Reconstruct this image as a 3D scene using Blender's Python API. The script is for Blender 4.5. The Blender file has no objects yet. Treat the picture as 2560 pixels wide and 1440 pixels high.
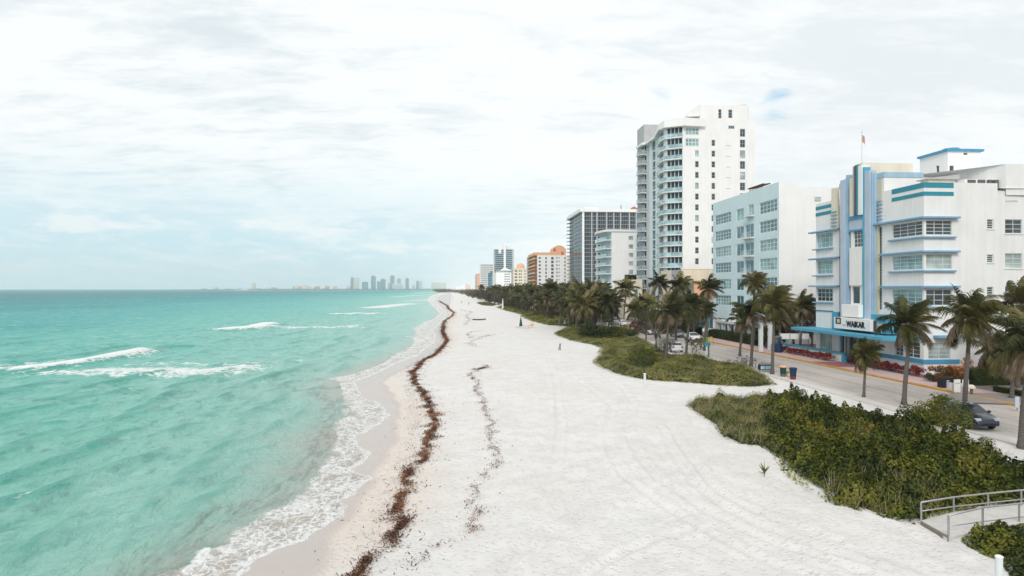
import bpy, math, random
import numpy as np
from mathutils import Vector
random.seed(7); rng = np.random.default_rng(7)
scn = bpy.context.scene; COL = scn.collection
# ---------------------------------------------------------------- camera model
FPX = 1707.0; HZ = 722.0; CAMZ = 10.0; TH = math.radians(4.69)
sT, cT = math.sin(TH), math.cos(TH)
def ray(px):
    k = (px-1280.0)/FPX
    return (sT+k*cT, cT-k*sT)
def G(px, py, z=0.9):                       # ground point seen at a pixel of the photograph
    D = (CAMZ-z)*FPX/(py-HZ); r = ray(px); return (D*r[0], D*r[1])
def AT(px, D):                              # plan position at depth D along a bearing
    r = ray(px); return (D*r[0], D*r[1])
def ZD(py, D): return CAMZ+(HZ-py)*D/FPX
# ---------------------------------------------------------------- mesh building
WL = {}
def tag(o, label=None, cat=None, group=None, kind=None):
    if label: o['label'] = label
    if cat: o['category'] = cat
    if group: o['group'] = group
    if kind: o['kind'] = kind
    return o
def thing(name, label, cat, loc=(0, 0, 0), rz=0.0, group=None):
    o = bpy.data.objects.new(name, None); COL.objects.link(o)
    o.empty_display_size = 0.3
    o.location = loc; o.rotation_euler = (0, 0, rz); WL[o.name] = Vector(loc)
    return tag(o, label, cat, group)
def copy_tree(o, parent=None):
    c = o.copy(); COL.objects.link(c); c.parent = parent
    for ch in o.children: copy_tree(ch, c)
    return c
class MB:
    def __init__(s): s.v = []; s.f = []; s.m = []
    def add(s, vs, fs, m=0):
        b = len(s.v); s.v.extend(vs)
        for f in fs: s.f.append(tuple(i+b for i in f)); s.m.append(m)
    def quad(s, a, b, c, d, m=0): s.add([a, b, c, d], [(0, 1, 2, 3)], m)
    def box(s, x0, x1, y0, y1, z0, z1, m=0):
        s.add([(x0,y0,z0),(x1,y0,z0),(x1,y1,z0),(x0,y1,z0),(x0,y0,z1),(x1,y0,z1),(x1,y1,z1),(x0,y1,z1)],
              [(0,3,2,1),(4,5,6,7),(0,1,5,4),(1,2,6,5),(2,3,7,6),(3,0,4,7)], m)
    def prism(s, poly, z0, z1, m=0, caps=True):   # poly counter-clockwise; z1 may be a list
        n = len(poly); zt = z1 if isinstance(z1, (list, tuple)) else [z1]*n
        vs = [(x, y, z0) for x, y in poly]+[(p[0], p[1], zt[i]) for i, p in enumerate(poly)]
        fs = [(i, (i+1) % n, n+(i+1) % n, n+i) for i in range(n)]
        if caps: fs += [tuple(range(n-1, -1, -1)), tuple(range(n, 2*n))]
        s.add(vs, fs, m)
    def tube(s, pts, rs, n=8, m=0, cap=True):
        pts = [Vector(p) for p in pts]; rings = []
        if not isinstance(rs, (list, tuple)): rs = [rs]*len(pts)
        for i, p in enumerate(pts):
            t = (pts[min(i+1, len(pts)-1)]-pts[max(i-1, 0)])
            if t.length < 1e-9: t = Vector((0, 0, 1))
            t.normalize()
            a = t.cross(Vector((0, 0, 1)))
            if a.length < 1e-3: a = t.cross(Vector((0, 1, 0)))
            a.normalize(); b = t.cross(a)
            rings.append([tuple(p+(a*math.cos(q)+b*math.sin(q))*rs[i]) for q in [2*math.pi*j/n for j in range(n)]])
        vs = [v for r in rings for v in r]; fs = []
        for i in range(len(pts)-1):
            for j in range(n):
                fs.append((i*n+j, (i+1)*n+j, (i+1)*n+(j+1) % n, i*n+(j+1) % n))
        if cap: fs += [tuple(range(n)), tuple(range(len(vs)-1, len(vs)-n-1, -1))]
        s.add(vs, fs, m)
    def lathe(s, c, prof, n=16, m=0):     # prof: (r, z) pairs
        vs = []; fs = []
        for r, z in prof:
            for j in range(n):
                q = 2*math.pi*j/n; vs.append((c[0]+r*math.cos(q), c[1]+r*math.sin(q), c[2]+z))
        for i in range(len(prof)-1):
            for j in range(n): fs.append((i*n+j, i*n+(j+1) % n, (i+1)*n+(j+1) % n, (i+1)*n+j))
        fs += [tuple(range(n-1, -1, -1)), tuple(range(len(vs)-n, len(vs)))]
        s.add(vs, fs, m)
    def build(s, name, mats, parent=None, local=False, smooth=False, bevel=0):
        me = bpy.data.meshes.new(name)
        off = Vector((0, 0, 0))
        if parent is not None and not local: off = WL[parent.name]
        me.from_pydata([(x-off[0], y-off[1], z-off[2]) for x, y, z in s.v], [], s.f)
        if not isinstance(mats, (list, tuple)): mats = [mats]
        for mm in mats: me.materials.append(mm)
        if len(mats) > 1: me.polygons.foreach_set('material_index', s.m)
        if smooth: me.polygons.foreach_set('use_smooth', [True]*len(me.polygons))
        me.update()
        o = bpy.data.objects.new(name, me); COL.objects.link(o)
        o.parent = parent; WL[o.name] = off
        if bevel:
            b = o.modifiers.new('b', 'BEVEL'); b.width = bevel; b.segments = 2; b.limit_method = 'ANGLE'
        return o
def arr_mesh(name, V, F, mat, attrs=None, smooth=False, parent=None):
    V = np.asarray(V, dtype=np.float32); F = np.asarray(F, dtype=np.int32)
    k = F.shape[1]; me = bpy.data.meshes.new(name)
    me.vertices.add(len(V)); me.vertices.foreach_set('co', V.ravel())
    me.loops.add(F.size); me.loops.foreach_set('vertex_index', F.ravel())
    me.polygons.add(len(F)); me.polygons.foreach_set('loop_start', np.arange(0, F.size, k, dtype=np.int32))
    try: me.polygons.foreach_set('loop_total', np.full(len(F), k, dtype=np.int32))
    except Exception: pass
    if smooth: me.polygons.foreach_set('use_smooth', np.ones(len(F), dtype=bool))
    for an, av in (attrs or {}).items():
        a = me.attributes.new(an, 'FLOAT', 'POINT'); a.data.foreach_set('value', np.asarray(av, dtype=np.float32))
    me.materials.append(mat); me.update(calc_edges=True)
    o = bpy.data.objects.new(name, me); COL.objects.link(o); o.parent = parent
    WL[o.name] = Vector((0, 0, 0)); return o
# ---------------------------------------------------------------- materials
def srgb(r, g, b):
    f = lambda c: (c/255/12.92) if c/255 <= .04045 else ((c/255+.055)/1.055)**2.4
    return (f(r), f(g), f(b), 1)
class N:
    def __init__(s, name):
        s.mat = bpy.data.materials.new(name); s.mat.use_nodes = True
        s.t = s.mat.node_tree; s.n = s.t.nodes; s.l = s.t.links
        s.bsdf = s.n['Principled BSDF']; s.out = s.n['Material Output']
    def new(s, ty, **kw):
        x = s.n.new(ty)
        for k, v in kw.items():
            if hasattr(x, k): setattr(x, k, v)
            else: x.inputs[k.replace('_', ' ')].default_value = v
        return x
    def link(s, a, b): s.l.new(a, b)
    def pos(s, scale=(1, 1, 1), world=True):
        mp = s.new('ShaderNodeMapping'); mp.inputs['Scale'].default_value = scale
        if world: s.link(s.new('ShaderNodeNewGeometry').outputs['Position'], mp.inputs[0])
        else: s.link(s.new('ShaderNodeTexCoord').outputs['Object'], mp.inputs[0])
        return mp.outputs[0]
    def noise(s, vec, scale, detail=4, rough=.55):
        x = s.new('ShaderNodeTexNoise'); x.inputs['Scale'].default_value = scale
        x.inputs['Detail'].default_value = detail; x.inputs['Roughness'].default_value = rough
        s.link(vec, x.inputs['Vector']); return x.outputs['Fac']
    def ramp(s, fac, stops, interp='LINEAR'):
        x = s.new('ShaderNodeValToRGB'); cr = x.color_ramp; cr.interpolation = interp
        while len(cr.elements) < len(stops): cr.elements.new(.5)
        for e, (p, c) in zip(cr.elements, stops):
            e.position = p; e.color = c if len(c) == 4 else (*c, 1)
        s.link(fac, x.inputs[0]); return x.outputs[0]
    def mix(s, fac, a, b, blend='MIX'):
        x = s.new('ShaderNodeMix', data_type='RGBA', blend_type=blend)
        for i, v in ((0, fac), (6, a), (7, b)):
            if isinstance(v, (int, float, tuple)): x.inputs[i].default_value = v
            else: s.link(v, x.inputs[i])
        return x.outputs[2]
    def math(s, op, a, b=0.0, c=None, clamp=False):
        x = s.new('ShaderNodeMath', operation=op, use_clamp=clamp)
        for i, v in enumerate((a, b) if c is None else (a, b, c)):
            if isinstance(v, (int, float)): x.inputs[i].default_value = v
            else: s.link(v, x.inputs[i])
        return x.outputs[0]
    def attr(s, name):
        x = s.new('ShaderNodeAttribute', attribute_name=name); return x.outputs['Fac']
    def sstep(s, v, a, b):
        x = s.new('ShaderNodeMapRange', interpolation_type='SMOOTHSTEP')
        s.link(v, x.inputs[0]); x.inputs[1].default_value = a; x.inputs[2].default_value = b
        return x.outputs[0]
    def bump(s, h, strength=.3, dist=.05, prev=None):
        x = s.new('ShaderNodeBump'); x.inputs['Strength'].default_value = strength; x.inputs['Distance'].default_value = dist
        s.link(h, x.inputs['Height'])
        if prev is not None: s.link(prev, x.inputs['Normal'])
        return x.outputs[0]
    def col(s, c): s._set('Base Color', c); return s
    def _set(s, k, v):
        if isinstance(v, (int, float, tuple)): s.bsdf.inputs[k].default_value = v
        else: s.link(v, s.bsdf.inputs[k])
def paint(name, c, rough=.7, var=.10, scale=.6, bump=.0, streak=True, metal=0, spec=.3):
    """painted or plain surface: base colour with weathering mottling and faint rain streaks"""
    n = N(name); p = n.pos()
    a = n.noise(p, scale, 5); b = n.noise(n.pos((2.2, 2.2, .12)), 1.0, 4) if streak else n.noise(p, scale*5, 3)
    w = n.math('ADD', n.math('MULTIPLY', a, .6), n.math('MULTIPLY', b, .5))
    d = n.sstep(w, .42, .72)
    cc = n.mix(n.math('MULTIPLY', d, var*3), c, tuple(x*.62 for x in c[:3])+(1,))
    n._set('Base Color', cc); n._set('Roughness', rough); n._set('Metallic', metal); n._set('Specular IOR Level', spec)
    if bump: n._set('Normal', n.bump(n.noise(p, 9, 4), bump, .02))
    return n.mat
def glass(name, c, rough=.06, spec=.6):
    n = N(name); p = n.pos((1, 1, 1)); v = n.noise(p, .55, 2)
    n._set('Base Color', n.mix(n.sstep(v, .35, .7), c, tuple(min(1, x*1.9+.012) for x in c[:3])+(1,)))
    n._set('Roughness', rough); n._set('Specular IOR Level', spec); n._set('IOR', 1.5)
    n._set('Normal', n.bump(n.noise(p, .8, 2), .05, .05)); return n.mat
M = {}
M['white'] = paint('white_render', (.765, .768, .76, 1), .8, .08, .35, .15)
M['white2'] = paint('bright_white_render', (.81, .81, .80, 1), .8, .06, .3, .1)
M['aqua'] = paint('pale_aqua_render', (.60, .735, .765, 1), .8, .07, .3, .1)
M['cream'] = paint('cream_render', (.72, .66, .54, 1), .8, .1, .4, .1)
M['panelcream'] = paint('sand_yellow_panel', (.58, .55, .40, 1), .8, .08)
M['blue'] = paint('sky_blue_paint', (.33, .49, .63, 1), .6, .14)
M['blued'] = paint('strong_blue_paint', (.07, .30, .50, 1), .6, .1)
M['blueb'] = paint('bright_blue_paint', (.08, .35, .50, 1), .55, .1)
M['teal'] = paint('teal_paint', (.03, .25, .33, 1), .6, .1)
M['ledge'] = paint('dusty_blue_paint', (.20, .37, .52, 1), .6, .1)
M['lilac'] = paint('pale_lilac_blue_paint', (.45, .53, .63, 1), .7, .1)
M['grey'] = paint('light_grey_render', (.45, .45, .46, 1), .8, .1)
M['greyd'] = paint('dark_grey', (.12, .125, .13, 1), .7, .1)
M['orange'] = paint('orange_render', (.62, .27, .10, 1), .8, .1)
M['orangel'] = paint('peach_render', (.75, .42, .25, 1), .8, .1)
M['terra'] = paint('terracotta_tile', (.45, .14, .06, 1), .8, .15)
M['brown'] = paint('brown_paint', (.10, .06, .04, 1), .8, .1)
M['frame'] = paint('window_frame_white', (.62, .66, .66, 1), .5, .03)
M['framed'] = paint('window_frame_grey', (.32, .36, .38, 1), .5, .03)
M['gl_dark'] = glass('dark_window_glass', (.022, .035, .04, 1))
M['gl_teal'] = glass('teal_window_glass', (.03, .12, .14, 1))
M['gl_blue'] = glass('blue_curtain_glass', (.02, .09, .13, 1))
M['gl_cur'] = glass('curtained_window_glass', (.26, .32, .31, 1), .12, .4)
M['gl_curt'] = glass('green_curtained_glass', (.14, .26, .27, 1), .12, .4)
M['gl_high'] = glass('deep_teal_high_rise_glass', (.008, .03, .045, 1), .1, .35)
M['greym'] = paint('mid_grey_render', (.24, .25, .26, 1), .8, .1)
M['rail'] = paint('galvanised_steel', (.42, .41, .42, 1), .42, .12, 2, 0, False, .6, .5)
M['railg'] = glass('balcony_rail_glass', (.22, .34, .37, 1), .1, .5)
M['black'] = paint('black_rubber', (.02, .02, .022, 1), .8, .1, 3, 0, False)
M['trunkw'] = paint('white_bark', (.5, .48, .45, 1), .9, .2, 3, .3, False)
# bark
n = N('palm_bark'); p = n.pos((1, 1, 1))
wv = n.new('ShaderNodeTexWave', wave_type='BANDS', bands_direction='Z'); wv.inputs['Scale'].default_value = 2.6
wv.inputs['Distortion'].default_value = 3; wv.inputs['Detail'].default_value = 3; n.link(p, wv.inputs['Vector'])
nz = n.noise(p, 7, 4)
n._set('Base Color', n.mix(nz, n.mix(wv.outputs['Fac'], (.07, .066, .066, 1), (.17, .162, .158, 1)), (.09, .075, .06, 1)))
n._set('Roughness', .9); n._set('Normal', n.bump(wv.outputs['Fac'], .6, .03)); M['bark'] = n.mat
n = N('twig_bark'); p = n.pos(); n._set('Base Color', n.mix(n.noise(p, 5, 3), (.10, .085, .07, 1), (.26, .23, .20, 1))); n._set('Roughness', .9); M['twig'] = n.mat
def foliage(name, stops, scale=.5, trans=.25, rough=.55, spec=.25):
    """leaf material: colour from a per-leaf random value plus plant-scale patches, lets some light through"""
    n = N(name); p = n.pos()
    big = n.noise(p, scale, 3); r = n.attr('rnd')
    f = n.math('ADD', n.math('MULTIPLY', r, .52), n.math('MULTIPLY', n.sstep(big, .36, .64), .48))
    c = n.ramp(f, stops); n._set('Base Color', c); n._set('Roughness', rough); n._set('Specular IOR Level', spec)
    tr = n.new('ShaderNodeBsdfTranslucent'); n.link(c, tr.inputs[0])
    mx = n.new('ShaderNodeMixShader'); mx.inputs[0].default_value = trans
    n.link(n.bsdf.outputs[0], mx.inputs[1]); n.link(tr.outputs[0], mx.inputs[2]); n.link(mx.outputs[0], n.out.inputs[0])
    return n.mat
M['grape'] = foliage('sea_grape_leaf', [(0, (.012, .022, .005)), (.28, (.03, .05, .008)), (.50, (.08, .098, .010)), (.74, (.17, .175, .022)), (.92, (.26, .22, .05)), (1, (.36, .15, .06))], .45)
M['dune'] = foliage('dune_leaf', [(0, (.055, .065, .014)), (.3, (.12, .14, .024)), (.6, (.26, .255, .05)), (1, (.46, .38, .14))], .55)
M['dry'] = foliage('dry_dune_stalk', [(0, (.14, .12, .07)), (.5, (.28, .24, .15)), (1, (.45, .40, .28))], .4)
M['bush'] = foliage('dark_bush_leaf', [(0, (.006, .014, .005)), (.5, (.022, .04, .01)), (.9, (.07, .085, .018)), (1, (.15, .12, .03))], .5)
M['palm'] = foliage('palm_frond', [(0, (.010, .014, .005)), (.35, (.034, .042, .012)), (.62, (.085, .085, .022)), (.84, (.17, .145, .05)), (1, (.27, .21, .11))], .22, .2)
M['palmdry'] = foliage('dry_palm_frond', [(0, (.09, .06, .035)), (.5, (.17, .12, .075)), (1, (.36, .29, .20))], .8, .2)
M['tree'] = foliage('coast_tree_leaf', [(0, (.010, .015, .006)), (.4, (.055, .056, .02)), (.75, (.13, .10, .045)), (1, (.22, .16, .09))], .09)
M['croton'] = foliage('red_croton_leaf', [(0, (.05, .015, .015)), (.4, (.22, .02, .03)), (.7, (.30, .04, .04)), (.88, (.10, .12, .03)), (1, (.45, .16, .05))], .8)
M['crotono'] = foliage('orange_croton_leaf', [(0, (.05, .04, .01)), (.35, (.22, .09, .012)), (.7, (.55, .16, .02)), (1, (.62, .28, .04))], .5)
M['hedge'] = foliage('hedge_leaf', [(0, (.008, .016, .006)), (.6, (.025, .045, .012)), (1, (.08, .10, .02))], .8)
M['yellowp'] = foliage('yellow_palm_leaf', [(0, (.05, .05, .01)), (.5, (.16, .14, .02)), (1, (.30, .22, .05))], .8)
M['weed'] = foliage('sargassum_weed', [(0, (.03, .012, .006)), (.45, (.10, .036, .013)), (.8, (.22, .085, .028)), (1, (.36, .19, .07))], .6, .1)
M['shade'] = paint('leaf_litter', (.05, .045, .03, 1), .95, .2, 1.5, 0, False, 0, .1)
# ---------------------------------------------------------------- camera, sky, sun
cam = bpy.data.cameras.new('camera'); camo = bpy.data.objects.new('camera', cam); COL.objects.link(camo)
camo.location = (0, 0, CAMZ); camo.rotation_euler = (math.pi/2, 0, -TH)
cam.lens = 24.0; cam.sensor_width = 36; cam.shift_y = 2.0/2560; cam.clip_start = .5; cam.clip_end = 30000
scn.camera = camo
w = bpy.data.worlds.new('World'); scn.world = w; w.use_nodes = True
wt = w.node_tree; wn = wt.nodes; wl = wt.links
bg = wn['Background']; SUN_EL = math.radians(34); SUN_AZ = math.radians(198)   # azimuth clockwise from +Y
sky = wn.new('ShaderNodeTexSky'); sky.sky_type = 'NISHITA'; sky.sun_disc = False
sky.sun_elevation = SUN_EL; sky.sun_rotation = SUN_AZ; sky.air_density = 1.2; sky.dust_density = .6; sky.ozone_density = 1.5
def wmath(op, a, b=0.0, c=None, clamp=False):
    x = wn.new('ShaderNodeMath'); x.operation = op; x.use_clamp = clamp
    for i, v in enumerate((a, b) if c is None else (a, b, c)):
        if isinstance(v, (int, float)): x.inputs[i].default_value = v
        else: wl.new(v, x.inputs[i])
    return x.outputs[0]
def wstep(v, a, b, lo=0., hi=1.):
    x = wn.new('ShaderNodeMapRange'); x.interpolation_type = 'SMOOTHSTEP'
    wl.new(v, x.inputs[0]); x.inputs[1].default_value = a; x.inputs[2].default_value = b
    x.inputs[3].default_value = lo; x.inputs[4].default_value = hi; return x.outputs[0]
def wmix(f, a, b):
    x = wn.new('ShaderNodeMix'); x.data_type = 'RGBA'
    for i, v in ((0, f), (6, a), (7, b)):
        if isinstance(v, (int, float, tuple)): x.inputs[i].default_value = v
        else: wl.new(v, x.inputs[i])
    return x.outputs[2]
tc = wn.new('ShaderNodeTexCoord'); sep = wn.new('ShaderNodeSeparateXYZ'); wl.new(tc.outputs['Generated'], sep.inputs[0])
dz = wmath('MAXIMUM', sep.outputs[2], 0.0)
den = wmath('ADD', dz, .14)
cmb = wn.new('ShaderNodeCombineXYZ'); wl.new(wmath('DIVIDE', sep.outputs[0], den), cmb.inputs[0]); wl.new(wmath('DIVIDE', sep.outputs[1], den), cmb.inputs[1])
def wnoise(scale, det, ro, loc=(0, 0, 0), sc=(1, 1, 1), rz=0, dist=0):
    mp = wn.new('ShaderNodeMapping'); mp.inputs['Location'].default_value = loc; mp.inputs['Scale'].default_value = sc
    mp.inputs['Rotation'].default_value = (0, 0, rz); wl.new(cmb.outputs[0], mp.inputs[0])
    x = wn.new('ShaderNodeTexNoise'); x.inputs['Scale'].default_value = scale; x.inputs['Detail'].default_value = det
    x.inputs['Roughness'].default_value = ro; x.inputs['Distortion'].default_value = dist; wl.new(mp.outputs[0], x.inputs['Vector']); return x.outputs['Fac']
def wlobe(px, py, r0, r1):      # a soft patch of sky round one fixed compass bearing and height
    k = (px-1280)/FPX; d = Vector((sT+k*cT, cT-k*sT, (HZ-py)/FPX)).normalized()
    v = wn.new('ShaderNodeVectorMath'); v.operation = 'DISTANCE'; nv = wn.new('ShaderNodeVectorMath'); nv.operation = 'NORMALIZE'
    wl.new(tc.outputs['Generated'], nv.inputs[0]); wl.new(nv.outputs[0], v.inputs[0]); v.inputs[1].default_value = d
    return wstep(v.outputs['Value'], r0, r1, 1., 0.)
n1 = wnoise(.75, 7, .52, (3.1, 1.7, 0), (1, 1.5, 1), .5, .3)
n2 = wnoise(2.6, 8, .58, (7, 2, 0), (1, 1.9, 1), .35, .4)
n3 = wnoise(.35, 3, .5, (1, 5, 0))
n4 = wnoise(6.5, 8, .62, (4, 8, 0), (1, 2.3, 1), .45, .5)
cov = wmath('ADD', wmath('ADD', wmath('MULTIPLY', n1, .42), wmath('MULTIPLY', n2, .38)), wmath('MULTIPLY', n4, .26))
cov = wmath('ADD', cov, wmath('MULTIPLY', wmath('SUBTRACT', n3, .5), .45))
rightw = wstep(sep.outputs[0], -.35, .45)                       # cloud deck brightest inland, thinner over the sea
white = (12.0, 12.2, 12.2, 1); greyc = (9.1, 9.95, 10.35, 1); thin = (7.3, 9.9, 11.0, 1)
deck = wmix(wstep(cov, .40, .57), greyc, white)
deck = wmix(wmath('MULTIPLY', rightw, .30), deck, white)
nb = wnoise(3.6, 6, .55, (11, 4, 0), (1, 1.2, 1), .2, .5)
lob = wlobe(1955, 226, .0, .075); lob2 = wlobe(1660, 262, .0, .06); lob3 = wlobe(2250, 300, .0, .2)
gap = wmath('ADD', wmath('MULTIPLY', lob, .30), wmath('MULTIPLY', lob2, .22))
gapm = wstep(wmath('ADD', nb, gap), .70, .95)
deck = wmix(wmath('MULTIPLY', lob3, .3), deck, (9.2, 9.6, 9.8, 1))
skyc = wmix(.55, sky.outputs[0], (5.6, 10.2, 13.2, 1))
# towards the sea horizon the deck breaks up and the pale blue air shows
hor = wstep(sep.outputs[2], .035, .20, 1., 0.)
sea_side = wstep(sep.outputs[0], .35, -.25)
lowc = wnoise(3.5, 7, .6, (2, 9, 0), (1, .6, 1), 0, .3)
lowband = wmix(wstep(lowc, .45, .72), thin, (9.6, 11.1, 11.6, 1))
thinm = wmath('MULTIPLY', hor, wmath('ADD', wmath('MULTIPLY', sea_side, .8), .3), None, True)
c1 = wmix(thinm, deck, lowband)
mpl = wn.new('ShaderNodeMapping'); mpl.inputs['Scale'].default_value = (5, 5, 19); mpl.inputs['Location'].default_value = (2.2, 0, .3); wl.new(tc.outputs['Generated'], mpl.inputs[0])
pf = wn.new('ShaderNodeTexNoise'); pf.inputs['Scale'].default_value = 1.5; pf.inputs['Detail'].default_value = 8; pf.inputs['Roughness'].default_value = .6; wl.new(mpl.outputs[0], pf.inputs['Vector'])
pb = wmath('MULTIPLY', wstep(sep.outputs[2], .015, .05), wstep(sep.outputs[2], .085, .13, 1., 0.))
puff = wmath('MULTIPLY', wmath('MULTIPLY', wstep(pf.outputs['Fac'], .50, .62), pb), .75); c1 = wmix(puff, c1, (11.6, 11.9, 12.0, 1))
big = wn.new('ShaderNodeTexNoise'); big.inputs['Scale'].default_value = 2.6; big.inputs['Detail'].default_value = 9; big.inputs['Roughness'].default_value = .6; wl.new(tc.outputs['Generated'], big.inputs['Vector'])
sh_ = wmath('MULTIPLY', wmath('MULTIPLY', wstep(big.outputs['Fac'], .46, .62), wstep(sep.outputs[0], .25, .6)), wstep(sep.outputs[2], .5, .25)); c1 = wmix(wmath('MULTIPLY', sh_, .55), c1, (9.6, 10.1, 10.4, 1))
c2 = wmix(gapm, c1, skyc)
c3 = wmix(.06, c2, sky.outputs[0])
wl.new(c3, bg.inputs[0]); bg.inputs[1].default_value = .088
sl = bpy.data.lights.new('sun', 'SUN'); sl.energy = 1.9; sl.angle = math.radians(18); sl.color = (1, .955, .90)
so = bpy.data.objects.new('sun', sl); COL.objects.link(so)
sd = Vector((math.sin(SUN_AZ)*math.cos(SUN_EL), math.cos(SUN_AZ)*math.cos(SUN_EL), math.sin(SUN_EL)))
so.rotation_euler = sd.to_track_quat('Z', 'Y').to_euler()
scn.view_settings.view_transform = 'Standard'; scn.view_settings.look = 'None'; scn.view_settings.exposure = 0; scn.view_settings.gamma = 1
scn.cycles.max_bounces = 6; scn.cycles.transparent_max_bounces = 8; scn.cycles.volume_bounces = 2
scn.cycles.use_adaptive_sampling = True; scn.cycles.use_denoising = True
# haze
hz = MB(); hz.box(-9500, 9500, -600, 12800, -9, 330); hm = bpy.data.materials.new('haze_air'); hm.use_nodes = True
hn = hm.node_tree; hn.nodes.remove(hn.nodes['Principled BSDF']); pv = hn.nodes.new('ShaderNodeVolumePrincipled')
pv.inputs['Color'].default_value = (.92, .98, 1, 1); pv.inputs['Density'].default_value = 1.0e-4; pv.inputs['Anisotropy'].default_value = .1
hn.links.new(pv.outputs[0], hn.nodes['Material Output'].inputs['Volume'])
tag(hz.build('haze', hm), 'pale sea haze over the far bay', 'haze', None, 'stuff')
# ---------------------------------------------------------------- shoreline curves (plan view)
def curve(pts, z=0.0):
    P = sorted([G(x, y, z)[::-1] for x, y in pts]); ys = np.array([p[0] for p in P]); xs = np.array([p[1] for p in P])
    return ys, xs
edge_px = [(588,1440),(642,1400),(720,1364),(798,1328),(841,1295),(872,1266),(856,1254),(885,1232),(913,1209),(928,1194),(881,1175),(905,1155),(930,1138),(900,1115),(881,1097),(935,1068),(975,1039),(949,1007),(906,996),(894,970),(885,955),(931,938),(962,923),(995,906),(1044,889),(1058,876),(1086,856),(1089,837),(1080,826),(1104,806),(1112,797),(1118,783),(1100,765),(1088,752),(1092,745),(1105,738),(1122,732),(1135,728)]
foam_px = [(420,1440),(490,1412),(560,1358),(620,1315),(680,1283),(733,1263),(754,1234),(790,1195),(816,1162),(835,1122),(846,1090),(838,1064),(862,1048),(862,1025),(856,981),(850,956),(818,948),(880,936),(925,921),(965,905),(990,885),(1030,866),(1035,845),(1040,832),(1035,822),(1060,805),(1085,797),(1098,783),(1080,765),(1068,752),(1070,745),(1080,738),(1100,732),(1120,728)]
ey, ex = curve(edge_px); fy, fx = curve(foam_px)
eys = np.concatenate([[-400, ey[0]-9], ey, [9000, 14000]]); exs = np.concatenate([[-40, ex[0]-3.2], ex, [-60, -400]])
fys = np.concatenate([[-400, fy[0]-9], fy, [9000, 14000]]); fxs = np.concatenate([[-48, fx[0]-4.5], fx, [-260, -800]])
def sm_interp(y, ys, xs):
    return np.interp(y, ys, xs)
def Eat(x, y):
    """waterline position at y, with lacy small-scale wobble"""
    e = sm_interp(y, eys, exs); lod = np.clip(1-y/160, 0, 1)
    return e + lod*(.16*np.sin(y*2.1+.6*np.sin(y*.9))+.10*np.sin(y*4.3+1.7)+.05*np.sin(y*9.1))
def Fat(x, y): return np.minimum(sm_interp(y, fys, fxs), Eat(x, y)-.5)
# ground height
TR = []   # tyre tracks: polylines in plan
for pts in ([(1540,985),(1525,1030),(1515,1075),(1525,1120),(1560,1180),(1630,1230),(1720,1290),(1830,1350),(1960,1410),(2060,1440)],
            [(1580,1010),(1565,1050),(1570,1080),(1595,1130),(1650,1190),(1740,1250),(1850,1310),(2000,1370),(2160,1430)],
            [(1655,1065),(1680,1120),(1710,1165),(1745,1210),(1800,1250),(1900,1300),(2040,1360),(2220,1420)],
            [(1670,1060),(1700,1105),(1745,1160),(1780,1210),(1830,1240),(1950,1290),(2100,1345)],
            [(1380,905),(1440,945),(1500,985),(1545,1025)], [(1430,900),(1500,930),(1560,970),(1585,1010)],
            [(1420,1440),(1520,1380),(1650,1330),(1790,1300)], [(1250,1440),(1330,1300),(1380,1180),(1400,1060),(1390,960),(1370,890)]):
    TR.append(np.array([G(*p) for p in pts]))
def seg_dist(x, y, P):
    d = np.full(x.shape, 1e9)
    for a, b in zip(P[:-1], P[1:]):
        ax, ay = a[0], a[1]; bx, by = b[0]-ax, b[1]-ay; L = bx*bx+by*by+1e-9
        t = np.clip(((x-ax)*bx+(y-ay)*by)/L, 0, 1); d = np.minimum(d, np.hypot(x-ax-t*bx, y-ay-t*by))
    return d
def sinfield(x, y, seed, lam, n=7):
    r = np.random.default_rng(seed); s = 0
    for i in range(n):
        a = r.uniform(0, 2*np.pi); k = 2*np.pi/(lam*r.uniform(.6, 1.6)); s = s+np.sin(k*(x*np.cos(a)+y*np.sin(a))+r.uniform(0, 6.28))
    return s/math.sqrt(n/2)
def ground_z(x, y):
    x = np.asarray(x, float); y = np.asarray(y, float)
    s = x-Eat(x, y); z = np.where(s < 0, np.maximum(s*.16, -3.2), .9*(1-np.exp(-s/11.0)))
    far = np.clip((y-300)/1500, 0, 1); z = np.where(s < 0, z, z*(1-.2*far))
    return z
def gz(x, y): return float(ground_z(np.array([x]), np.array([y]))[0])
def polar(a0, a1, da, r0, r1, q):
    A = np.arange(math.radians(a0), math.radians(a1), math.radians(da)); R = [r0]
    while R[-1] < r1: R.append(R[-1]*q)
    R = np.array(R); rr, aa = np.meshgrid(R, A+TH, indexing='ij')
    return rr*np.sin(aa), rr*np.cos(aa), rr, len(R), len(A)
def grid_mesh(name, X, Y, Z, nr, na, keep, mat, attrs):
    idx = np.arange(nr*na).reshape(nr, na)
    F = np.stack([idx[:-1, :-1], idx[:-1, 1:], idx[1:, 1:], idx[1:, :-1]], -1).reshape(-1, 4)[:, ::-1]
    k = keep.ravel(); F = F[k[F].any(1)]
    used = np.zeros(nr*na, bool); used[F.ravel()] = True; re = np.cumsum(used)-1
    V = np.stack([X.ravel(), Y.ravel(), Z.ravel()], 1)[used]
    return arr_mesh(name, V, re[F], mat, {a: v.ravel()[used] for a, v in attrs.items()}, True)
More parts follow.
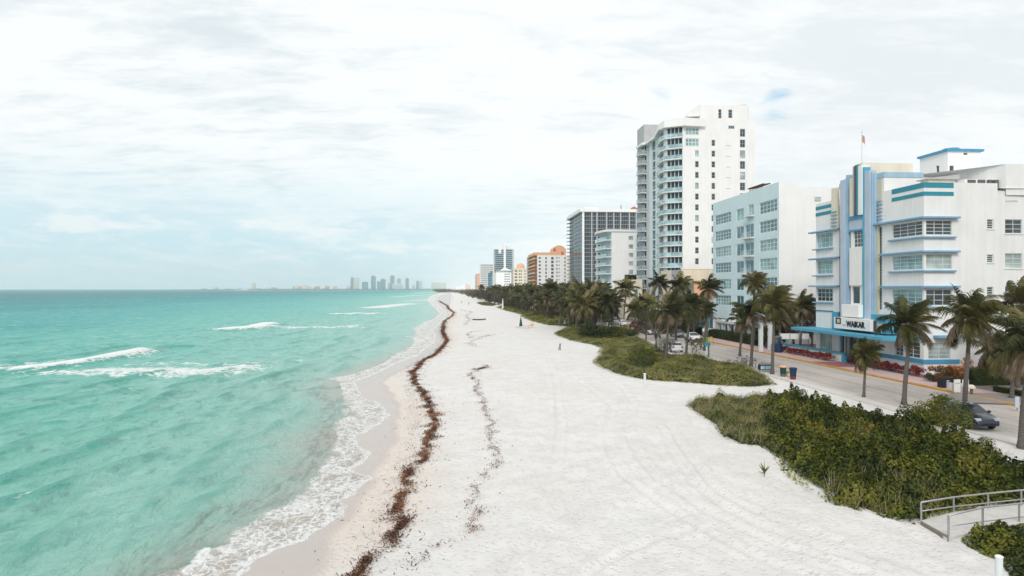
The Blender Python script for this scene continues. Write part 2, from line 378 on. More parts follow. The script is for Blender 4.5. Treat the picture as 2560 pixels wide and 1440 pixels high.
# ---- sand
X, Y, R, nr, na = polar(-44, 48, .11, 16, 12000, 1.0095)
S = X-Eat(X, Y); Z = ground_z(X, Y)
lod = np.clip(1-(R-16)/130, 0, 1); dryf = np.clip((S-5)/6, 0, 1)
Z = Z+dryf*lod*(.015*sinfield(X, Y, 3, 2.2)+.014*sinfield(X, Y, 4, .62, 11)+.04*sinfield(X, Y, 5, 9))*np.clip((31-X)/3, .0, 1)
trk = np.zeros_like(X)
for P in TR:
    near = R < 140
    d = np.full_like(X, 9.); d[near] = seg_dist(X[near], Y[near], P)
    trk = np.maximum(trk, np.exp(-(d/.20)**2)); Z = Z-(np.exp(-(d/.18)**2)-.75*np.exp(-((np.abs(d)-.38)/.15)**2))*.085*dryf*lod
wet = np.exp(-np.clip(S, 0, None)/3.2)
wy, wx = curve([(794,1440),(810,1370),(827,1335),(895,1256),(925,1200),(949,1151),(989,1100),(984,1060),(996,1017),(975,985),(953,956),(985,935),(1030,918),(1085,890),(1105,860),(1112,840),(1118,800)], .15)
WX = np.interp(Y, np.concatenate([[wy[0]-10], wy, [wy[-1]+400, 9000]]), np.concatenate([[wx[0]-1.5], wx, [wx[-1]-2, -52]]))+.12*np.sin(Y*1.3)
Z = np.where((X > 32.2) & (X < 120) & (Y > 5) & (Y < 700), np.minimum(Z, .84), Z)
n = N('beach_sand'); p = n.pos()
sh = n.attr('shore'); wetd = n.attr('wetline'); big = n.noise(p, .09, 4); mid = n.noise(p, .8, 5); fine = n.noise(p, 14, 5, .65)
dry = n.mix(n.sstep(mid, .35, .7), (.735, .716, .692, 1), (.66, .64, .617, 1))
dry = n.mix(n.math('MULTIPLY', n.sstep(big, .45, .7), .5), dry, (.665, .63, .585, 1))
fleck = n.sstep(n.noise(n.pos((2.6, 1.3, 1)), 5.5, 5, .7), .64, .72)
dry = n.mix(n.math('MULTIPLY', fleck, .55), dry, (.36, .31, .27, 1))
beige = n.mix(mid, (.70, .635, .575, 1), (.66, .59, .53, 1))
wetc = n.mix(mid, (.44, .38, .345, 1), (.49, .43, .395, 1))
m1 = n.sstep(n.math('ADD', sh, n.math('MULTIPLY', n.math('SUBTRACT', mid, .5), 3.0)), 2.2, 6.0)
c = n.mix(m1, beige, dry)
wm = n.sstep(wetd, -.35, .5); c = n.mix(wm, wetc, c)
n._set('Base Color', c)
ro = n.mix(wm, (.25, .25, .25, 1), (.92, .92, .92, 1)); n._set('Roughness', ro); n._set('Specular IOR Level', .35)
vo = n.new('ShaderNodeTexVoronoi'); vo.inputs['Scale'].default_value = 4.2; n.link(n.pos((1, 1, 1)), vo.inputs['Vector'])
foot = n.math('MULTIPLY', n.sstep(vo.outputs['Distance'], .05, .5), n.math('MULTIPLY', wm, 1.0))
b1 = n.bump(n.math('ADD', foot, n.math('MULTIPLY', n.math('MULTIPLY', mid, wm), 2.2)), .6, .07)
b2 = n.bump(n.math('MULTIPLY', fine, wm), .9, .05, b1); n._set('Normal', b2)
sand = grid_mesh('beach', X, Y, Z, nr, na, S > -25, n.mat, {'shore': S, 'wetline': X-WX})
tag(sand, None, None, None, 'structure')
# a plain ground sheet under the whole coast, out to the horizon
mb = MB(); mb.quad((-9000, -500, -4.2), (9000, -500, -4.2), (9000, 12500, -4.2), (-9000, 12500, -4.2))
tag(mb.build('seabed', paint('seabed_sand', (.45, .42, .36, 1), .9, .1)), None, None, None, 'structure')
# ---- sea
X, Y, R, nr, na = polar(-50, 12, .085, 15, 12400, 1.0085)
E = Eat(X, Y); Fm = Fat(X, Y); dist = E-X
spc = R*.0085
r = np.random.default_rng(21); Z = np.zeros_like(X)
for i in range(64):
    lam = .8*(9/.8)**(i/63); a = r.normal(.08, .42 if lam < 2.5 else .17); amp = .0205*lam**.22*r.uniform(.6, 1.3)
    k = 2*np.pi/lam; ph = k*(-(X)*np.cos(a)+Y*np.sin(a)-0.10*X*0)+r.uniform(0, 6.28)
    att = np.exp(-(spc*2.6/lam)**2); s = np.sin(ph); Z += amp*att*(s+.35*(np.abs(s)**2*np.sign(s)+.0))
env = .75+.35*sinfield(X, Y, 8, 45, 5)
Z *= np.clip(.5+.5*env, .6, 1.35)
# drawn-out swell lines that steepen towards the shore
sw = np.zeros_like(X)
for off, amp, ph in ((13, .13, 0.3), (22, .14, 1.9), (33, .15, 3.1), (46, .17, 4.4), (62, .18, 5.2), (82, .18, .8), (108, .18, 2.2), (140, .2, 1.1)):
    cx = off+3.0*np.sin(Y/23+ph)+1.4*np.sin(Y/9.1+2*ph); u = (dist-cx)
    gate = np.clip(.35+.65*np.sin(Y/14+ph*3)+.3*np.sin(Y/5.3+ph), 0, 1)
    sw += .62*amp*gate*np.where(u > 0, np.exp(-(u/1.7)**2), np.exp(-(u/.7)**2))
Z += sw
foam = np.zeros_like(X)
BR = [([(72,921),(130,914),(190,905),(250,896),(300,888),(352,879)], 2.1, 1.05, .62), ([(60,912),(200,899),(340,884)], 4.5, .58, .05), ([(140,926),(260,925),(420,930),(560,926)], 4.2, .60, 0), ([(360,905),(430,903),(500,908)], 3.0, .42, 0), ([(0,912),(50,911),(90,913)], 2.4, .42, 0),
      ([(255,922),(340,920),(430,922),(520,921),(606,915)], 3.6, .78, .05), ([(300,908),(400,906),(500,912)], 1.8, .34, 0), ([(565,906),(650,903),(740,896)], 1.6, .36, .05),
      ([(567,823),(600,822),(640,818),(668,810)], 3.8, 1.05, .8), ([(660,815),(740,817),(800,816),(870,816)], 5.0, .66, .1), ([(860,815),(900,811)], 2.2, .6, .1),
      ([(850,784),(890,783),(932,783)], 6, .95, .4), ([(935,769),(975,764),(1025,759)], 11, .8, .3), ([(1018,752),(1060,750),(1094,748)], 10, .7, .2),
      ([(880,770),(930,767)], 4, .35, .1), ([(985,742),(1040,738),(1095,736)], 10, .62, .1), ([(1030,733),(1080,731),(1120,729)], 20, .6, 0),
      ([(330,968),(360,960),(395,960)], .6, .42, .15), ([(1062,845),(1075,838),(1050,855)], 1.2, .5, 0), ([(40,1245),(75,1232)], .25, .4, .1), ([(470,1420),(500,1385),(515,1365)], .35, .75, .35),
      ([(0,1200),(60,1170),(130,1150)], .5, .0, .22), ([(230,1110),(290,1080),(340,1070)], .5, .0, .2), ([(60,1060),(140,1052)], .6, .0, .25), ([(0,890),(40,891)], .7, .0, .25), ([(0,935),(70,928)], .8, .0, .35), ([(420,866),(490,864)], 1.1, .05, .45), ([(1020,838),(1040,842)], .9, .55, .1), ([(1140,752),(1100,747)], 5, .2, 0)]
for pts, wd, st, hgt in BR:
    P = np.array([G(x, y, .25) for x, y in pts]); m = (np.abs(X-P[:, 0].mean()) < np.ptp(P[:, 0])/2+6*wd+6) & (np.abs(Y-P[:, 1].mean()) < np.ptp(P[:, 1])/2+6*wd+6)
    if not m.any(): continue
    d = seg_dist(X[m], Y[m], P); taper = 1.0
    foam[m] = np.maximum(foam[m], st*np.exp(-(d/wd)**2)); Z[m] += hgt*np.exp(-(d/(wd*.95+.25))**2)*taper
near = np.clip(dist/7.0, 0, 1)
Z = Z*near*np.clip(1-R/2500, .0, 1)
swash = np.clip((X-Fm)/(E-Fm), -3, 2)
# thin sheet of wash: a rounded lip where it meets the sand
Z += np.where(dist > 0, .03*np.clip(dist/.4, 0, 1), .03*0+dist*.02)
calm = .05*np.exp(-((X-Fm)/.5)**2)*np.clip(1-Y/150, 0, 1); Z += calm*1.2
sy, sx = curve([(400,1420),(470,1360),(540,1300),(600,1265),(690,1235),(770,1180),(800,1140),(830,1060),(840,1000),(800,950),(700,960)])
dark = .75*np.exp(-((X-np.interp(Y, sy, sx)+.3)/1.0)**2)*np.where(Y < 78, 1, 0)
P = np.array([G(x, y) for x, y in [(530,1248),(600,1228),(700,1196)]]); dark = np.maximum(dark, .8*np.exp(-(seg_dist(X, Y, P)/1.0)**2))
P = np.array([G(x, y) for x, y in [(720,957),(800,950),(870,946)]]); dark = np.maximum(dark, .9*np.exp(-(seg_dist(X, Y, P)/1.0)**2))
P = np.array([G(x, y) for x, y in [(330,1420),(400,1390),(470,1370)]]); dark = np.maximum(dark, .75*np.exp(-(seg_dist(X, Y, P)/.9)**2))
P = np.array([G(x, y) for x, y in [(880,1045),(900,985),(870,955)]]); 
n = N('sea_water'); p = n.pos()
ds = n.attr('dist'); fo = n.attr('foam'); sws = n.attr('swash'); dk = n.attr('dark'); hgt = n.attr('hgt')
patch = n.noise(n.pos((.6, .25, 1)), .035, 4); patch2 = n.noise(n.pos((1, .45, 1)), .22, 4)
lg = n.math('LOGARITHM', n.math('MAXIMUM', ds, 1.0), 10.0)       # 0 at the edge, 1 at 10 m, 2 at 100 m, 3 at 1 km
lgn = n.math('ADD', lg, n.math('MULTIPLY', n.math('SUBTRACT', patch, .5), .75))
base = n.ramp(n.math('MULTIPLY', lgn, .25), [(0, (.40, .36, .31)), (.12, (.35, .43, .375)), (.20, (.26, .49, .415)), (.34, (.19, .485, .40)), (.455, (.105, .43, .365)), (.53, (.045, .34, .325)), (.60, (.018, .235, .25)), (.70, (.010, .15, .185)), (.82, (.015, .19, .215))])
base = n.mix(n.math('MULTIPLY', n.sstep(patch2, .45, .72), .40), base, n.mix(.5, base, (.36, .52, .47, 1)))
# green body colour of thin, lifted wave crests
base = n.mix(n.math('MULTIPLY', n.sstep(hgt, .03, .26), .9), base, n.mix(.62, base, (.004, .26, .20, 1)))
nd = n.sstep(n.noise(n.pos((2.2, .55, 1)), 1.1, 5, .6), .38, .66)
base = n.mix(n.math('MULTIPLY', n.math('MULTIPLY', dk, nd), .70), base, (.11, .105, .095, 1))
chop_shade = n.math('ADD', n.math('MULTIPLY', n.sstep(n.noise(n.pos((.55, .36, 1)), .62, 6, .62), .50, .66), .6), n.math('MULTIPLY', n.sstep(n.noise(n.pos((1.3, .55, 1)), 1.0, 5, .6), .50, .66), .6), None, True)
base = n.mix(n.math('MULTIPLY', n.math('MULTIPLY', chop_shade, n.sstep(lg, .55, 1.3)), .92), base, n.mix(.66, base, (.004, .18, .165, 1)))  # dark faces of small waves painted into the base colour
pale = n.sstep(n.noise(n.pos((.9, .45, 1)), .42, 6, .62), .52, .70)
base = n.mix(n.math('MULTIPLY', n.math('MULTIPLY', pale, n.sstep(lg, .5, 1.1)), .42), base, (.40, .62, .56, 1))  # pale highlights between ripples painted into the base colour
# foam
fv = n.new('ShaderNodeTexVoronoi', feature='DISTANCE_TO_EDGE'); fv.inputs['Scale'].default_value = 2.3
wob = n.new('ShaderNodeVectorMath', operation='ADD'); nn = n.new('ShaderNodeTexNoise'); nn.inputs['Scale'].default_value = 1.6; nn.inputs['Detail'].default_value = 4
n.link(n.pos((1, .8, 1)), nn.inputs['Vector']); sc = n.new('ShaderNodeVectorMath', operation='SCALE'); sc.inputs['Scale'].default_value = 1.5
n.link(nn.outputs['Color'], sc.inputs[0]); n.link(n.pos((1, .7, 1)), wob.inputs[0]); n.link(sc.outputs[0], wob.inputs[1]); n.link(wob.outputs[0], fv.inputs['Vector'])
lace = n.sstep(fv.outputs['Distance'], .24, .02)
fn = n.noise(n.pos((1.4, .8, 1)), 3.2, 6, .65); fn2 = n.noise(n.pos((1, .5, 1)), .9, 5, .6)
fn3 = n.noise(n.pos((1.3, .55, 1)), .38, 6, .7)
fv2 = n.new('ShaderNodeTexVoronoi', feature='DISTANCE_TO_EDGE'); fv2.inputs['Scale'].default_value = .9; n.link(wob.outputs[0], fv2.inputs['Vector'])
lace2 = n.sstep(fv2.outputs['Distance'], .30, .02)
brk = n.sstep(n.math('ADD', n.math('MULTIPLY', fo, 1.2), n.math('ADD', n.math('MULTIPLY', n.math('SUBTRACT', fn3, .5), 1.7), n.math('MULTIPLY', n.math('SUBTRACT', fn2, .5), 1.5))), .38, .72)
brk = n.math('MULTIPLY', n.math('MULTIPLY', brk, n.sstep(fo, .06, .22)), n.math('MAXIMUM', lace2, n.sstep(fo, .55, .85)))
inw = n.math('MULTIPLY', n.sstep(n.math('ADD', sws, n.math('MULTIPLY', n.math('SUBTRACT', fn2, .5), .6)), -.10, .12), 1.0)
front = n.math('MULTIPLY', inw, n.sstep(sws, .75, .22))          # dense churned foam at the seaward side
fl = n.math('ADD', n.math('MULTIPLY', front, .17), n.math('MULTIPLY', inw, .20))
lacef = n.math('MULTIPLY', inw, n.math('MULTIPLY', lace, n.sstep(fn2, .30, .52)))
churn = n.sstep(n.math('ADD', fl, n.math('MULTIPLY', n.math('ADD', fn, fn2), .6)), .92, 1.16)
lip = n.math('MULTIPLY', n.sstep(ds, .42, .16), n.sstep(fn, .36, .5))
fsum = n.math('MAXIMUM', n.math('MAXIMUM', brk, n.math('MULTIPLY', churn, inw)), n.math('MAXIMUM', n.math('MULTIPLY', lacef, .95), n.math('MULTIPLY', lip, .8)))
cap = n.sstep(n.math('ADD', n.math('MULTIPLY', n.noise(n.pos((.5, .16, 1)), 1.0, 6, .65), 1.0), n.math('MULTIPLY', patch, .15)), .80, .86)
fsum = n.math('MAXIMUM', fsum, n.math('MULTIPLY', cap, .6))
washc = n.mix(n.sstep(fn2, .3, .7), (.43, .375, .33, 1), (.55, .50, .46, 1))
base = n.mix(n.math('MULTIPLY', inw, .8), base, washc)
colr = n.mix(fsum, base, (.80, .81, .80, 1)); n._set('Base Color', colr)
n._set('Roughness', n.mix(fsum, (.19, .19, .19, 1), (.8, .8, .8, 1))); n._set('IOR', 1.33); n._set('Specular IOR Level', .34)
w1 = n.noise(n.pos((1, .42, 1)), .95, 7, .64); w2 = n.noise(n.pos((1, .6, 1)), .30, 4, .55)
w3 = n.noise(n.pos((1, .5, 1)), 5, 3, .6)
bb = n.bump(w2, .7, .8); bb = n.bump(w1, 1.0, .55, bb); bb = n.bump(w3, .7, .10, bb); bb = n.bump(fsum, .5, .10, bb); n._set('Normal', bb)
dif = n.new('ShaderNodeBsdfDiffuse'); n.link(colr, dif.inputs[0]); mxs = n.new('ShaderNodeMixShader'); n.link(n.math('ADD', n.math('MULTIPLY', n.sstep(lg, .8, 2.6), .50), .15), mxs.inputs[0])
n.link(n.bsdf.outputs[0], mxs.inputs[1]); n.link(dif.outputs[0], mxs.inputs[2]); n.link(mxs.outputs[0], n.out.inputs[0])
sea = grid_mesh('sea', X, Y, Z, nr, na, (dist > -1.2), n.mat, {'dist': dist, 'foam': foam, 'swash': np.where(dist < 0, 1.2, swash), 'dark': dark, 'hgt': Z})
tag(sea, None, None, None, 'structure')
# ---------------------------------------------------------------- street
RW, RE, SWK = 32.6, 43.0, 46.6
def road_x(y): return 0.0 if y < 300 else -(y-300)*.012
n = N('road_concrete'); p = n.pos(); lane = n.noise(n.pos((.9, .02, 1)), 1.0, 4); mid = n.noise(p, .6, 5)
c = n.mix(n.sstep(lane, .35, .68), (.50, .445, .40, 1), (.37, .335, .31, 1)); c = n.mix(n.math('MULTIPLY', n.sstep(mid, .45, .75), .4), c, (.50, .46, .42, 1))
lx = n.new('ShaderNodeSeparateXYZ'); n.link(n.new('ShaderNodeNewGeometry').outputs['Position'], lx.inputs[0])
edge = n.sstep(n.math('ADD', lx.outputs[0], n.math('MULTIPLY', n.noise(n.pos((1, .3, 1)), .5, 5), 3.0)), 36.6, 34.6)
c = n.mix(n.math('MULTIPLY', edge, .85), c, (.62, .59, .56, 1))     # blown sand along the beach side
jt = n.new('ShaderNodeTexBrick'); jt.inputs['Scale'].default_value = 1; jt.inputs['Brick Width'].default_value = 5; jt.inputs['Row Height'].default_value = 3.5
jt.inputs['Mortar Size'].default_value = .02; jt.offset = 0; jt.inputs['Color1'].default_value = jt.inputs['Color2'].default_value = (1, 1, 1, 1); jt.inputs['Mortar'].default_value = (.55, .55, .55, 1)
mp = n.new('ShaderNodeMapping'); mp.inputs['Rotation'].default_value = (0, 0, math.pi/2); n.link(n.new('ShaderNodeNewGeometry').outputs['Position'], mp.inputs[0]); n.link(mp.outputs[0], jt.inputs['Vector'])
c = n.mix(1.0, c, jt.outputs['Color'], 'MULTIPLY'); crack = n.sstep(n.math('ABSOLUTE', n.math('SUBTRACT', n.noise(n.pos((1.5, .25, 1)), .6, 5), .5)), .006, .0)
c = n.mix(n.math('MULTIPLY', crack, .6), c, (.12, .11, .10, 1)); n._set('Base Color', c); n._set('Roughness', .85); n._set('Normal', n.bump(mid, .2, .02))
mb = MB(); mb.box(RW, RE, 4, 700, .55, .93); mb.build('road', n.mat)['kind'] = 'structure'
n = N('pink_pavement'); p = n.pos(); c = n.mix(n.noise(p, .5, 4), (.58, .41, .40, 1), (.49, .35, .345, 1))
br = n.new('ShaderNodeTexBrick'); br.inputs['Scale'].default_value = 1; br.inputs['Brick Width'].default_value = 1.5; br.inputs['Row Height'].default_value = 1.5; br.offset = 0
br.inputs['Mortar Size'].default_value = .02; br.inputs['Color1'].default_value = (1, 1, 1, 1); br.inputs['Color2'].default_value = (.93, .93, .93, 1); br.inputs['Mortar'].default_value = (.6, .6, .6, 1); n.link(p, br.inputs['Vector'])
n._set('Base Color', n.mix(1.0, c, br.outputs['Color'], 'MULTIPLY')); n._set('Roughness', .8)
mb = MB(); mb.box(RE+.32, SWK, 4, 700, .6, 1.07); mb.build('pavement', n.mat)['kind'] = 'structure'
mb = MB(); mb.box(SWK, 120, 54, 700, .6, 1.055); mb.build('ground', paint('plot_ground', (.22, .19, .17, 1), .9, .2))['kind'] = 'structure'
mb = MB(); mb.box(SWK, 120, 4, 53.99, .6, 1.06); mb.build('lawn', paint('mown_lawn', (.045, .085, .02, 1), .9, .3, 1.2, .3, False))['kind'] = 'structure'
mb = MB(); mb.box(SWK+.02, 58, 67.5-1.8, 67.3, 1.055, 1.075)
mb.prism([(43.34, 74.5), (46.6, 74.5), (46.6, 79.5), (43.34, 80.5)], .9, 1.085)
mb.build('red_paving', paint('red_paving', (.30, .12, .12, 1), .8, .1, 1.5, 0, False))['kind'] = 'structure'
ob = MB(); ob.box(RE, RE+.32, 4, 700, .6, 1.09)
tag(ob.build('kerb', paint('yellow_orange_kerb_paint', (.58, .30, .06, 1), .7, .25, 1.4, .1, False), bevel=.02), None, None, None, 'structure')
# ---------------------------------------------------------------- facades
class Fac:
    """a vertical facade: plan origin, unit direction along it (u), outward normal"""
    def __init__(s, ox, oy, dx, dy, nx, ny):
        l = math.hypot(dx, dy); s.o = (ox, oy); s.d = (dx/l, dy/l); l = math.hypot(nx, ny); s.n = (nx/l, ny/l)
    def pt(s, u, z, out=0.0): return (s.o[0]+s.d[0]*u+s.n[0]*out, s.o[1]+s.d[1]*u+s.n[1]*out, z)
    def hit(s, px):     # where the bearing of a photo column meets the facade line
        r = ray(px); det = -r[0]*s.d[1]+r[1]*s.d[0]
        D = (-s.o[0]*s.d[1]+s.o[1]*s.d[0])/det; x, y = D*r[0], D*r[1]
        return (x-s.o[0])*s.d[0]+(y-s.o[1])*s.d[1], D
    def u(s, px): return s.hit(px)[0]
    def z(s, px, py): return ZD(py, s.hit(px)[1])
def west(x, y): return Fac(x, y, 0, 1, -1, 0)
def south(x, y): return Fac(x, y, 1, 0, 0, -1)
def wall(mb, F, u0, u1, z0, z1, holes=(), depth=.22, m=0):
    us = sorted({u0, u1} | {h[0] for h in holes} | {h[1] for h in holes}); zs = sorted({z0, z1} | {h[2] for h in holes} | {h[3] for h in holes})
    us = [a for a in us if u0 <= a <= u1]; zs = [a for a in zs if z0 <= a <= z1]
    for a, b in zip(us, us[1:]):
        run = None
        for c, d in zip(zs, zs[1:]):
            cu, cz = (a+b)/2, (c+d)/2
            if any(h[0] < cu < h[1] and h[2] < cz < h[3] for h in holes):
                if run is not None: mb.quad(F.pt(a, run), F.pt(b, run), F.pt(b, c), F.pt(a, c), m); run = None
            elif run is None: run = c
        if run is not None: mb.quad(F.pt(a, run), F.pt(b, run), F.pt(b, z1), F.pt(a, z1), m)
    for h in holes:
        a, b, c, d = h[:4]
        for (p, q), (r, t) in ((((a, c)), (b, c)), (((b, c)), (b, d)), (((b, d)), (a, d)), (((a, d)), (a, c))):
            mb.quad(F.pt(p, q), F.pt(r, t), F.pt(r, t, -depth), F.pt(p, q, -depth), m)
def fbox(mb, F, u0, u1, z0, z1, o0, o1, m=0):
    P = [F.pt(u0, z0, o0)[:2], F.pt(u1, z0, o0)[:2], F.pt(u1, z0, o1)[:2], F.pt(u0, z0, o1)[:2]]
    a = sum(P[i][0]*P[(i+1) % 4][1]-P[(i+1) % 4][0]*P[i][1] for i in range(4))
    mb.prism(P if a > 0 else P[::-1], z0, z1, m)
def window(root, F, h, cols, rows, pane='gl_dark', frame='frame', depth=.16, bar=.055, sill=None, name='window', split=None):
    a, b, c, d = h[:4]; mb = MB()
    fb = bar*1.3
    for x0, x1, y0, y1 in ((a+.003, b-.003, c+.003, c+fb), (a+.003, b-.003, d-fb, d-.003), (a+.003, a+fb, c+fb, d-fb), (b-fb, b-.003, c+fb, d-fb)):
        fbox(mb, F, x0, x1, y0, y1, -depth, -depth+.07)
    for i in range(1, cols):
        x = a+(b-a)*i/cols; fbox(mb, F, x-bar/2, x+bar/2, c+fb, d-fb, -depth, -depth+.06)
    for j in range(1, rows):
        z = c+(d-c)*j/rows; fbox(mb, F, a+fb, b-fb, z-bar/2, z+bar/2, -depth, -depth+.045)
    o = mb.build(name, M[frame], root)
    g = MB(); g.quad(F.pt(a, c, -depth+.012), F.pt(b, c, -depth+.012), F.pt(b, d, -depth+.012), F.pt(a, d, -depth+.012))
    g.build('pane', M[pane], o)
    if sill:
        s = MB(); fbox(s, F, a-.08, b+.08, c-.09, c-.003, -.05, .09); s.build('sill', M[sill], o)
    return o
def near_top(hs, k): return hs[:k], hs[k:]
def bulk_windows(root, F, hs, cols, rows, pane, frame, depth=.15, bar=.08, label=None):
    """far windows beyond the first hundred: one part, marked as stuff"""
    mb = MB(); 
    for a, b, c, d in hs:
        mb.quad(F.pt(a, c, -depth), F.pt(b, c, -depth), F.pt(b, d, -depth), F.pt(a, d, -depth), 0)
        for i in range(1, cols):
            x = a+(b-a)*i/cols; fbox(mb, F, x-bar/2, x+bar/2, c, d, -depth+.01, -depth+.06, 1)
    if hs: tag(mb.build('windows', [M[pane], M[frame]], root), kind='stuff')
def railing(mb, P, z, h=1.05, post=1.3, r=.03, rails=3, m=0, bars=False):
    """tubular rail along plan polyline P"""
    for (x0, y0), (x1, y1) in zip(P, P[1:]):
        L = math.hypot(x1-x0, y1-y0); k = max(1, int(L/post))
        for i in range(k+1):
            x, y = x0+(x1-x0)*i/k, y0+(y1-y0)*i/k; mb.tube([(x, y, z), (x, y, z+h)], r, 5, m)
        for j in range(rails):
            zz = z+h*(1-j/rails); mb.tube([(x0, y0, zz), (x1, y1, zz)], r*.8, 5, m)
def slabring(mb, P, z0, z1, m=0): mb.prism(P, z0, z1, m)
def text_mesh(s, size, F, u, z, mat, parent, out=.05, ext=.03, name='lettering', bold=.0):
    cu = bpy.data.curves.new(name, 'FONT'); cu.body = s; cu.size = size; cu.extrude = ext; cu.offset = bold; cu.align_x = 'LEFT'
    t = bpy.data.objects.new('t', cu); COL.objects.link(t); bpy.context.view_layer.update()
    me0 = t.evaluated_get(bpy.context.evaluated_depsgraph_get()).to_mesh(); mb = MB(); 
    vs = []
    for v in me0.vertices:
        p = F.pt(u+v.co.x, z+v.co.y, out+v.co.z); vs.append(p)
    mb.add(vs, [tuple(p.vertices) for p in me0.polygons]); bpy.data.objects.remove(t)
    return mb.build(name, mat, parent)
GZ = 1.05
# ================================================================ ART DECO HOTEL
HX, HY = 48.6, 67.4
HT = thing('hotel', 'white and blue art deco hotel with a stepped tower front and flagpole beside the street', 'hotel', (HX, HY, GZ))
Fw = west(HX, HY); Fs = south(HX, HY)
body, blue, led = MB(), MB(), MB()
# --- right bay (wraps the south west corner)
zr = 21.1
rows3 = [(15.62, 17.15), (12.05, 13.62), (8.25, 9.95)]
uR0 = 0.0; uR1 = Fw.u(2207)
u_wa, u_wb = .25, Fw.u(2231)
holes_w = [(u_wa, u_wb, a, b) for a, b in rows3]; gh = (2.65, 4.35)
holes_wg = [(Fw.u(2300), Fw.u(2262), *gh), (Fw.u(2258), Fw.u(2238), *gh)]
uS1 = Fs.u(2384); uSend = Fs.u(2494)
holes_s = [(.25, uS1-.15, a, b) for a, b in rows3]+[(.5, uS1-.3, *gh)]
for za, zb in ((16.3, 17.3), (12.75, 13.6), (9.2, 10.2)): holes_s.append((Fs.u(2468), Fs.u(2484), za, zb))
wall(body, Fw, 0, uR1, GZ, zr, holes_w+holes_wg)
wall(body, Fs, 0, uSend, GZ, zr, holes_s)
# back part of the south side, set 6 cm back
Fs2 = south(HX, HY+.35); uE = 26.0
big = [(Fs2.u(2513), Fs2.u(2556), za, zb) for za, zb in ((15.85, 17.35), (12.15, 13.75), (8.5, 10.25), (4.8, 6.4))]+[(Fs2.u(2585), Fs2.u(2620), za, zb) for za, zb in ((15.85, 17.35), (12.15, 13.75), (8.5, 10.25))]
wall(body, Fs2, uSend+.01, uE, GZ, 20.4, big)
body.quad((HX+uSend, HY, GZ), (HX+uSend, HY+.35, GZ), (HX+uSend, HY+.35, zr), (HX+uSend, HY, zr))
# --- vertical glass strip, left of the bay
ust0, ust1 = Fw.u(2207), Fw.u(2196)
wall(body, Fw, ust0, ust1, GZ, 17.3, [(ust0+.1, ust1-.02, 7.6, 17.1)]); wall(body, Fw, ust0, ust1, 17.3, 19.0)
# tower body behind pylons
uT1 = Fw.u(2084)
wall(body, Fw, ust1, Fw.u(2186), GZ, 17.3)
# left bay
uL0, uL1 = uT1, Fw.u(2040)
rowsL = [(15.45, 17.35), (11.95, 13.75), (8.35, 10.05)]
hl = [(Fw.u(2082), Fw.u(2043), a, b) for a, b in rowsL]+[(Fw.u(2080), Fw.u(2050), 1.9, 4.2)]
wall(body, Fw, Fw.u(2099), uL1, GZ, zr+.35, hl)
Fn = Fac(HX, HY+uL1, 1, 0, 0, 1); wall(body, Fn, 0, 22, GZ, zr)
# roofs and rear
body.quad((HX, HY, zr-.5), (HX+26, HY, zr-.5), (HX+26, HY+uL1, zr-.5), (HX, HY+uL1, zr-.5))
body.box(HX-.01+.012, HX+.3, HY+.02, HY+uR1, zr-.4, zr-.01)
body.quad((HX+uE, HY, GZ), (HX+uE, HY+uL1, GZ), (HX+uE, HY+uL1, 20.4), (HX+uE, HY, 20.4))
body.build('wall', M['white'], HT)
for k, (a, b) in enumerate(rows3):
    window(HT, Fw, (u_wa, u_wb, a, b), 4, 4, ['gl_dark', 'gl_curt', 'gl_curt'][k]); window(HT, Fs, (.25, uS1-.15, a, b), 3, 3 if k else 4, ['gl_dark', 'gl_cur', 'gl_dark'][k])
for h in holes_wg: window(HT, Fw, h, 2, 4, 'gl_dark')
window(HT, Fs, holes_s[3], 2, 4, 'gl_cur')
for h in holes_s[4:]: window(HT, Fs, h, 1, 4, 'gl_dark', sill='white')
for k, h in enumerate(big): window(HT, Fs2, h, 2, 3, ['gl_dark', 'gl_cur', 'gl_dark'][k % 3], sill='white')
window(HT, Fw, (ust0+.1, ust1-.02, 7.6, 17.1), 2, 26, 'gl_teal', 'frame', bar=.03, name='stair_window')
for k, h in enumerate(hl[:3]): window(HT, Fw, h, 4, 3, ['gl_curt', 'gl_curt', 'gl_dark'][k])
window(HT, Fw, hl[3], 5, 1, 'gl_cur')
# eyebrow ledges
def ledge(u0, u1, z, th, out, side=None, nm='ledge', mt='ledge'):
    mb = MB()
    if side is None: fbox(mb, Fw, u0, u1, z, z+th, .003, out)
    else: mb.prism([(HX-out, HY-out), (HX+side, HY-out), (HX+side, HY-.003), (HX-.003, HY-.003), (HX-.003, HY+u1), (HX-out, HY+u1)], z, z+th)
    return mb.build(nm, M[mt], HT, bevel=.02)
uRl = Fw.u(2188)
for z in (17.32, 13.78, 10.12): ledge(0, uRl if z > 17 else uR1, z, .2, .55, Fs.u(2393))
for z in (15.3, 11.78, 8.0): ledge(0, u_wb+.4, z, .16, .32, Fs.u(2387), 'sill')
for z in (17.5, 13.9, 10.25): ledge(Fw.u(2099), uL1+1.0, z, .2, .6)
for z in (15.2, 11.65, 8.1): ledge(Fw.u(2084), uL1+.45, z, .17, .32, None, 'sill')
# roof stripes (teal) with their white fillet
for z in (20.55, 19.72):
    mb = MB(); mb.prism([(HX-.035, HY-.035), (HX+uS1, HY-.035), (HX+uS1, HY-.003), (HX-.003, HY-.003), (HX-.003, HY+Fw.u(2230)), (HX-.035, HY+Fw.u(2230))], z, z+(.55 if z > 20 else .42)); mb.build('stripe', M['teal'], HT)
    mb = MB(); fbox(mb, Fw, Fw.u(2082), uL1+.03, z+.05, z+.5, .003, .035); mb.build('stripe', M['teal'], HT)
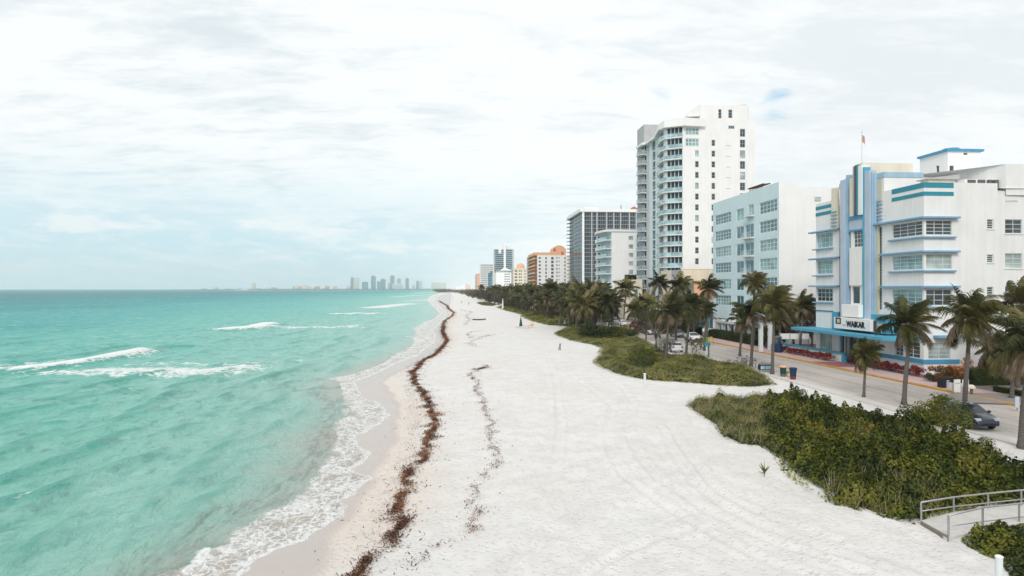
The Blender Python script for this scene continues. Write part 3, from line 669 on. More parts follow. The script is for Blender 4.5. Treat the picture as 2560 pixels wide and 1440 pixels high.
# blue belt at the ground floor and small eyebrow
mb = MB(); mb.prism([(HX-.12, HY-.12), (HX+uS1+.6, HY-.12), (HX+uS1+.6, HY-.003), (HX-.003, HY-.003), (HX-.003, HY+Fw.u(2160)), (HX-.12, HY+Fw.u(2160))], 2.2, 2.62); mb.build('belt', M['blued'], HT)
mb = MB(); fbox(mb, Fs, 1.0, uS1+.7, 4.9, 5.15, .003, .9); mb.build('ledge', M['ledge'], HT)
# --- tower: pylons
def pyl(name, px0, px1, out, ztop, mt, z0=5.0):
    mb = MB(); fbox(mb, Fw, Fw.u(px0), Fw.u(px1), z0, ztop, .004, out); return mb.build(name, M[mt], HT)
# depths: the pylons project ~1.2 m; photo columns re-cast on the projected plane
Fp = west(HX-.78, HY)
def pylp(name, pxr, pxl, F, outback, ztop, mt, z0=5.0, par=None):
    mb = MB(); fbox(mb, F, F.u(pxr), F.u(pxl), z0, ztop, -outback, 0); return mb.build(name, M[mt], par or HT)
pylp('pylon', 2112, 2100.5, Fp, .77, 23.5, 'lilac'); pylp('pylon', 2121.5, 2115, west(HX-.62, HY), .61, 24.0, 'blue')
pylp('pylon', 2115, 2112, west(HX-.7, HY), .69, 23.6, 'blue')
pylp('pylon', 2174, 2160, Fp, .77, 23.8, 'lilac'); pylp('pylon', 2160, 2156.5, west(HX-.85, HY), .84, 24.3, 'blueb'); pylp('pylon', 2180, 2174, west(HX-.62, HY), .61, 23.5, 'blue')
pylp('pylon', 2186, 2180.3, west(HX-.45, HY), .44, 23.3, 'blue')
pylp('pilaster', 2196, 2187, west(HX-.2, HY), .196, 17.3, 'panelcream', GZ)
# recess wall between the pylons
uc0, uc1 = Fp.u(2156.5), Fp.u(2121.5)
Fr = west(HX-.5, HY)
mb = MB(); rh = [(uc0+.3, uc1-.6, 15.0, 17.0), (uc0+1.0, uc1-.3, 8.2, 10.3)]; wall(mb, Fr, uc0, uc1, 5.0, 17.9, rh); mb.build('recess_wall', M['white2'], HT)
window(HT, Fr, rh[0], 3, 4, 'gl_dark'); window(HT, Fr, rh[1], 1, 1, 'gl_dark')
mb = MB(); fbox(mb, Fr, uc0, uc1, 17.15, 18.35, .02, .2); mb.build('lintel', M['lilac'], HT)
mb = MB(); fbox(mb, Fr, uc0, uc1, 18.36, 18.75, .02, .32); mb.build('lintel_cap', M['blued'], HT); mb = MB(); fbox(mb, Fr, uc0, uc1, 16.95, 17.14, .02, .24); mb.build('lintel_edge', M['blued'], HT)
mb = MB(); k = 7; w_ = (uc1-uc0-.2)/k
for i in range(k): fbox(mb, Fr, uc0+.1+i*w_+.05, uc0+.1+(i+1)*w_-.05, 10.4, 14.95, .1, .27)
fbox(mb, Fr, uc0+.1, uc1-.1, 10.42, 14.9, .02, .18); mb.build('fluted_panel', M['white2'], HT)
mb = MB(); fbox(mb, Fr, uc0-.2, uc1+.5, 6.6, 8.1, .02, .9); mb.build('balcony', M['white2'], HT, bevel=.05)
# central fin with green stripes, rising above
Ff = west(HX-1.0, HY); fu = lambda px: Ff.u(px)
mb = MB(); fbox(mb, Ff, fu(2156), fu(2122), 18.76, 22.4, -1.5, -.5); fbox(mb, Ff, fu(2152), fu(2133), 18.76, 24.9, -6.5, -.25); fbox(mb, Ff, fu(2140), fu(2122), 18.76, 23.4, -1.0, -.1)
mb.build('fin', M['cream'], HT)
mb = MB(); fbox(mb, Ff, fu(2154), fu(2145), 18.76, 24.6, -1.0, -.01); mb.build('fin', M['white2'], HT)
for a, b, mt, z in ((2145, 2141.5, 'teal', 24.75), (2139, 2136.5, 'greyd', 24.75), (2134, 2132.8, 'grey', 24.7)):
    mb = MB(); fbox(mb, Ff, fu(a), fu(b), 18.76, z, -.5, .05); mb.build('fin_stripe', M[mt], HT)
# tower block behind (blue coping), shoulders with louvres
uA, uB = Fw.u(2210.5), Fw.u(2187)
mb = MB(); Fsh = west(HX-.02, HY); Y0 = HY+uA; tx = 6.0
mb.prism([(HX-.02, Y0), (HX+4.6, Y0), (HX+4.6, HY+Fw.u(2100)), (HX-.02, HY+Fw.u(2100))], 17.54, 22.7)
mb.build('tower_block', M['white'], HT)
mb = MB(); mb.prism([(HX-.1, Y0-.08), (HX+4.68, Y0-.08), (HX+4.68, HY+Fw.u(2100)), (HX-.1, HY+Fw.u(2100))], 22.71, 23.3); mb.build('coping', M['blue'], HT)
mb = MB(); fbox(mb, Fsh, uA+.35, uB, 20.3, 22.6, .003, .04); mb.build('cream_panel', M['panelcream'], HT)
for i in range(6):
    mb = MB(); fbox(mb, Fsh, uA+.25, uB-.02, 17.95+i*.42, 18.08+i*.42, .003, .22); mb.build('louvre', M['grey' if i % 2 else 'ledge'], HT)
mb = MB(); fbox(mb, Fw, Fw.u(2098.5), Fw.u(2084), 17.72, 22.9, .003, .3); mb.build('shoulder', M['cream'], HT)
for i in range(5):
    mb = MB(); fbox(mb, Fw, Fw.u(2098), Fw.u(2085), 18.0+i*.45, 18.13+i*.45, .302, .46); mb.build('louvre', M['ledge'], HT)
# flagpole
fpx, fpy = HX+.6, HY+Fw.u(2143)
mb = MB(); mb.tube([(fpx, fpy, 22), (fpx, fpy, 29.0)], [.07, .045], 8); mb.lathe((fpx, fpy, 29.0), [(.02, 0), (.09, .06), (.09, .14), (.01, .2)], 10); mb.build('flagpole', M['frame'], HT)
mb = MB(); 
for i in range(6):
    a0, a1 = i/6, (i+1)/6
    P = lambda t, z: (fpx+.03+.28*t, fpy-.2*t+.12*math.sin(t*7), z-.9*t*t)
    mb.quad(P(a0, 27.9), P(a1, 27.9), P(a1, 28.8), P(a0, 28.8))
mb.build('flag', paint('faded_orange_flag', (.62, .36, .28, 1), .8, .1), HT)
# penthouse, roof structures
ph = MB(); P1 = 58.0; Pw = west(P1, 76.3); Ps = south(P1, 76.3); yl = 76.3+Pw.u(2300); xr = P1+Ps.u(2452)
hw = [(Pw.u(2348), Pw.u(2340), Pw.z(2344, 432), Pw.z(2344, 414))]; hs_ = [(Ps.u(2374), Ps.u(2385), Ps.z(2380, 430), Ps.z(2380, 414)), (Ps.u(2409), Ps.u(2419), Ps.z(2412, 387), Ps.z(2412, 382))]
wall(ph, Pw, 0, Pw.u(2300), 20, 26.3, hw); wall(ph, Ps, 0, xr-P1, 20, 26.3, hs_); ph.quad((xr, 76.3, 20), (xr, yl, 20), (xr, yl, 26.3), (xr, 76.3, 26.3)); ph.quad((P1, yl, 20), (xr, yl, 20), (xr, yl, 26.3), (P1, yl, 26.3)); ph.quad((P1, 76.3, 26.28), (xr, 76.3, 26.28), (xr, yl, 26.28), (P1, yl, 26.28))
PH = ph.build('penthouse', M['white2'], HT)
for F_, h in ((Pw, hw[0]), (Ps, hs_[0]), (Ps, hs_[1])):
    g = MB(); g.quad(F_.pt(h[0], h[2], -.15), F_.pt(h[1], h[2], -.15), F_.pt(h[1], h[3], -.15), F_.pt(h[0], h[3], -.15)); g.build('window', M['gl_dark'], PH)
mb = MB(); mb.prism([(P1-.25, 76.05), (xr+.25, 76.05), (xr+.25, yl+.2), (P1-.25, yl+.2)], 26.3, 26.56); mb.lathe((P1+1.4, 77.6, 26.56), [(1.0, 0), (1.0, .16), (.85, .3), (.2, .34)], 18); mb.build('penthouse_roof', M['blued'], PH)
# curved parapet wall sweeping to the right
mb = MB(); pts = [(2266, 455, 80, 448), (2300, 432, 81, 455), (2335, 432, 78, 455)]
mb.box(HX+4.6, HX+8.5, HY+9.5, HY+16, 20.6, 22.9)
crv = []
for i, (px, py) in enumerate([(2372, 436), (2400, 427), (2432, 421), (2470, 417), (2515, 410)]):
    D = 78.5-i*1.6; crv.append((*AT(px, D), ZD(py, D)))
for (x0, y0, z0), (x1, y1, z1) in zip(crv, crv[1:]): mb.quad((x0, y0, 20.5), (x1, y1, 20.5), (x1, y1, z1), (x0, y0, z0))
x0, y0, z0 = crv[-1]; mb.quad((x0, y0, 19.9), (x0+9, y0-.3, 19.9), (x0+9, y0-.3, z0), (x0, y0, z0)); mb.quad((x0, y0, z0), (x0+9, y0-.3, z0), (x0+9, y0+9, z0), (x0-6, y0+9, z0)); 
mb.build('curved_parapet', M['white'], HT)
D = 72.2
for a, b in ((2424, 2448), (2451, 2472), (2476, 2489), (2491, 2505)):
    A, B = AT(a, D), AT(b, D); mb = MB(); z0, z1 = ZD(461, D), ZD(448, D)
    mb.box(A[0]+.06, B[0]-.06, A[1]+.3, A[1]+1.0, z0-.9, z1); mb.build('louvred_opening', M['greyd'], HT)
A, B = AT(2418, D), AT(2508, D); mb = MB(); mb.box(A[0], B[0], A[1]+.35, A[1]+1.6, ZD(470, D)-.5, ZD(446.5, D)); mb.build('plant_room', M['white2'], HT)
A = AT(2372, 74); mb = MB(); mb.box(A[0]-2.6, A[0]+.4, A[1]-.4, A[1]+.9, 20.6, 21.75); mb.build('roof_hut', M['cream'], HT); mb = MB(); mb.prism([(A[0]-3.0, A[1]-.7), (A[0]+.7, A[1]-.7), (A[0]+.7, A[1]+1.1), (A[0]-3.0, A[1]+1.1)], 21.76, [21.84, 22.3, 22.3, 21.84]); mb.build('roof_hut_cover', M['grey'], HT)
# stuff on the letters
text_mesh('KMIVIPIN', .34, Fs2, Fs2.u(2514), 19.15, M['grey'], HT, .01, .01, 'faint_lettering')
# sign over the door, with its blue flanks
Fg = west(HX-1.9, HY); mb = MB(); fbox(mb, Fg, Fg.u(2176), Fg.u(2085), 5.15, 6.5, -1.88, 0); SG = mb.build('sign_board', M['white2'], HT, bevel=.02)
us = Fg.u(2118)
Fl = Fac(HX-1.9, HY+Fg.u(2085), 0, -1, -1, 0)
text_mesh('WAIKAR', .92, Fl, Fg.u(2085)-Fg.u(2117), 5.5, M['black'], SG, .01, .03, 'sign_lettering', .045)
mb = MB(); L0 = Fg.u(2085); 
fbox(mb, Fg, L0-Fl.d[1]*0-1.55, L0-.4, 5.7, 6.5, .004, .03); mb.build('sign_picture', M['brown'], SG); mb = MB(); fbox(mb, Fg, L0-1.3, L0-.75, 5.85, 6.3, .032, .04); mb.build('sign_picture_face', M['panelcream'], SG)
mb = MB(); fbox(mb, Fg, L0-2.6, L0-1.9, 5.55, 5.7, .004, .02); mb.build('sign_underline', M['grey'], SG)
Fg2 = west(HX-1.5, HY); mb = MB(); fbox(mb, Fg2, Fg2.u(2215), Fg2.u(2177), 5.0, 7.1, -1.45, 0); FL = mb.build('sign_flank', M['blueb'], HT)
for i, z in enumerate((5.3, 5.85)):
    mb = MB(); fbox(mb, Fg2, Fg2.u(2213), Fg2.u(2194), z, z+.22, .004, .03); mb.build('pink_bar', M['orangel'], FL)
mb = MB(); fbox(mb, Fg2, Fg2.u(2191), Fg2.u(2180), 5.2, 6.4, .004, .05); mb.build('sign_end_panel', M['brown'], FL)
mb = MB(); fbox(mb, Fw, Fw.u(2100), Fw.u(2085), 5.0, 7.05, .004, .25); mb.build('sign_flank', M['blueb'], HT)
# teal frame of the lower left bay
for a, b, z0, z1 in ((2083.5, 2040, 7.0, 7.16), (2083.5, 2081.5, 4.7, 6.99)):
    mb = MB(); fbox(mb, Fw, Fw.u(a), Fw.u(b), z0, z1, .003, .08); mb.build('teal_frame', M['teal'], HT)
# long blue canopy reaching past the left bay
Fc = west(HX-3.4, HY); c0, c1 = HY+Fc.u(2222), HY+Fc.u(1974)
mb = MB(); mb.prism([(HX-3.4, c0+1.2), (HX-2.8, c0), (HX-.01, c0), (HX-.01, c1), (HX-3.2, c1)], 4.45, 4.85); mb.build('canopy', M['blueb'], HT, bevel=.04)
# entrance: dark glazing, door frame
mb = MB(); fbox(mb, Fw, Fw.u(2180), Fw.u(2104), GZ+.02, 4.4, .004, .05); mb.build('entrance_glazing', M['gl_dark'], HT)
for px in (2106, 2118, 2126, 2150, 2178):
    mb = MB(); fbox(mb, Fw, Fw.u(px+1.5), Fw.u(px-1.5), GZ+.02, 4.4, .052, .3); mb.build('entrance_post', M['blue' if px in (2106, 2178) else 'grey'], HT)
# terrace wall with blue cap (a thing of its own)
TW = thing('terrace_wall', 'low white terrace wall with a bright blue cap in front of the hotel entrance', 'wall', (46.8, 80.5, GZ))
Ft = west(46.9, HY); a0, a1 = Ft.u(2108), Ft.u(1935)
mb = MB(); fbox(mb, Ft, a0, a1, GZ, 1.95, -.25, 0); mb.build('wall', M['white2'], TW); mb = MB(); fbox(mb, Ft, a0-.05, a1, 1.95, 2.2, -.32, .06); fbox(mb, Ft, a0-.3, a0+.3, GZ, 1.94, -.3, .05); mb.build('cap', M['blueb'], TW)
# ================================================================ AQUA APARTMENT BLOCK
BX = 52.0; Bc = AT(1947, 110.3); BY = Bc[1]
B2 = thing('apartment_block', 'seven storey six storey white apartment block with a pale aqua front left of the hotel', 'apartment building', (BX, BY, GZ))
F = west(BX, BY); Fb = south(BX, BY); ul = F.u(1782.5); zt = 27.3
fz = [23.7, 20.45, 17.25, 14.1, 10.9, 7.75]
hA = [(F.u(1827.5), F.u(1788), z-.98, z+.98) for z in fz]; hB = [(F.u(1859.5), F.u(1841), z-1.2, z+1.0) for z in fz]; hC = [(F.u(1884.5), F.u(1864), z-1.3, z+1.05) for z in fz[1:4]]; hC = [(F.u(1884.5), F.u(1871), fz[0]-.7, fz[0]+1.2)]+hC
hD = [(F.u(1943), F.u(1899), z-1.0, z+1.0) for z in fz]
mb = MB(); wall(mb, F, 0, ul, 4.3, zt, hA+hB+hC+hD, .25); mb.build('front_wall', M['aqua'], B2)
mb = MB(); xe = BX+26; x2 = BX+Fb.u(2000); hS = [(BX*0+Fb.u(2036), Fb.u(2053), Fb.z(2045, 505), Fb.z(2045, 492))]
wall(mb, Fb, 0, Fb.u(2000), GZ, zt); wall(mb, Fb, Fb.u(2000), 26, GZ, zt-.8, hS, .1)
mb.quad((xe, BY, GZ), (xe, BY+ul, GZ), (xe, BY+ul, zt-.8), (xe, BY, zt-.8)); mb.quad((BX, BY+ul, 1), (xe, BY+ul, 1), (xe, BY+ul, zt-.9), (BX, BY+ul, zt-.9))
mb.quad((BX, BY, zt-.9), (xe, BY, zt-.9), (xe, BY+ul, zt-.9), (BX, BY+ul, zt-.9)); mb.box(BX+.003, BX+.25, BY+.01, BY+ul, zt-.9, zt)
mb.box(x2-.3, x2, BY+.02, BY+ul, zt-.9, zt-.01); mb.build('side_wall', M['white2'], B2)
for i, h in enumerate(hA): window(B2, F, h, 6, 3, ['gl_teal', 'gl_teal', 'gl_curt', 'gl_blue', 'gl_curt', 'gl_curt'][i], bar=.09)
for i, h in enumerate(hD): window(B2, F, h, 5, 3, ['gl_teal', 'gl_teal', 'gl_curt', 'gl_curt', 'gl_blue', 'gl_teal'][i], bar=.09)
for i, h in enumerate(hB): window(B2, F, h, 2, 1, ['gl_curt', 'gl_teal', 'gl_blue', 'gl_blue', 'gl_teal', 'gl_teal'][i], bar=.09)
for i, h in enumerate(hC):
    window(B2, F, h, 2, 1, ['gl_curt', 'gl_blue', 'gl_teal', 'gl_blue'][i], bar=.09)
    mb = MB(); fbox(mb, F, h[0]-.25, h[1]+.25, h[2]-.32, h[2]-.14, .004, .85); a, b = F.pt(h[0]-.2, 0, .8), F.pt(h[1]+.2, 0, .8)
    railing(mb, [F.pt(h[0]-.2, 0, .02)[:2], a[:2], b[:2], F.pt(h[1]+.2, 0, .02)[:2]], h[2]-.14, .95, .5, .025, 2); mb.build('balcony', M['frame'], B2)
window(B2, Fb, hS[0], 2, 2, 'gl_cur', depth=.1)
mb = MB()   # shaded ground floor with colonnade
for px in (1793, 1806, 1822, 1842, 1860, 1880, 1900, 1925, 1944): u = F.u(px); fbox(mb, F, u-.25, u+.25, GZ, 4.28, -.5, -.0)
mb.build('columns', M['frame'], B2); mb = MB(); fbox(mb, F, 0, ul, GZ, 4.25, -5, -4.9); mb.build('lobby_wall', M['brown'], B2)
PO = west(BX-3.5, BY); mb = MB(); fbox(mb, PO, PO.u(1905), PO.u(1786), 3.75, 4.2, -3.45, 0); railing(mb, [PO.pt(PO.u(1905), 0, -.1)[:2], PO.pt(PO.u(1786), 0, -.1)[:2]], 4.2, .9, 2.5, .03, 2); mb.build('porch_roof', M['frame'], B2)
for i, px in enumerate((1791, 1803, 1818, 1834, 1852, 1868, 1899)):
    u = PO.u(px); mb = MB(); fbox(mb, PO, u-.22, u+.22, GZ, 3.74, -.55, -.12); mb.build('porch_column', M['aqua' if i in (1,) else 'frame'], B2)
mb = MB(); fbox(mb, PO, PO.u(1855), PO.u(1790), 4.5, 6.9, -3.4, -2.4); 
# rooftop trellis
a = F.u(1892); b = F.u(1862); mb = MB()
for i in range(7): u = a+(b-a)*i/6; mb.tube([F.pt(u, zt-.9, -1.0), F.pt(u, zt+.9, -1.0)], .09, 5); mb.tube([F.pt(u, zt+.75, -.6), F.pt(u+.4, zt+1.05, -2.6)], .12, 5)
mb.tube([F.pt(a-.4, zt+.9, -1), F.pt(b+.4, zt+.9, -1)], .1, 5); fbox(mb, F, a, b, zt-.9, zt+.3, -1.6, -1.2); mb.build('roof_trellis', M['brown'], B2)
# ================================================================ TALL GLASS TOWER
TY = 180.6; TX = 61.2
TT = thing('apartment_tower', 'tallest white tower with dark curved glass bay and stacked balconies', 'apartment tower', (TX, TY, GZ))
Ts = south(TX, TY); txr = TX+Ts.u(1888); ztw = 56.2; FH = 2.93; zfl = [54.0-FH*i for i in range(18)]
colA = (Ts.u(1738), Ts.u(1747)); colB = (Ts.u(1779), Ts.u(1788)); colC = (Ts.u(1850), Ts.u(1863))
hs_ = []; hT = []
for i in range(14):
    z = zfl[i]
    if i >= 2: hT.append((*colA, z-2.2, z-.55))
    if i >= 1: hT.append((*colB, z-2.2, z-.55))
    hT.append((*colC, z-2.5, z-.35))
cor = [(Ts.u(1713), Ts.u(1748), zfl[0]-2.3, zfl[0]-.25), (Ts.u(1713), Ts.u(1748), zfl[1]-2.45, zfl[1]-.2)]
top = [(Ts.u(1796), Ts.u(1804), Ts.z(1800, 296), Ts.z(1800, 273)), (Ts.u(1821), Ts.u(1831), Ts.z(1826, 295), Ts.z(1826, 274)), (Ts.u(1821), Ts.u(1836), Ts.z(1828, 322), Ts.z(1828, 314))]
mb = MB(); xpl = Ts.u(1750)
wall(mb, Ts, 0, xpl, GZ, ztw-1.5, [h for h in hT+cor if h[1] <= xpl+.01], .2); wall(mb, Ts, xpl, txr-TX, GZ, ztw, [h for h in hT+top[2:] if h[0] > xpl], .2)
zpent = Ts.z(1750, 262); wall(mb, Ts, xpl, Ts.u(1870), ztw, zpent, top[:2], .2)
mb.quad((txr, TY, GZ), (txr, TY+22, GZ), (txr, TY+22, ztw), (txr, TY, ztw)); mb.quad((TX, TY, ztw-1.6), (txr, TY, ztw-1.6), (txr, TY+22, ztw-1.6), (TX, TY+22, ztw-1.6))
xa, xb = TX+xpl, TX+Ts.u(1870); mb.quad((xa, TY, ztw-1.5), (xa, TY+9, ztw-1.5), (xa, TY+9, zpent), (xa, TY, zpent)); mb.quad((xb, TY, ztw), (xb, TY+9, ztw), (xb, TY+9, zpent), (xb, TY, zpent)); mb.quad((xa, TY, zpent-.02), (xb, TY, zpent-.02), (xb, TY+9, zpent-.02), (xa, TY+9, zpent-.02))
mb.quad((xa, TY+9, ztw), (xb, TY+9, ztw), (xb, TY+9, zpent), (xa, TY+9, zpent))
mb.build('south_wall', M['white2'], TT)
random.seed(3)
for h in hT: window(TT, Ts, h, 2 if h[1]-h[0] > 1.2 else 1, 2, random.choice(['gl_dark', 'gl_dark', 'gl_blue', 'gl_cur'] if h[0] > 12 else ['gl_dark', 'gl_cur', 'gl_dark']), 'framed', bar=.08)
for h in cor: window(TT, Ts, h, 4, 2, 'gl_curt', 'frame', bar=.2)
for h in top[:2]: window(TT, Ts, h, 1, 3, 'gl_dark', 'framed', bar=.1)
window(TT, Ts, top[2], 3, 1, 'gl_blue', 'framed', bar=.1)
for i in range(1, 12):   # faint vent slots
    mb = MB(); u = Ts.u(1815); fbox(mb, Ts, u, u+1.25, zfl[i]-2.1, zfl[i]-1.95, .002, .03); mb.build('vent_slot', M['grey'], TT)
# bay and seaward side
def PD(px, D): return AT(px, D)
bay = [(TX, TY), PD(1668, 187), PD(1660, 189), PD(1650, 197), PD(1647, 199.5), PD(1626, 207), PD(1624, 208), PD(1611, 209.5)]
bay[-1] = (bay[-1][0], bay[-1][1]); endp = (bay[-1][0], bay[-1][1]+8)
foot = [(TX, TY+.5)]+bay[1:]+[endp, (TX+12, endp[1]), (TX+12, TY+.5)]
core = MB(); core.prism(foot[::-1], GZ, ztw-2.0); core.build('glass_core', M['gl_high'], TT)
def offs(P, d):
    out = []
    for i, p in enumerate(P):
        a = P[max(i-1, 0)]; b = P[min(i+1, len(P)-1)]; tx_, ty_ = b[0]-a[0], b[1]-a[1]; l = math.hypot(tx_, ty_); out.append((p[0]-ty_/l*d, p[1]+tx_/l*d))
    return out
def segfac(p, q): return Fac(p[0], p[1], q[0]-p[0], q[1]-p[1], -(q[1]-p[1]), q[0]-p[0])
segs = list(zip(bay, bay[1:]))
# which stretches are glass bays, teal walls, piers
for si, (p, q) in enumerate(segs):
    Fq = segfac(p, q); L = math.hypot(q[0]-p[0], q[1]-p[1])
    if si in (1, 3, 5):
        mb = MB(); fbox(mb, Fq, -.1, L+.1, GZ, ztw-2.0, .0, .12); mb.build('pier', M['white'], TT)
    if si in (0, 2, 6, 4):
        mb = MB(); fr = MB(); cols = {0: 4, 2: 3, 4: 3, 6: 2}[si]
        for i in range(cols+1): u = L*i/cols; fbox(fr, Fq, max(0, u-.09), min(L, u+.09), 6, ztw-2, .01, .1)
        for z in zfl[1:]: fbox(fr, Fq, 0, L, z-.25, z+.2, .0, .14); fbox(fr, Fq, .1, L-.1, z+.95, z+1.05, .01, .09)
        fr.build('mullions', M['frame'], TT)
        if si == 4: mb = MB(); [fbox(mb, Fq, L*a, L*b, 8, ztw-2, .02, .3) for a, b in ((0, .28), (.72, 1))]; mb.build('teal_wall_strip', M['aqua'], TT)
        if si == 6: mb = MB(); fbox(mb, Fq, .0, L*.45, 8, ztw-2, .02, .2); mb.build('end_pier', M['grey'], TT)
sl_ = offs(bay[:6], .95)
for i, z in enumerate(zfl[:16]):     # projecting balcony slabs with rails
    P = [bay[0]]+sl_[0:1]+sl_[1:4]+[bay[3]]+[bay[2], bay[1]]
    mb = MB(); mb.prism(P, z-.16, z+.08); mb.build('balcony_slab', M['white2'], TT)
    mb = MB(); railing(mb, [sl_[0], sl_[1], sl_[2], sl_[3]], z+.08, 1.0, 1.6, .03, 2)
    for (ax_, ay_), (bx_, by_) in zip(sl_[0:3], sl_[1:4]): mb.quad((ax_, ay_, z+.1), (bx_, by_, z+.1), (bx_, by_, z+1.0), (ax_, ay_, z+1.0), 1)
    mb.build('balcony_rail', [M['frame'], M['railg']], TT)
    q = bay[6]; e = bay[7]
    if i >= 1:
        bx = e[0]-1.6; mb = MB(); mb.prism([(bx, e[1]-.8), (e[0]+.1, e[1]-1.4), (e[0]+.1, e[1]+4.5), (bx-.2, e[1]+3.0)], z-.12, z+.1); railing(mb, [(e[0], e[1]-1.3), (bx+.05, e[1]-.7), (bx-.15, e[1]+2.9)], z+.1, 1.0, .8, .05, 3); mb.build('end_balcony', M['frame'], TT)
    if 0 < i < 10:
        mb = MB(); mb.lathe((txr-.1, TY+4, z-2.6), [(1.0, 0), (1.35, .25), (1.35, .38)], 14); railing(mb, [(txr+1.2*math.cos(a), TY+4+1.2*math.sin(a)) for a in [-1.5+.5*k for k in range(7)]], z-2.25, .95, .7, .04, 2); mb.build('side_balcony', M['frame'], TT)
# sweeping roof
ro = offs(bay, 1.5); mb = MB(); rp = [(TX+xpl+1.2, TY-.9), ]+[(TX, TY-1.6)]+ro[1:]+[(ro[-1][0], ro[-1][1]+6), (TX+xpl, TY+26), (TX+xpl, TY)]
zz = [ztw-.2]*2+[ztw-.3, ztw-.6, ztw-1.2, ztw-1.6, ztw-2.2, ztw-2.6, ztw-3.0]+[ztw-3, ztw-.5, ztw]
mb.prism(rp[::-1], ztw-2.3, [max(ztw-1.6, z) for z in zz][::-1]); mb.prism([(TX+xpl, TY+.05), (TX+.5, TY+.2), bay[2], bay[4], (TX+xpl, TY+20)][::-1], ztw-1.7, ztw-.1); mb.build('roof', M['white2'], TT)
a = PD(1610, 214); b = PD(1640, 222); mb = MB(); mb.prism([(a[0], a[1]), (a[0]+7, a[1]), (a[0]+7, a[1]+8), (a[0], a[1]+8)], 50, ZD(311, 214)); mb.build('stair_tower', M['grey'], TT)
mb = MB(); lx_ = TX+Ts.u(1721); mb.prism([(lx_, TY+.4), (xa-.02, TY-.25), (xa-.02, TY+9), (lx_, TY+9)], zpent-3.1, [zpent-2.6, zpent+.25, zpent+.25, zpent-2.6]); mb.build('raking_roof', M['white'], TT)
xr1, xr2 = TX+Ts.u(1822), TX+Ts.u(1868); mb = MB(); mb.prism([(xr1, TY+1.5), (xr2-1.0, TY+.3), (xr2, TY+.3), (xr2, TY+7), (xr1, TY+7)], zpent-.1, [zpent+.2, zpent+.5, zpent+.5, zpent+.3, zpent+.2]); mb.build('plant_room', M['cream'], TT)
c_ = AT(1868, 188); mb = MB(); mb.tube([(c_[0], c_[1], ztw-1), (c_[0], c_[1], zpent+.2)], .35, 10); mb.build('flue', M['frame'], TT)
# cream podium in front of the tower
PB = thing('podium_building', 'low cream windowless building at the foot of the tall tower', 'building', (*AT(1703, 160), GZ))
F = west(*AT(1703, 160)); Fp2 = south(*AT(1703, 160)); mb = MB(); zt2 = ZD(673, 160); uu = F.u(1652)
wall(mb, Fp2, 0, 18, GZ, zt2, [(Fp2.u(1713), Fp2.u(1727), zt2-.0-8.0, zt2-6.2)]); o0 = F.o; mb.quad((o0[0], o0[1], zt2-.02), (o0[0]+18, o0[1], zt2-.02), (o0[0]+18, o0[1]+uu, zt2-.02), (o0[0], o0[1]+uu, zt2-.02)); wall(mb, F, uu*.45, uu, GZ, zt2); mb.build('wall', M['cream'], PB)
mb = MB(); wall(mb, F, 0, uu*.45, GZ, zt2-.1); mb.build('grey_wall', M['grey'], PB); mb = MB(); fbox(mb, Fp2, -.1, 18, zt2, zt2+.25, -.3, .1); mb.build('coping', M['white2'], PB)
OB = thing('orange_annex', 'small peach coloured annex with tan side among palms below the cream building', 'building', (*AT(1735, 150), GZ))
F = west(*AT(1735, 150)); Fp2 = south(*AT(1735, 150)); mb = MB(); z3 = ZD(701, 150); wall(mb, Fp2, 0, 6.5, GZ, z3, [(1, 2.6, 2, 4.2)]); o0 = F.o; mb.quad((o0[0], o0[1], z3-.1), (o0[0]+6.5, o0[1], z3-.1), (o0[0]+6.5, o0[1]+9, z3-.1), (o0[0], o0[1]+9, z3-.1)); mb.build('peach_wall', M['orangel'], OB)
mb = MB(); wall(mb, F, 0, F.u(1712), GZ, z3+.3); mb.build('tan_wall', M['panelcream'], OB); window(OB, Fp2, (1, 2.6, 2, 4.2), 2, 2)
WB = thing('white_pavilion', 'low white pavilion with flat overhanging roof behind the palms', 'building', (*AT(1690, 146), GZ))
F = west(*AT(1700, 143)); Fp2 = south(*AT(1700, 143)); mb = MB(); z3 = ZD(757, 143)
wall(mb, F, 0, 14, GZ, z3, [(1+3*i, 3.2+3*i, 2, z3-1.2) for i in range(4)]); wall(mb, Fp2, 0, 8.2, GZ, z3, [(1, 7.4, 1.6, z3-1.3)]); mb.build('wall', M['white2'], WB); o0 = F.o
mb = MB(); mb.box(o0[0]-.8, o0[0]+8.4, o0[1]-.8, o0[1]+15, z3, z3+.35); mb.build('roof', M['lilac'], WB)
for i in range(4): window(WB, F, (1+3*i, 3.2+3*i, 2, z3-1.2), 2, 1, 'gl_teal')
window(WB, Fp2, (1, 7.4, 1.6, z3-1.3), 6, 1, 'gl_teal')
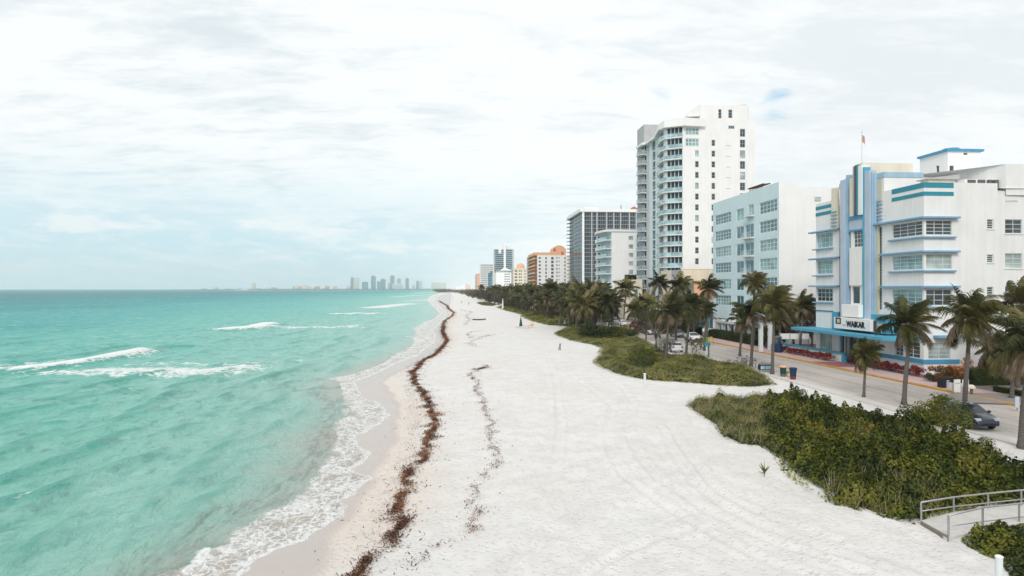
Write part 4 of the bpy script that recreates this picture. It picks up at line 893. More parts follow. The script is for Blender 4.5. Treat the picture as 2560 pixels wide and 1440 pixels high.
# ---------------------------------------------------------------- further blocks along the coast
def block(name, label, cat, D, pc, pl, pr, ytop, wallm, sidem, groups, storeys_m=3.0, pane='gl_dark', frame='framed', westw=None, depth=.25, cap=100, zb=GZ, coping=None, roofm=None, ydep=None, rows=1):
    """box building: pc = photo column of its seaward south corner at depth D, pl/pr = far seaward end / inland end"""
    o = AT(pc, D); root = thing(name, label, cat, (o[0], o[1], zb)); Fw_, Fs_ = west(*o), south(*o)
    zt = ZD(ytop, D); L = Fw_.u(pl) if pl else (ydep or 20); W = Fs_.u(pr)
    hs = []; hw = []
    if groups:
        n_ = int((zt-zb-2)/storeys_m)
        for (a, b, hgt) in groups:
            ua, ub = Fs_.u(a), Fs_.u(b)
            for i in range(n_): z = zt-1.6-storeys_m*i; hs.append((ua, ub, z-hgt, z))
    if westw:
        nb, frac, hgt = westw; n_ = int((zt-zb-2)/storeys_m); p_ = L/nb
        for k in range(nb):
            for i in range(n_): z = zt-1.2-storeys_m*i; hw.append((p_*k+p_*(1-frac)/2, p_*(k+1)-p_*(1-frac)/2, z-hgt, z))
    mb = MB(); wall(mb, Fs_, 0, W, zb, zt, hs, depth); x0, y0 = o
    mb.quad((x0+W, y0, zb), (x0+W, y0+L, zb), (x0+W, y0+L, zt), (x0+W, y0, zt)); mb.quad((x0, y0+L, zb), (x0+W, y0+L, zb), (x0+W, y0+L, zt), (x0, y0+L, zt)); mb.quad((x0, y0, zt-.05), (x0+W, y0, zt-.05), (x0+W, y0+L, zt-.05), (x0, y0+L, zt-.05))
    mb.build('side_wall', M[wallm], root); mb = MB(); wall(mb, Fw_, 0, L, zb, zt, hw, depth); mb.build('front_wall', M[sidem], root)
    hs.sort(key=lambda h: -h[3]); allw = [(Fs_, h) for h in hs]+[(Fw_, h) for h in hw]
    for F_, h in allw[:cap]:
        mb = MB(); mb.quad(F_.pt(h[0], h[2], -depth+.01), F_.pt(h[1], h[2], -depth+.01), F_.pt(h[1], h[3], -depth+.01), F_.pt(h[0], h[3], -depth+.01), 0)
        fbox(mb, F_, (h[0]+h[1])/2-.05, (h[0]+h[1])/2+.05, h[2], h[3], -depth+.012, -depth+.1, 1); mb.build('window', [M[pane], M[frame]], root)
    for F_ in (Fs_, Fw_): bulk_windows(root, F_, [h for f, h in allw[cap:] if f is F_], 2, 1, pane, frame, depth-.01)
    if coping: mb = MB(); mb.prism([(x0-.4, y0-.4), (x0+W+.3, y0-.4), (x0+W+.3, y0+L), (x0-.4, y0+L)], zt, zt+.9); mb.build('parapet', M[coping], root)
    return root, Fw_, Fs_, L, W, zt
# mid white building with aqua curved balconies
r_, Fa, Fb_, L, W, zt = block('apartment_block', 'white apartment block with rounded aqua balconies left of the tallest tower', 'apartment building', 250, 1529, 1500, 1612, 579, 'white2', 'aqua', [(1572, 1583, 1.5)], 3.1, 'gl_cur', roofm='white')
x0, y0 = Fa.o
mb = MB(); pts = [(x0-2.2-1.2*math.sin(t*math.pi), y0+L*t) for t in [i/8 for i in range(9)]]
rp = [(x0+W, y0-.4), (x0, y0-.4)]+[(x0-1.6, y0)]+pts[1:]+[(x0, y0+L+3), (x0+W, y0+L+3)]; mb.prism(rp[::-1], zt, zt+.8); mb.build('roof_slab', M['white'], r_)
for i in range(8):
    z = zt-3.1*(i+1); mb = MB(); P = [(x0, y0+.1)]+[(x0-2.0-1.0*math.sin(t*math.pi), y0+.1+L*t) for t in [k/7 for k in range(8)]]+[(x0, y0+L)]; mb.prism(P[::-1], z-.1, z+.2); mb.build('balcony_slab', M['white2'], r_)
    mb = MB(); 
    for (a, b), (c, d) in zip(P[1:-1], P[2:-1]): mb.quad((a+.05, b, z+.2), (c+.05, d, z+.2), (c+.05, d, z+1.25), (a+.05, b, z+1.25)); mb.quad((a+.1, b, z+1.25), (c+.1, d, z+1.25), (c+.0, d, z+1.32), (a, b, z+1.32))
    mb.build('balcony_glass', M['railg'], r_)
for i in range(8):
    z = zt-1.4-3.1*i; mb = MB(); mb.box(x0+W-3.2, x0+W-.2, y0-1.3, y0-.02, z-1.9, z-1.6); mb.box(x0+W-3.0, x0+W-.4, y0-.06, y0-.01, z-1.5, z+.4); mb.build('side_balcony', M['gl_teal'], r_)
AN = thing('cream_annex', 'low cream annex with teal window and planted roof terrace behind palms', 'building', (*AT(1572, 205), GZ))
o = AT(1560, 205); Fq = south(*o); zt4 = ZD(699, 205); mb = MB(); W4 = Fq.u(1606); hh = (Fq.u(1586), Fq.u(1595), ZD(740, 205), ZD(723, 205)); wall(mb, Fq, 0, W4, GZ, zt4, [hh]); mb.quad((o[0], o[1], zt4), (o[0]+W4, o[1], zt4), (o[0]+W4, o[1]+12, zt4), (o[0], o[1]+12, zt4)); wall(mb, west(*o), 0, 12, GZ, zt4); mb.build('wall', M['cream'], AN); window(AN, Fq, hh, 2, 2, 'gl_teal')
BR_ = thing('white_barrel_hall', 'white hall with a curved barrel roof behind the dense palms', 'building', (*AT(1520, 212), GZ))
mb = MB(); o = AT(1508, 212); W5 = south(*o).u(1553); vs = []; K = 12
poly = [(o[0]+W5*t, 4+(ZD(718, 212)-4)*max(0, math.sin(math.pi*(.12+.76*t)))) for t in [i/K for i in range(K+1)]]
for (xa_, za_), (xb_, zb_) in zip(poly, poly[1:]): mb.quad((xa_, o[1], za_), (xb_, o[1], zb_), (xb_, o[1]+18, zb_), (xa_, o[1]+18, za_)); mb.quad((xa_, o[1], 1), (xb_, o[1], 1), (xb_, o[1], zb_), (xa_, o[1], za_))
mb.build('shell', M['white'], BR_); mb = MB(); mb.box(o[0]+1, o[0]+W5-1, o[1]-.06, o[1]-.01, 1.3, 4.2); mb.build('glazing', M['gl_blue'], BR_)
# dark glass high-rise
D = 497; o = AT(1457, D); DT = thing('glass_high_rise', 'broad dark glass high-rise with grey floor bands and white roof', 'high-rise', (*o, GZ))
Fq, Fs_ = west(*o), south(*o); zt = ZD(530, D); W = Fs_.u(1606); L = Fq.u(1424); fh = 2.93; nf = 19
for F_, a, b, nm, gm in ((Fs_, 1.0, W, 'south_glazing', 'gl_high'), (Fq, .5, L, 'sea_glazing', 'gl_high')):
    mb = MB(); mb.quad(F_.pt(a, GZ), F_.pt(b, GZ), F_.pt(b, zt), F_.pt(a, zt)); mb.build(nm, M[gm], DT)
mb = MB(); x0, y0 = o; mb.box(x0+.3, x0+W, y0+.3, y0+L, GZ, zt-.3); mb.build('core', M['greyd'], DT)
for i in range(nf+1):
    z = zt-fh*i; mb = MB(); fbox(mb, Fs_, 1.2, W, z-.4, z+.1, .02, .7); mb.build('floor_band', M['greym'], DT)
    mb = MB(); fbox(mb, Fq, 0, L, z-.14, z+.06, .02, .3); fbox(mb, Fq, L-4, L+2.6, z-.25, z+.05, -1.5, 2.2); mb.build('sea_floor_line', M['greym'], DT)
for j, px in enumerate((1479, 1492, 1516, 1534, 1551, 1573, 1590)):
    u = Fs_.u(px); mb = MB(); fbox(mb, Fs_, u-.45, u+.45, GZ, zt, .02, .85); mb.build('pier', M['grey'], DT)
for j in range(24):
    u = 3+(W-4)*j/24; mb = MB(); fbox(mb, Fs_, u-.12, u+.12, GZ, zt, .02, .3); mb.build('mullion', M['greym'], DT)
for j in range(1, 9):
    u = L*j/9; mb = MB(); fbox(mb, Fq, u-.12, u+.12, GZ, zt, .02, .2); mb.build('mullion', M['gl_teal'], DT)
mb = MB(); mb.box(x0-.5, x0+.95, y0-.9, y0+.5, GZ, zt); mb.build('corner_pier', M['white2'], DT)
mb = MB(); mb.prism([(x0-2.2, y0-1.5), (x0+W+1, y0-1.5), (x0+W+1, y0+L+3), (x0-2.2, y0+L+3)], zt+.1, zt+2.2); mb.prism([(x0-1, y0+9), (x0+8, y0+9), (x0+8, y0+L), (x0-1, y0+L)], zt+2.21, zt+3.6); mb.box(x0+Fs_.u(1465), x0+Fs_.u(1500), y0+4, y0+24, zt+2.2, ZD(516, D)); mb.build('roof', M['white2'], DT)
mb = MB(); mb.tube([(x0+Fs_.u(1555), y0+3, zt+2), (x0+Fs_.u(1555), y0+3, zt+6)], .3, 6); mb.build('mast', M['terra'], DT)
OT = thing('tower_with_orange_roof', 'white tower with an orange tiled crown just left of the tall balcony tower', 'building', (*AT(1578, 560), GZ)); o = AT(1578, 560)
mb = MB(); mb.box(o[0], o[0]+18, o[1], o[1]+20, GZ, ZD(527, 560)); mb.box(o[0]+4, o[0]+18, o[1]+3, o[1]+18, ZD(527, 560), ZD(514, 560)); mb.build('wall', M['white2'], OT)
mb = MB(); c_ = (o[0]+3.2, o[1]+3, ZD(527, 560)); mb.lathe(c_, [(4.2, 0), (3.9, 1.0), (2.6, 2.6), (.3, 4.0)], 14); mb.build('orange_roof', M['terra'], OT)
# orange and white block
r_, Fa, Fb_, L, W, zt = block('orange_white_block', 'white slab block with orange balconies facing the sea and an arched orange roof turret', 'apartment building', 590, 1343, 1326, 1424, 638, 'white2', 'orange', [(1347, 1352, 1.6), (1363.5, 1367, 2), (1378, 1384, 2.1), (1391, 1394, 1.4), (1397, 1399, 1.2), (1411, 1414, 1.8)], 3.15, 'gl_dark', 'framed', (3, .6, 1.9), .4)
x0, y0 = Fa.o
for i in range(11):
    z = zt-3.15*(i+1); mb = MB(); mb.box(x0-2.0, x0-.03, y0+1, y0+L-1, z, z+.3); mb.box(x0-2.0, x0-1.85, y0+1, y0+L-1, z+.3, z+1.2); mb.build('balcony', M['orange' if i % 2 else 'panelcream'], r_)
mb = MB(); mb.box(x0-2.4, x0+Fb_.u(1392), y0+.3, y0+L, zt, ZD(631, 590)); mb.build('orange_roof', M['orangel'], r_)
ua, ub = Fb_.u(1382), Fb_.u(1416); zt5 = ZD(623, 590); mb = MB()
poly = [(x0+ua, zt)]+[(x0+ua+(ub-ua)*t, zt5+3.6*math.sin(math.pi*t)**.7) for t in [i/10 for i in range(11)]]+[(x0+ub, zt)]
for (a, b), (c, d) in zip(poly, poly[1:]): mb.quad((a, y0+2, b), (c, y0+2, d), (c, y0+18, d), (a, y0+18, b))
mb.add([(a, y0+2, b) for a, b in poly], [tuple(range(len(poly)))]); mb.build('turret', M['orangel'], r_)
for px in (1384, 1404):
    u = Fb_.u(px); mb = MB(); mb.box(x0+u, x0+u+2.2, y0+1.8, y0+1.98, zt+.5+(3 if px < 1390 else 0), zt+3+(3 if px < 1390 else 0)); mb.build('turret_window', M['terra'], r_)
for i in range(11):
    z = zt-1.0-3.15*i; mb = MB(); mb.box(x0+W-1.5, x0+W+2.0, y0-1.3, y0-.03, z-2.4, z-2.1); mb.box(x0+W-1.2, x0+W+1.4, y0-.9, y0-.05, z-2.1, z-.4); mb.build('side_balcony', M['cream'], r_)
r_, Fa, Fb_, L, W, zt = block('grey_slim_block', 'slim grey block of stacked balconies squeezed left of the orange block', 'apartment building', 640, 1319, 1317, 1331, 643, 'grey', 'grey', [(1320, 1323, 1.6)], 3.0, 'gl_dark', depth=.4)
r_, Fa, Fb_, L, W, zt = block('domed_cream_block', 'cream block with a small orange dome on the roof', 'apartment building', 750, 1283, 1278, 1321, 672, 'cream', 'grey', [(1287, 1293, 1.6), (1297, 1300, 1.6), (1301.5, 1304.5, 1.6), (1311, 1314, 1.5)], 3.4, 'gl_dark', 'cream', depth=.4, coping='cream')
x0, y0 = Fa.o; mb = MB(); mb.lathe((x0+Fb_.u(1303), y0+7, zt+.8), [(4.6, 0), (4.6, 1.6), (4.2, 3.4), (2.8, 5.0), (.3, 5.8)], 18); mb.build('dome', M['orangel'], r_)
r_, Fa, Fb_, L, W, zt = block('white_terraced_block', 'bright white stepped block with pointed roof canopy and blue window bands', 'hotel building', 850, 1240, 1231, 1278, 681, 'white2', 'white', [(1261, 1265, 1.2), (1266, 1270, 1.2), (1271, 1275, 1.2)], 3.1, 'gl_blue', 'white', depth=.4)
x0, y0 = Fa.o; mb = MB(); mb.box(x0+Fb_.u(1242), x0+Fb_.u(1270), y0+.6, y0+10, zt, zt+2.4); mb.build('glass_storey', M['gl_cur'], r_)
mb = MB(); ux = x0+Fb_.u(1262); mb.add([(x0+5, y0-1, zt+2.4), (x0+W+1, y0-1, zt+2.4), (x0+W+1, y0+10, zt+2.4), (x0+5, y0+10, zt+2.4), (ux, y0+4, zt+6.2)], [(0, 1, 4), (1, 2, 4), (2, 3, 4), (3, 0, 4), (3, 2, 1, 0)]); mb.build('tent_roof', M['white2'], r_)
# dark slab pair
D = 1000; o = AT(1238, D); r_ = thing('twin_slab_tower', 'tall blue grey tower of thin floor bands with a white central shaft', 'high-rise', (*o, GZ)); Fs_, Fq = south(*o), west(*o); W = Fs_.u(1284); zt = ZD(623, D)
mb = MB(); mb.box(o[0], o[0]+W, o[1], o[1]+26, GZ, zt); mb.build('glass_core', M['gl_teal'], r_)
for i in range(20):
    z = zt-2.95*i; mb = MB(); mb.box(o[0]-1.2, o[0]+Fs_.u(1259), o[1]-1.4, o[1]+26, z-.75, z); mb.box(o[0]+Fs_.u(1265), o[0]+W-2.5, o[1]-1.0, o[1]-.01, z-.8, z); mb.build('floor_band', M['grey'], r_)
mb = MB(); mb.box(o[0]+Fs_.u(1259), o[0]+Fs_.u(1264.5), o[1]-1.6, o[1]+4, GZ, ZD(609, D)); mb.box(o[0]+Fs_.u(1264.6), o[0]+Fs_.u(1279), o[1]+5, o[1]+20, zt, ZD(611, D)); mb.build('shaft', M['white2'], r_)
mb = MB(); mb.box(o[0]+W-2.4, o[0]+W+.2, o[1]-1.1, o[1]+26.1, GZ, zt+.1); mb.build('end_wall', M['grey'], r_); mb = MB(); mb.box(o[0]+Fs_.u(1246), o[0]+Fs_.u(1253), o[1]-1.8, o[1]-1.42, ZD(634, D), zt); mb.build('grey_panel', M['white'], r_)
D = 1150; o = AT(1202, D); r_ = thing('striped_slab_block', 'white block striped with thin dark floor lines', 'high-rise', (*o, GZ)); Fs_ = south(*o); W = Fs_.u(1233); zt = ZD(659, D)
mb = MB(); mb.box(o[0], o[0]+W, o[1], o[1]+24, GZ, zt); mb.build('glass_core', M['gl_dark'], r_)
for i in range(15): z = zt-3.3*i; mb = MB(); mb.box(o[0]-1.2, o[0]+W+.5, o[1]-1.6, o[1]+24, z-1.9, z); mb.build('floor_band', M['white'], r_)
D = 950; o = AT(1220, D); r_ = thing('teal_glass_block', 'small bright teal glass block', 'building', (*o, GZ)); Fs_ = south(*o); W = Fs_.u(1231); zt = ZD(680, D)
mb = MB(); mb.prism([(o[0], o[1]), (o[0]+W*.5, o[1]-1.5), (o[0]+W, o[1]), (o[0]+W, o[1]+16), (o[0], o[1]+16)], GZ, [zt-2, zt, zt+1.6, zt+1.6, zt-2]); mb.build('glazing', M['gl_teal'], r_)
for i in range(8): z = 4+3*i; mb = MB(); mb.box(o[0]+W*.52, o[0]+W+.3, o[1]-2.0, o[1]-1.2+.4, z, z+.8); mb.build('floor_band', M['railg'], r_)
r_ = block('brown_tower', 'pinkish brown tower at the far left end of the coast row', 'apartment building', 1300, 1192, 1188, 1203, 684, 'orangel', 'grey', [(1194, 1196, 1.5), (1197.5, 1199.5, 1.5)], 3.3, 'gl_cur', 'cream', depth=.4)[0]
M['pink'] = paint('dusty_pink_render', (.55, .40, .36, 1), .8, .1); r_.children[0].data.materials[0] = M['pink']
# ---------------------------------------------------------------- far shore
fs = [AT(px, 7200) for px in range(430, 1300, 20)]; fl_ = MB()
P = [(x, y) for x, y in fs]+[(x*1.05, y*1.05+600) for x, y in fs[::-1]]; fl_.prism(P, -1.5, 3.0); tag(fl_.build('far_land', paint('far_shore_ground', (.05, .07, .045, 1), .9, .2)), kind='structure')
def skytower(px0, px1, ytop, mt, label, D=7250, cat='high-rise', stripes=True, top=0):
    a, b = AT(px0, D), AT(px1, D); w_ = b[0]-a[0]; zt = ZD(ytop, D); mb = MB(); d_ = min(40, max(16, w_*.8)); y = a[1]
    mb.box(a[0], b[0], y, y+d_, 2.5, zt, 0)
    if stripes:
        k = max(2, int(w_/9))
        for i in range(k): x = a[0]+w_*(i+.5)/k; mb.box(x-w_/k*.22, x+w_/k*.22, y-.6, y-.02, 6, zt-3, 1)
    mb.box(a[0]+w_*.25, a[0]+w_*.7, y+3, y+d_*.7, zt, zt+max(3, (zt-3)*.06), 0)
    if top: mb.tube([(a[0]+w_*.5, y+d_/2, zt), (a[0]+w_*.5, y+d_/2, zt+top)], [1.2, .4], 6, 0)
    o_ = mb.build('skyline_block', [M[mt], M['gl_teal' if mt != 'cream' else 'gl_cur']]); return tag(o_, label, cat)
sk = [(876.5, 883, 694, 'gl_blue', 'dark left shaft of the leftmost skyline pair across the bay'), (883.6, 896, 694.5, 'cream', 'pale right slab of the leftmost skyline pair'), (904.5, 919, 705.5, 'gl_teal', 'squat blue glass block in the skyline right of the leftmost pair'),
 (927.5, 939, 690.5, 'gl_blue', 'tallest blue skyline tower with a pale east edge'), (942.5, 950, 704, 'gl_teal', 'low blue block left of the blue glass slab in the skyline'), (951, 963.5, 698.5, 'gl_blue', 'blue glass slab right of the tallest skyline tower'), (969.5, 975, 708, 'orangel', 'tiny pinkish block at the left of the white low hall in the skyline'),
 (975.4, 986, 690, 'gl_teal', 'second tallest skyline tower standing behind the white hall'), (980, 1007, 709.5, 'white2', 'long low white hall in front of the second tallest skyline tower'), (992, 1001.5, 696.5, 'grey', 'faint pale tower behind the low white hall'), (1013.5, 1022, 696.5, 'gl_blue', 'slim blue tower between the white hall and the white slab in the skyline'),
 (1040.5, 1047, 702.5, 'gl_teal', 'blue half of the white slab pair in the skyline'), (1047.6, 1056, 702, 'white2', 'white half of the slab pair in the skyline'), (1078, 1115.5, 706, 'cream', 'broad pinkish grey block nearest the beach end of the skyline'), (1030, 1037, 712, 'white', 'small white block left of the slab pair in the skyline')]
for i, (a, b, y, mt, lb) in enumerate(sk): skytower(a, b, y, mt, lb, 7250 if y > 700 else 7500, top=6 if i in (3, 4) else 0)
skytower(629, 637.5, 708, 'cream', 'lone thin cream tower on the low land far left'); skytower(662.5, 668, 711, 'white2', 'small white tapering tower right of the lone cream one', top=9, stripes=False)
skytower(534, 542, 717.5, 'cream', 'tiny cream block at the far left water edge', stripes=False)
random.seed(12)
lows = [(731, 737, 714), (741, 750, 714.5), (748, 754, 716), (757, 768, 712.5), (769, 776, 715), (779, 785, 716), (786, 798, 716), (800, 812, 717), (812, 824, 715), (824, 833, 713), (834, 842, 715.5), (858, 866, 716), (866, 875, 714), (700, 712, 719), (676, 690, 718.5)]
for i, (a, b, y) in enumerate(lows): tag(skytower(a, b, y, random.choice(['white2', 'cream', 'orangel', 'white2']), 'small pale building in the low waterfront row left of the skyline', stripes=i % 2 == 0), group='small waterfront buildings across the bay')
for i, (a, b, y) in enumerate([(1149, 1155, 716), (1156, 1161, 714.5), (1170, 1175, 713), (1165, 1169, 711), (1140, 1146, 717)]): tag(skytower(a, b, y, 'orangel' if i in (2, 3) else 'white2', 'small pink or white building above the far trees at the beach end', 3900, stripes=False), group='small buildings at the beach end')
# little motor boat on the horizon
BT = thing('motor_boat', 'long low orange and white boat near the horizon at left', 'boat', (*AT(606, 4200), 0)); o = AT(587, 4200); e = AT(640, 4200)
mb = MB(); mb.prism([(o[0], o[1]), (o[0]+14, o[1]-5), (e[0], e[1]-5), (e[0], e[1]+5), (o[0]+14, o[1]+5)], .2, [6.5, 5, 4, 4, 5]); mb.build('hull', M['cream'], BT); mb = MB(); mb.box(o[0]+8, o[0]+50, o[1]-4, o[1]+4, -1, 1.6); mb.build('orange_hull_band', M['orangel'], BT); mb = MB(); mb.box(o[0]+40, o[0]+70, o[1]-3, o[1]+3, 4.6, 8); mb.build('cabin', M['white2'], BT)
for i, px in enumerate((560, 795, 852)):
    D_ = 3600+500*i; o = AT(px, D_); mb = MB(); mb.prism([(o[0]-4, o[1]), (o[0]-2, o[1]-1.4), (o[0]+4, o[1]-1.2), (o[0]+4, o[1]+1.2), (o[0]-2, o[1]+1.4)], -.1, [1.9, 1.5, 1.3, 1.3, 1.5]); mb.prism([(o[0]-.4, o[1]-.2), (o[0]+2.6, o[1]-.2), (o[0]+2.6, o[1]+.2), (o[0]-.4, o[1]+.2)], 1.5, [11, 2, 2, 11])
    tag(mb.build('sailing_boat', M['white2']), ['tiny white sail at the far left of the horizon', 'tiny white sail below the waterfront buildings', 'tiny white sail just left of the first skyline towers'][i], 'sailing boat')
# ---------------------------------------------------------------- vegetation
def unit(v): return v/np.maximum(np.linalg.norm(v, axis=1, keepdims=True), 1e-9)
def leaves(P, Nn, size, kind='hex', r=None, asp=.8, curl=.0):
    """n leaves as single faces: P centres/bases, Nn normals (or growth directions for blades)"""
    r = r or rng; n_ = len(P); Nn = unit(Nn); t = unit(np.cross(Nn, r.normal(size=(n_, 3)))); b = np.cross(Nn, t); s = np.asarray(size).reshape(-1, 1)*np.ones((n_, 1))
    if kind == 'hex':
        ang = np.arange(6)*np.pi/3; V = np.stack([P+(t*math.cos(a)+b*asp*math.sin(a))*s*(1 if i % 3 else 1.15) for i, a in enumerate(ang)], 1)
    elif kind == 'quad': V = np.stack([P-t*s, P-b*s*asp*.5, P+t*s, P+b*s*asp*.5], 1)
    else: # blade: grows along Nn
        V = np.stack([P-t*s*asp, P+t*s*asp, P+Nn*s+t*s*asp*.25, P+Nn*s-t*s*asp*.25], 1)
    k = V.shape[1]; return V.reshape(-1, 3), np.arange(n_*k).reshape(n_, k), np.repeat(r.random(n_), k)
def inside(x, y, P):
    c = np.zeros(x.shape, bool); n_ = len(P)
    for i in range(n_):
        x1, y1 = P[i]; x2, y2 = P[(i+1) % n_]
        m = ((y1 > y) != (y2 > y)) & (x < (x2-x1)*(y-y1)/(y2-y1+1e-12)+x1); c ^= m
    return c
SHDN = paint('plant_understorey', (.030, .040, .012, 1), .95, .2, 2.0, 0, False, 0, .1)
def patch(label, px, H, dens, size, mat, fall=1.0, kind='hex', seed=1, lump=1.0, extra=None, cat='ground cover', name='dune_plants', under=.72, blades=0, bmat='dry', world=False, edgeloose=.25, hf=None, z=.9):
    r = np.random.default_rng(seed); P = np.array(px if world else [G(x, y, z) for x, y in px]); x0, y0 = P.min(0); x1, y1 = P.max(0)
    area = (x1-x0)*(y1-y0); n_ = int(area*dens); xs, ys = r.uniform(x0, x1, n_), r.uniform(y0, y1, n_); ring = np.vstack([P, P[:1]])
    def hh(x, y):
        d = seg_dist(x, y, ring); h = np.clip(d/fall, 0, 1)**.6
        h = H*h*(.66+.22*sinfield(x, y, seed+5, 2.6*lump, 6)+.17*sinfield(x, y, seed+6, 1.0*lump, 7))
        if hf is not None: h = h*hf(x, y)
        return np.maximum(h, .03), d
    m = inside(xs, ys, P); xs, ys = xs[m], ys[m]; h, d = hh(xs, ys)
    keep = (d > edgeloose*fall) | (r.random(len(d)) < .35+.3*(sinfield(xs, ys, seed+7, 1.2) > 0)); xs, ys, h = xs[keep], ys[keep], h[keep]
    e = .12; gx = (hh(xs+e, ys)[0]-h)/e; gy = (hh(xs, ys+e)[0]-h)/e
    dep = r.random(len(xs))**1.6*.42*np.minimum(h, 1.2); zz = ground_z(xs, ys)+h-dep
    Nn = np.stack([-gx*.8, -gy*.8, np.ones_like(gx)*.9], 1)+r.normal(0, .5, (len(xs), 3)); Nn[:, 2] = np.abs(Nn[:, 2])+.15
    V, F, A = leaves(np.stack([xs, ys, zz], 1), Nn, size*r.uniform(.65, 1.25, len(xs)), kind, r)
    lumpc = np.repeat(np.clip(.5+.25*sinfield(xs, ys, seed+9, 3.5*lump, 5), 0, 1), F.shape[1]); A = np.clip(A*.65+lumpc*.35, 0, 1)
    o = arr_mesh(name, V, F, M[mat], {'rnd': A}); tag(o, label, cat, None, 'stuff')
    if blades:
        nb = int(area*blades); bx, by = r.uniform(x0, x1, nb), r.uniform(y0, y1, nb); m = inside(bx, by, P); bx, by = bx[m], by[m]
        if extra is not None: m = extra(bx, by, r); bx, by = bx[m], by[m]
        h, d = hh(bx, by); D_ = np.stack([r.normal(.25, .35, len(bx)), r.normal(0, .35, len(bx)), np.ones(len(bx))], 1)
        V, F, A = leaves(np.stack([bx, by, ground_z(bx, by)+h*.5], 1), D_, r.uniform(.3, .75, len(bx))*max(.5, min(H, 1.2)), 'blade', r, .02)
        arr_mesh('dry_stalks', V, F, M[bmat], {'rnd': A}, parent=o)
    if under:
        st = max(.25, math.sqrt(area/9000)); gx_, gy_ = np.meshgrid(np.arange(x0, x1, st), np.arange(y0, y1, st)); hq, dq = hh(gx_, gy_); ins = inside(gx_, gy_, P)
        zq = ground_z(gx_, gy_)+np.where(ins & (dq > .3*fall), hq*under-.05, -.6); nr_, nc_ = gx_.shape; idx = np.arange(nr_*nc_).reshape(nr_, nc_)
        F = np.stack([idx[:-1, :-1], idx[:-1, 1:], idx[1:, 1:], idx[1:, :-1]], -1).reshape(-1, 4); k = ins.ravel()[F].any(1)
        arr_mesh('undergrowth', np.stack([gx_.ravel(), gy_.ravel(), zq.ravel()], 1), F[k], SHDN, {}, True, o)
    return o
A_px = [(1712,1012),(1745,1035),(1780,1055),(1800,1085),(1850,1108),(1900,1112),(1950,1140),(1990,1180),(2060,1215),(2075,1250),(2130,1268),(2210,1290),(2285,1306),(2335,1292),(2420,1276),(2560,1262),(2760,1250),(2760,1215),(2560,1190),(2480,1150),(2380,1105),(2280,1072),(2180,1048),(2080,1030),(2000,1010),(1900,1000),(1800,998),(1740,1000)]
gA = G(1985, 1060); dirA = np.array(G(1985, 1150))
def grapeside(x, y): # 0 on the seaward grassy tip, 1 in the sea grape
    D_ = x*sT+y*cT; L_ = x*cT-y*sT; k = 1280+FPX*L_/D_; return k
patch('thick mass of glossy green sea grape covering the dune between the beach ramp and the street', [p for p in A_px if p[0] > 1870 or p[0] < 0]+[(1880,1000),(1870,1080)][::-1], 1.35, 340, .066, 'grape', 1.2, 'hex', 11, .8, name='sea_grape_thicket', cat='shrub thicket', blades=26, extra=lambda x, y, r: sinfield(x, y, 99, 7, 5) > .75, edgeloose=.4, hf=lambda x, y: 1-.30*np.clip((grapeside(x, y)-2050)/250, 0, 1)*np.clip((y-37)/6, 0, 1))
patch('pale grassy tip of the near dune left of the glossy sea grape', [(1712,1012),(1745,1035),(1780,1055),(1800,1085),(1850,1108),(1900,1112),(1955,1140),(1975,1090),(1985,1040),(1990,1008),(1900,1000),(1800,998),(1740,1000)], .85, 240, .055, 'dune', .8, 'quad', 12, .8, name='dune_grass', blades=50)
patch('low sea grape in the bottom right corner beside the handrails', [(2400,1345),(2440,1375),(2500,1400),(2530,1440),(2590,1500),(2900,1500),(2900,1330),(2640,1318),(2560,1318),(2480,1332)], .85, 420, .058, 'grape', .7, 'hex', 13, .6, name='sea_grape', cat='shrub thicket')
patch('dune vegetation mat of bright green vines beside the two litter bins and bicycles', [(1478,905),(1500,918),(1540,935),(1590,945),(1640,952),(1720,958),(1800,965),(1880,967),(1945,962),(1920,945),(1880,925),(1830,912),(1780,902),(1720,893),(1660,885),(1600,880),(1545,882),(1500,886)], .95, 110, .085, 'dune', 1.6, 'quad', 14, 1.8, blades=14)
patch('bright vine hummock bulging from the middle dune mat', [(1545,915),(1600,930),(1655,930),(1668,905),(1640,890),(1590,886),(1550,895)], 1.5, 110, .09, 'grape', 1.6, 'quad', 15, 1.4, name='vine_hummock')
patch('sparse dry dune grass behind the bright vine mat', [(1388,836),(1420,850),(1480,862),(1500,870),(1490,884),(1545,880),(1610,877),(1650,872),(1625,856),(1590,842),(1540,836),(1480,838),(1430,832)], .55, 70, .09, 'dune', 1.6, 'quad', 16, 2.0, blades=16, under=.4)
patch('green dune mat round the dark rounded bush', [(1383,833),(1400,842),(1450,846),(1530,850),(1595,847),(1600,832),(1560,822),(1480,818),(1420,818)], 1.0, 50, .12, 'dune', 2.0, 'quad', 17, 2.2)
patch('green dune mat beyond the pale sand gap', [(1300,790),(1322,801),(1362,812),(1420,816),(1480,814),(1500,800),(1460,790),(1400,783),(1345,779),(1310,779)], 1.1, 26, .16, 'dune', 2.5, 'quad', 18, 3)
patch('narrow green dune edge running to the white parasol', [(1240,768),(1262,776),(1300,786),(1345,786),(1330,775),(1290,768),(1262,764)], 1.2, 12, .24, 'dune', 3, 'quad', 19, 4)
patch('small yellowish dune plants at the far edge of the sand', [(1190,757),(1205,763),(1232,765),(1245,761),(1220,756)], .9, 6, .3, 'yellowp', 3, 'quad', 20, 5, name='dune_plants')
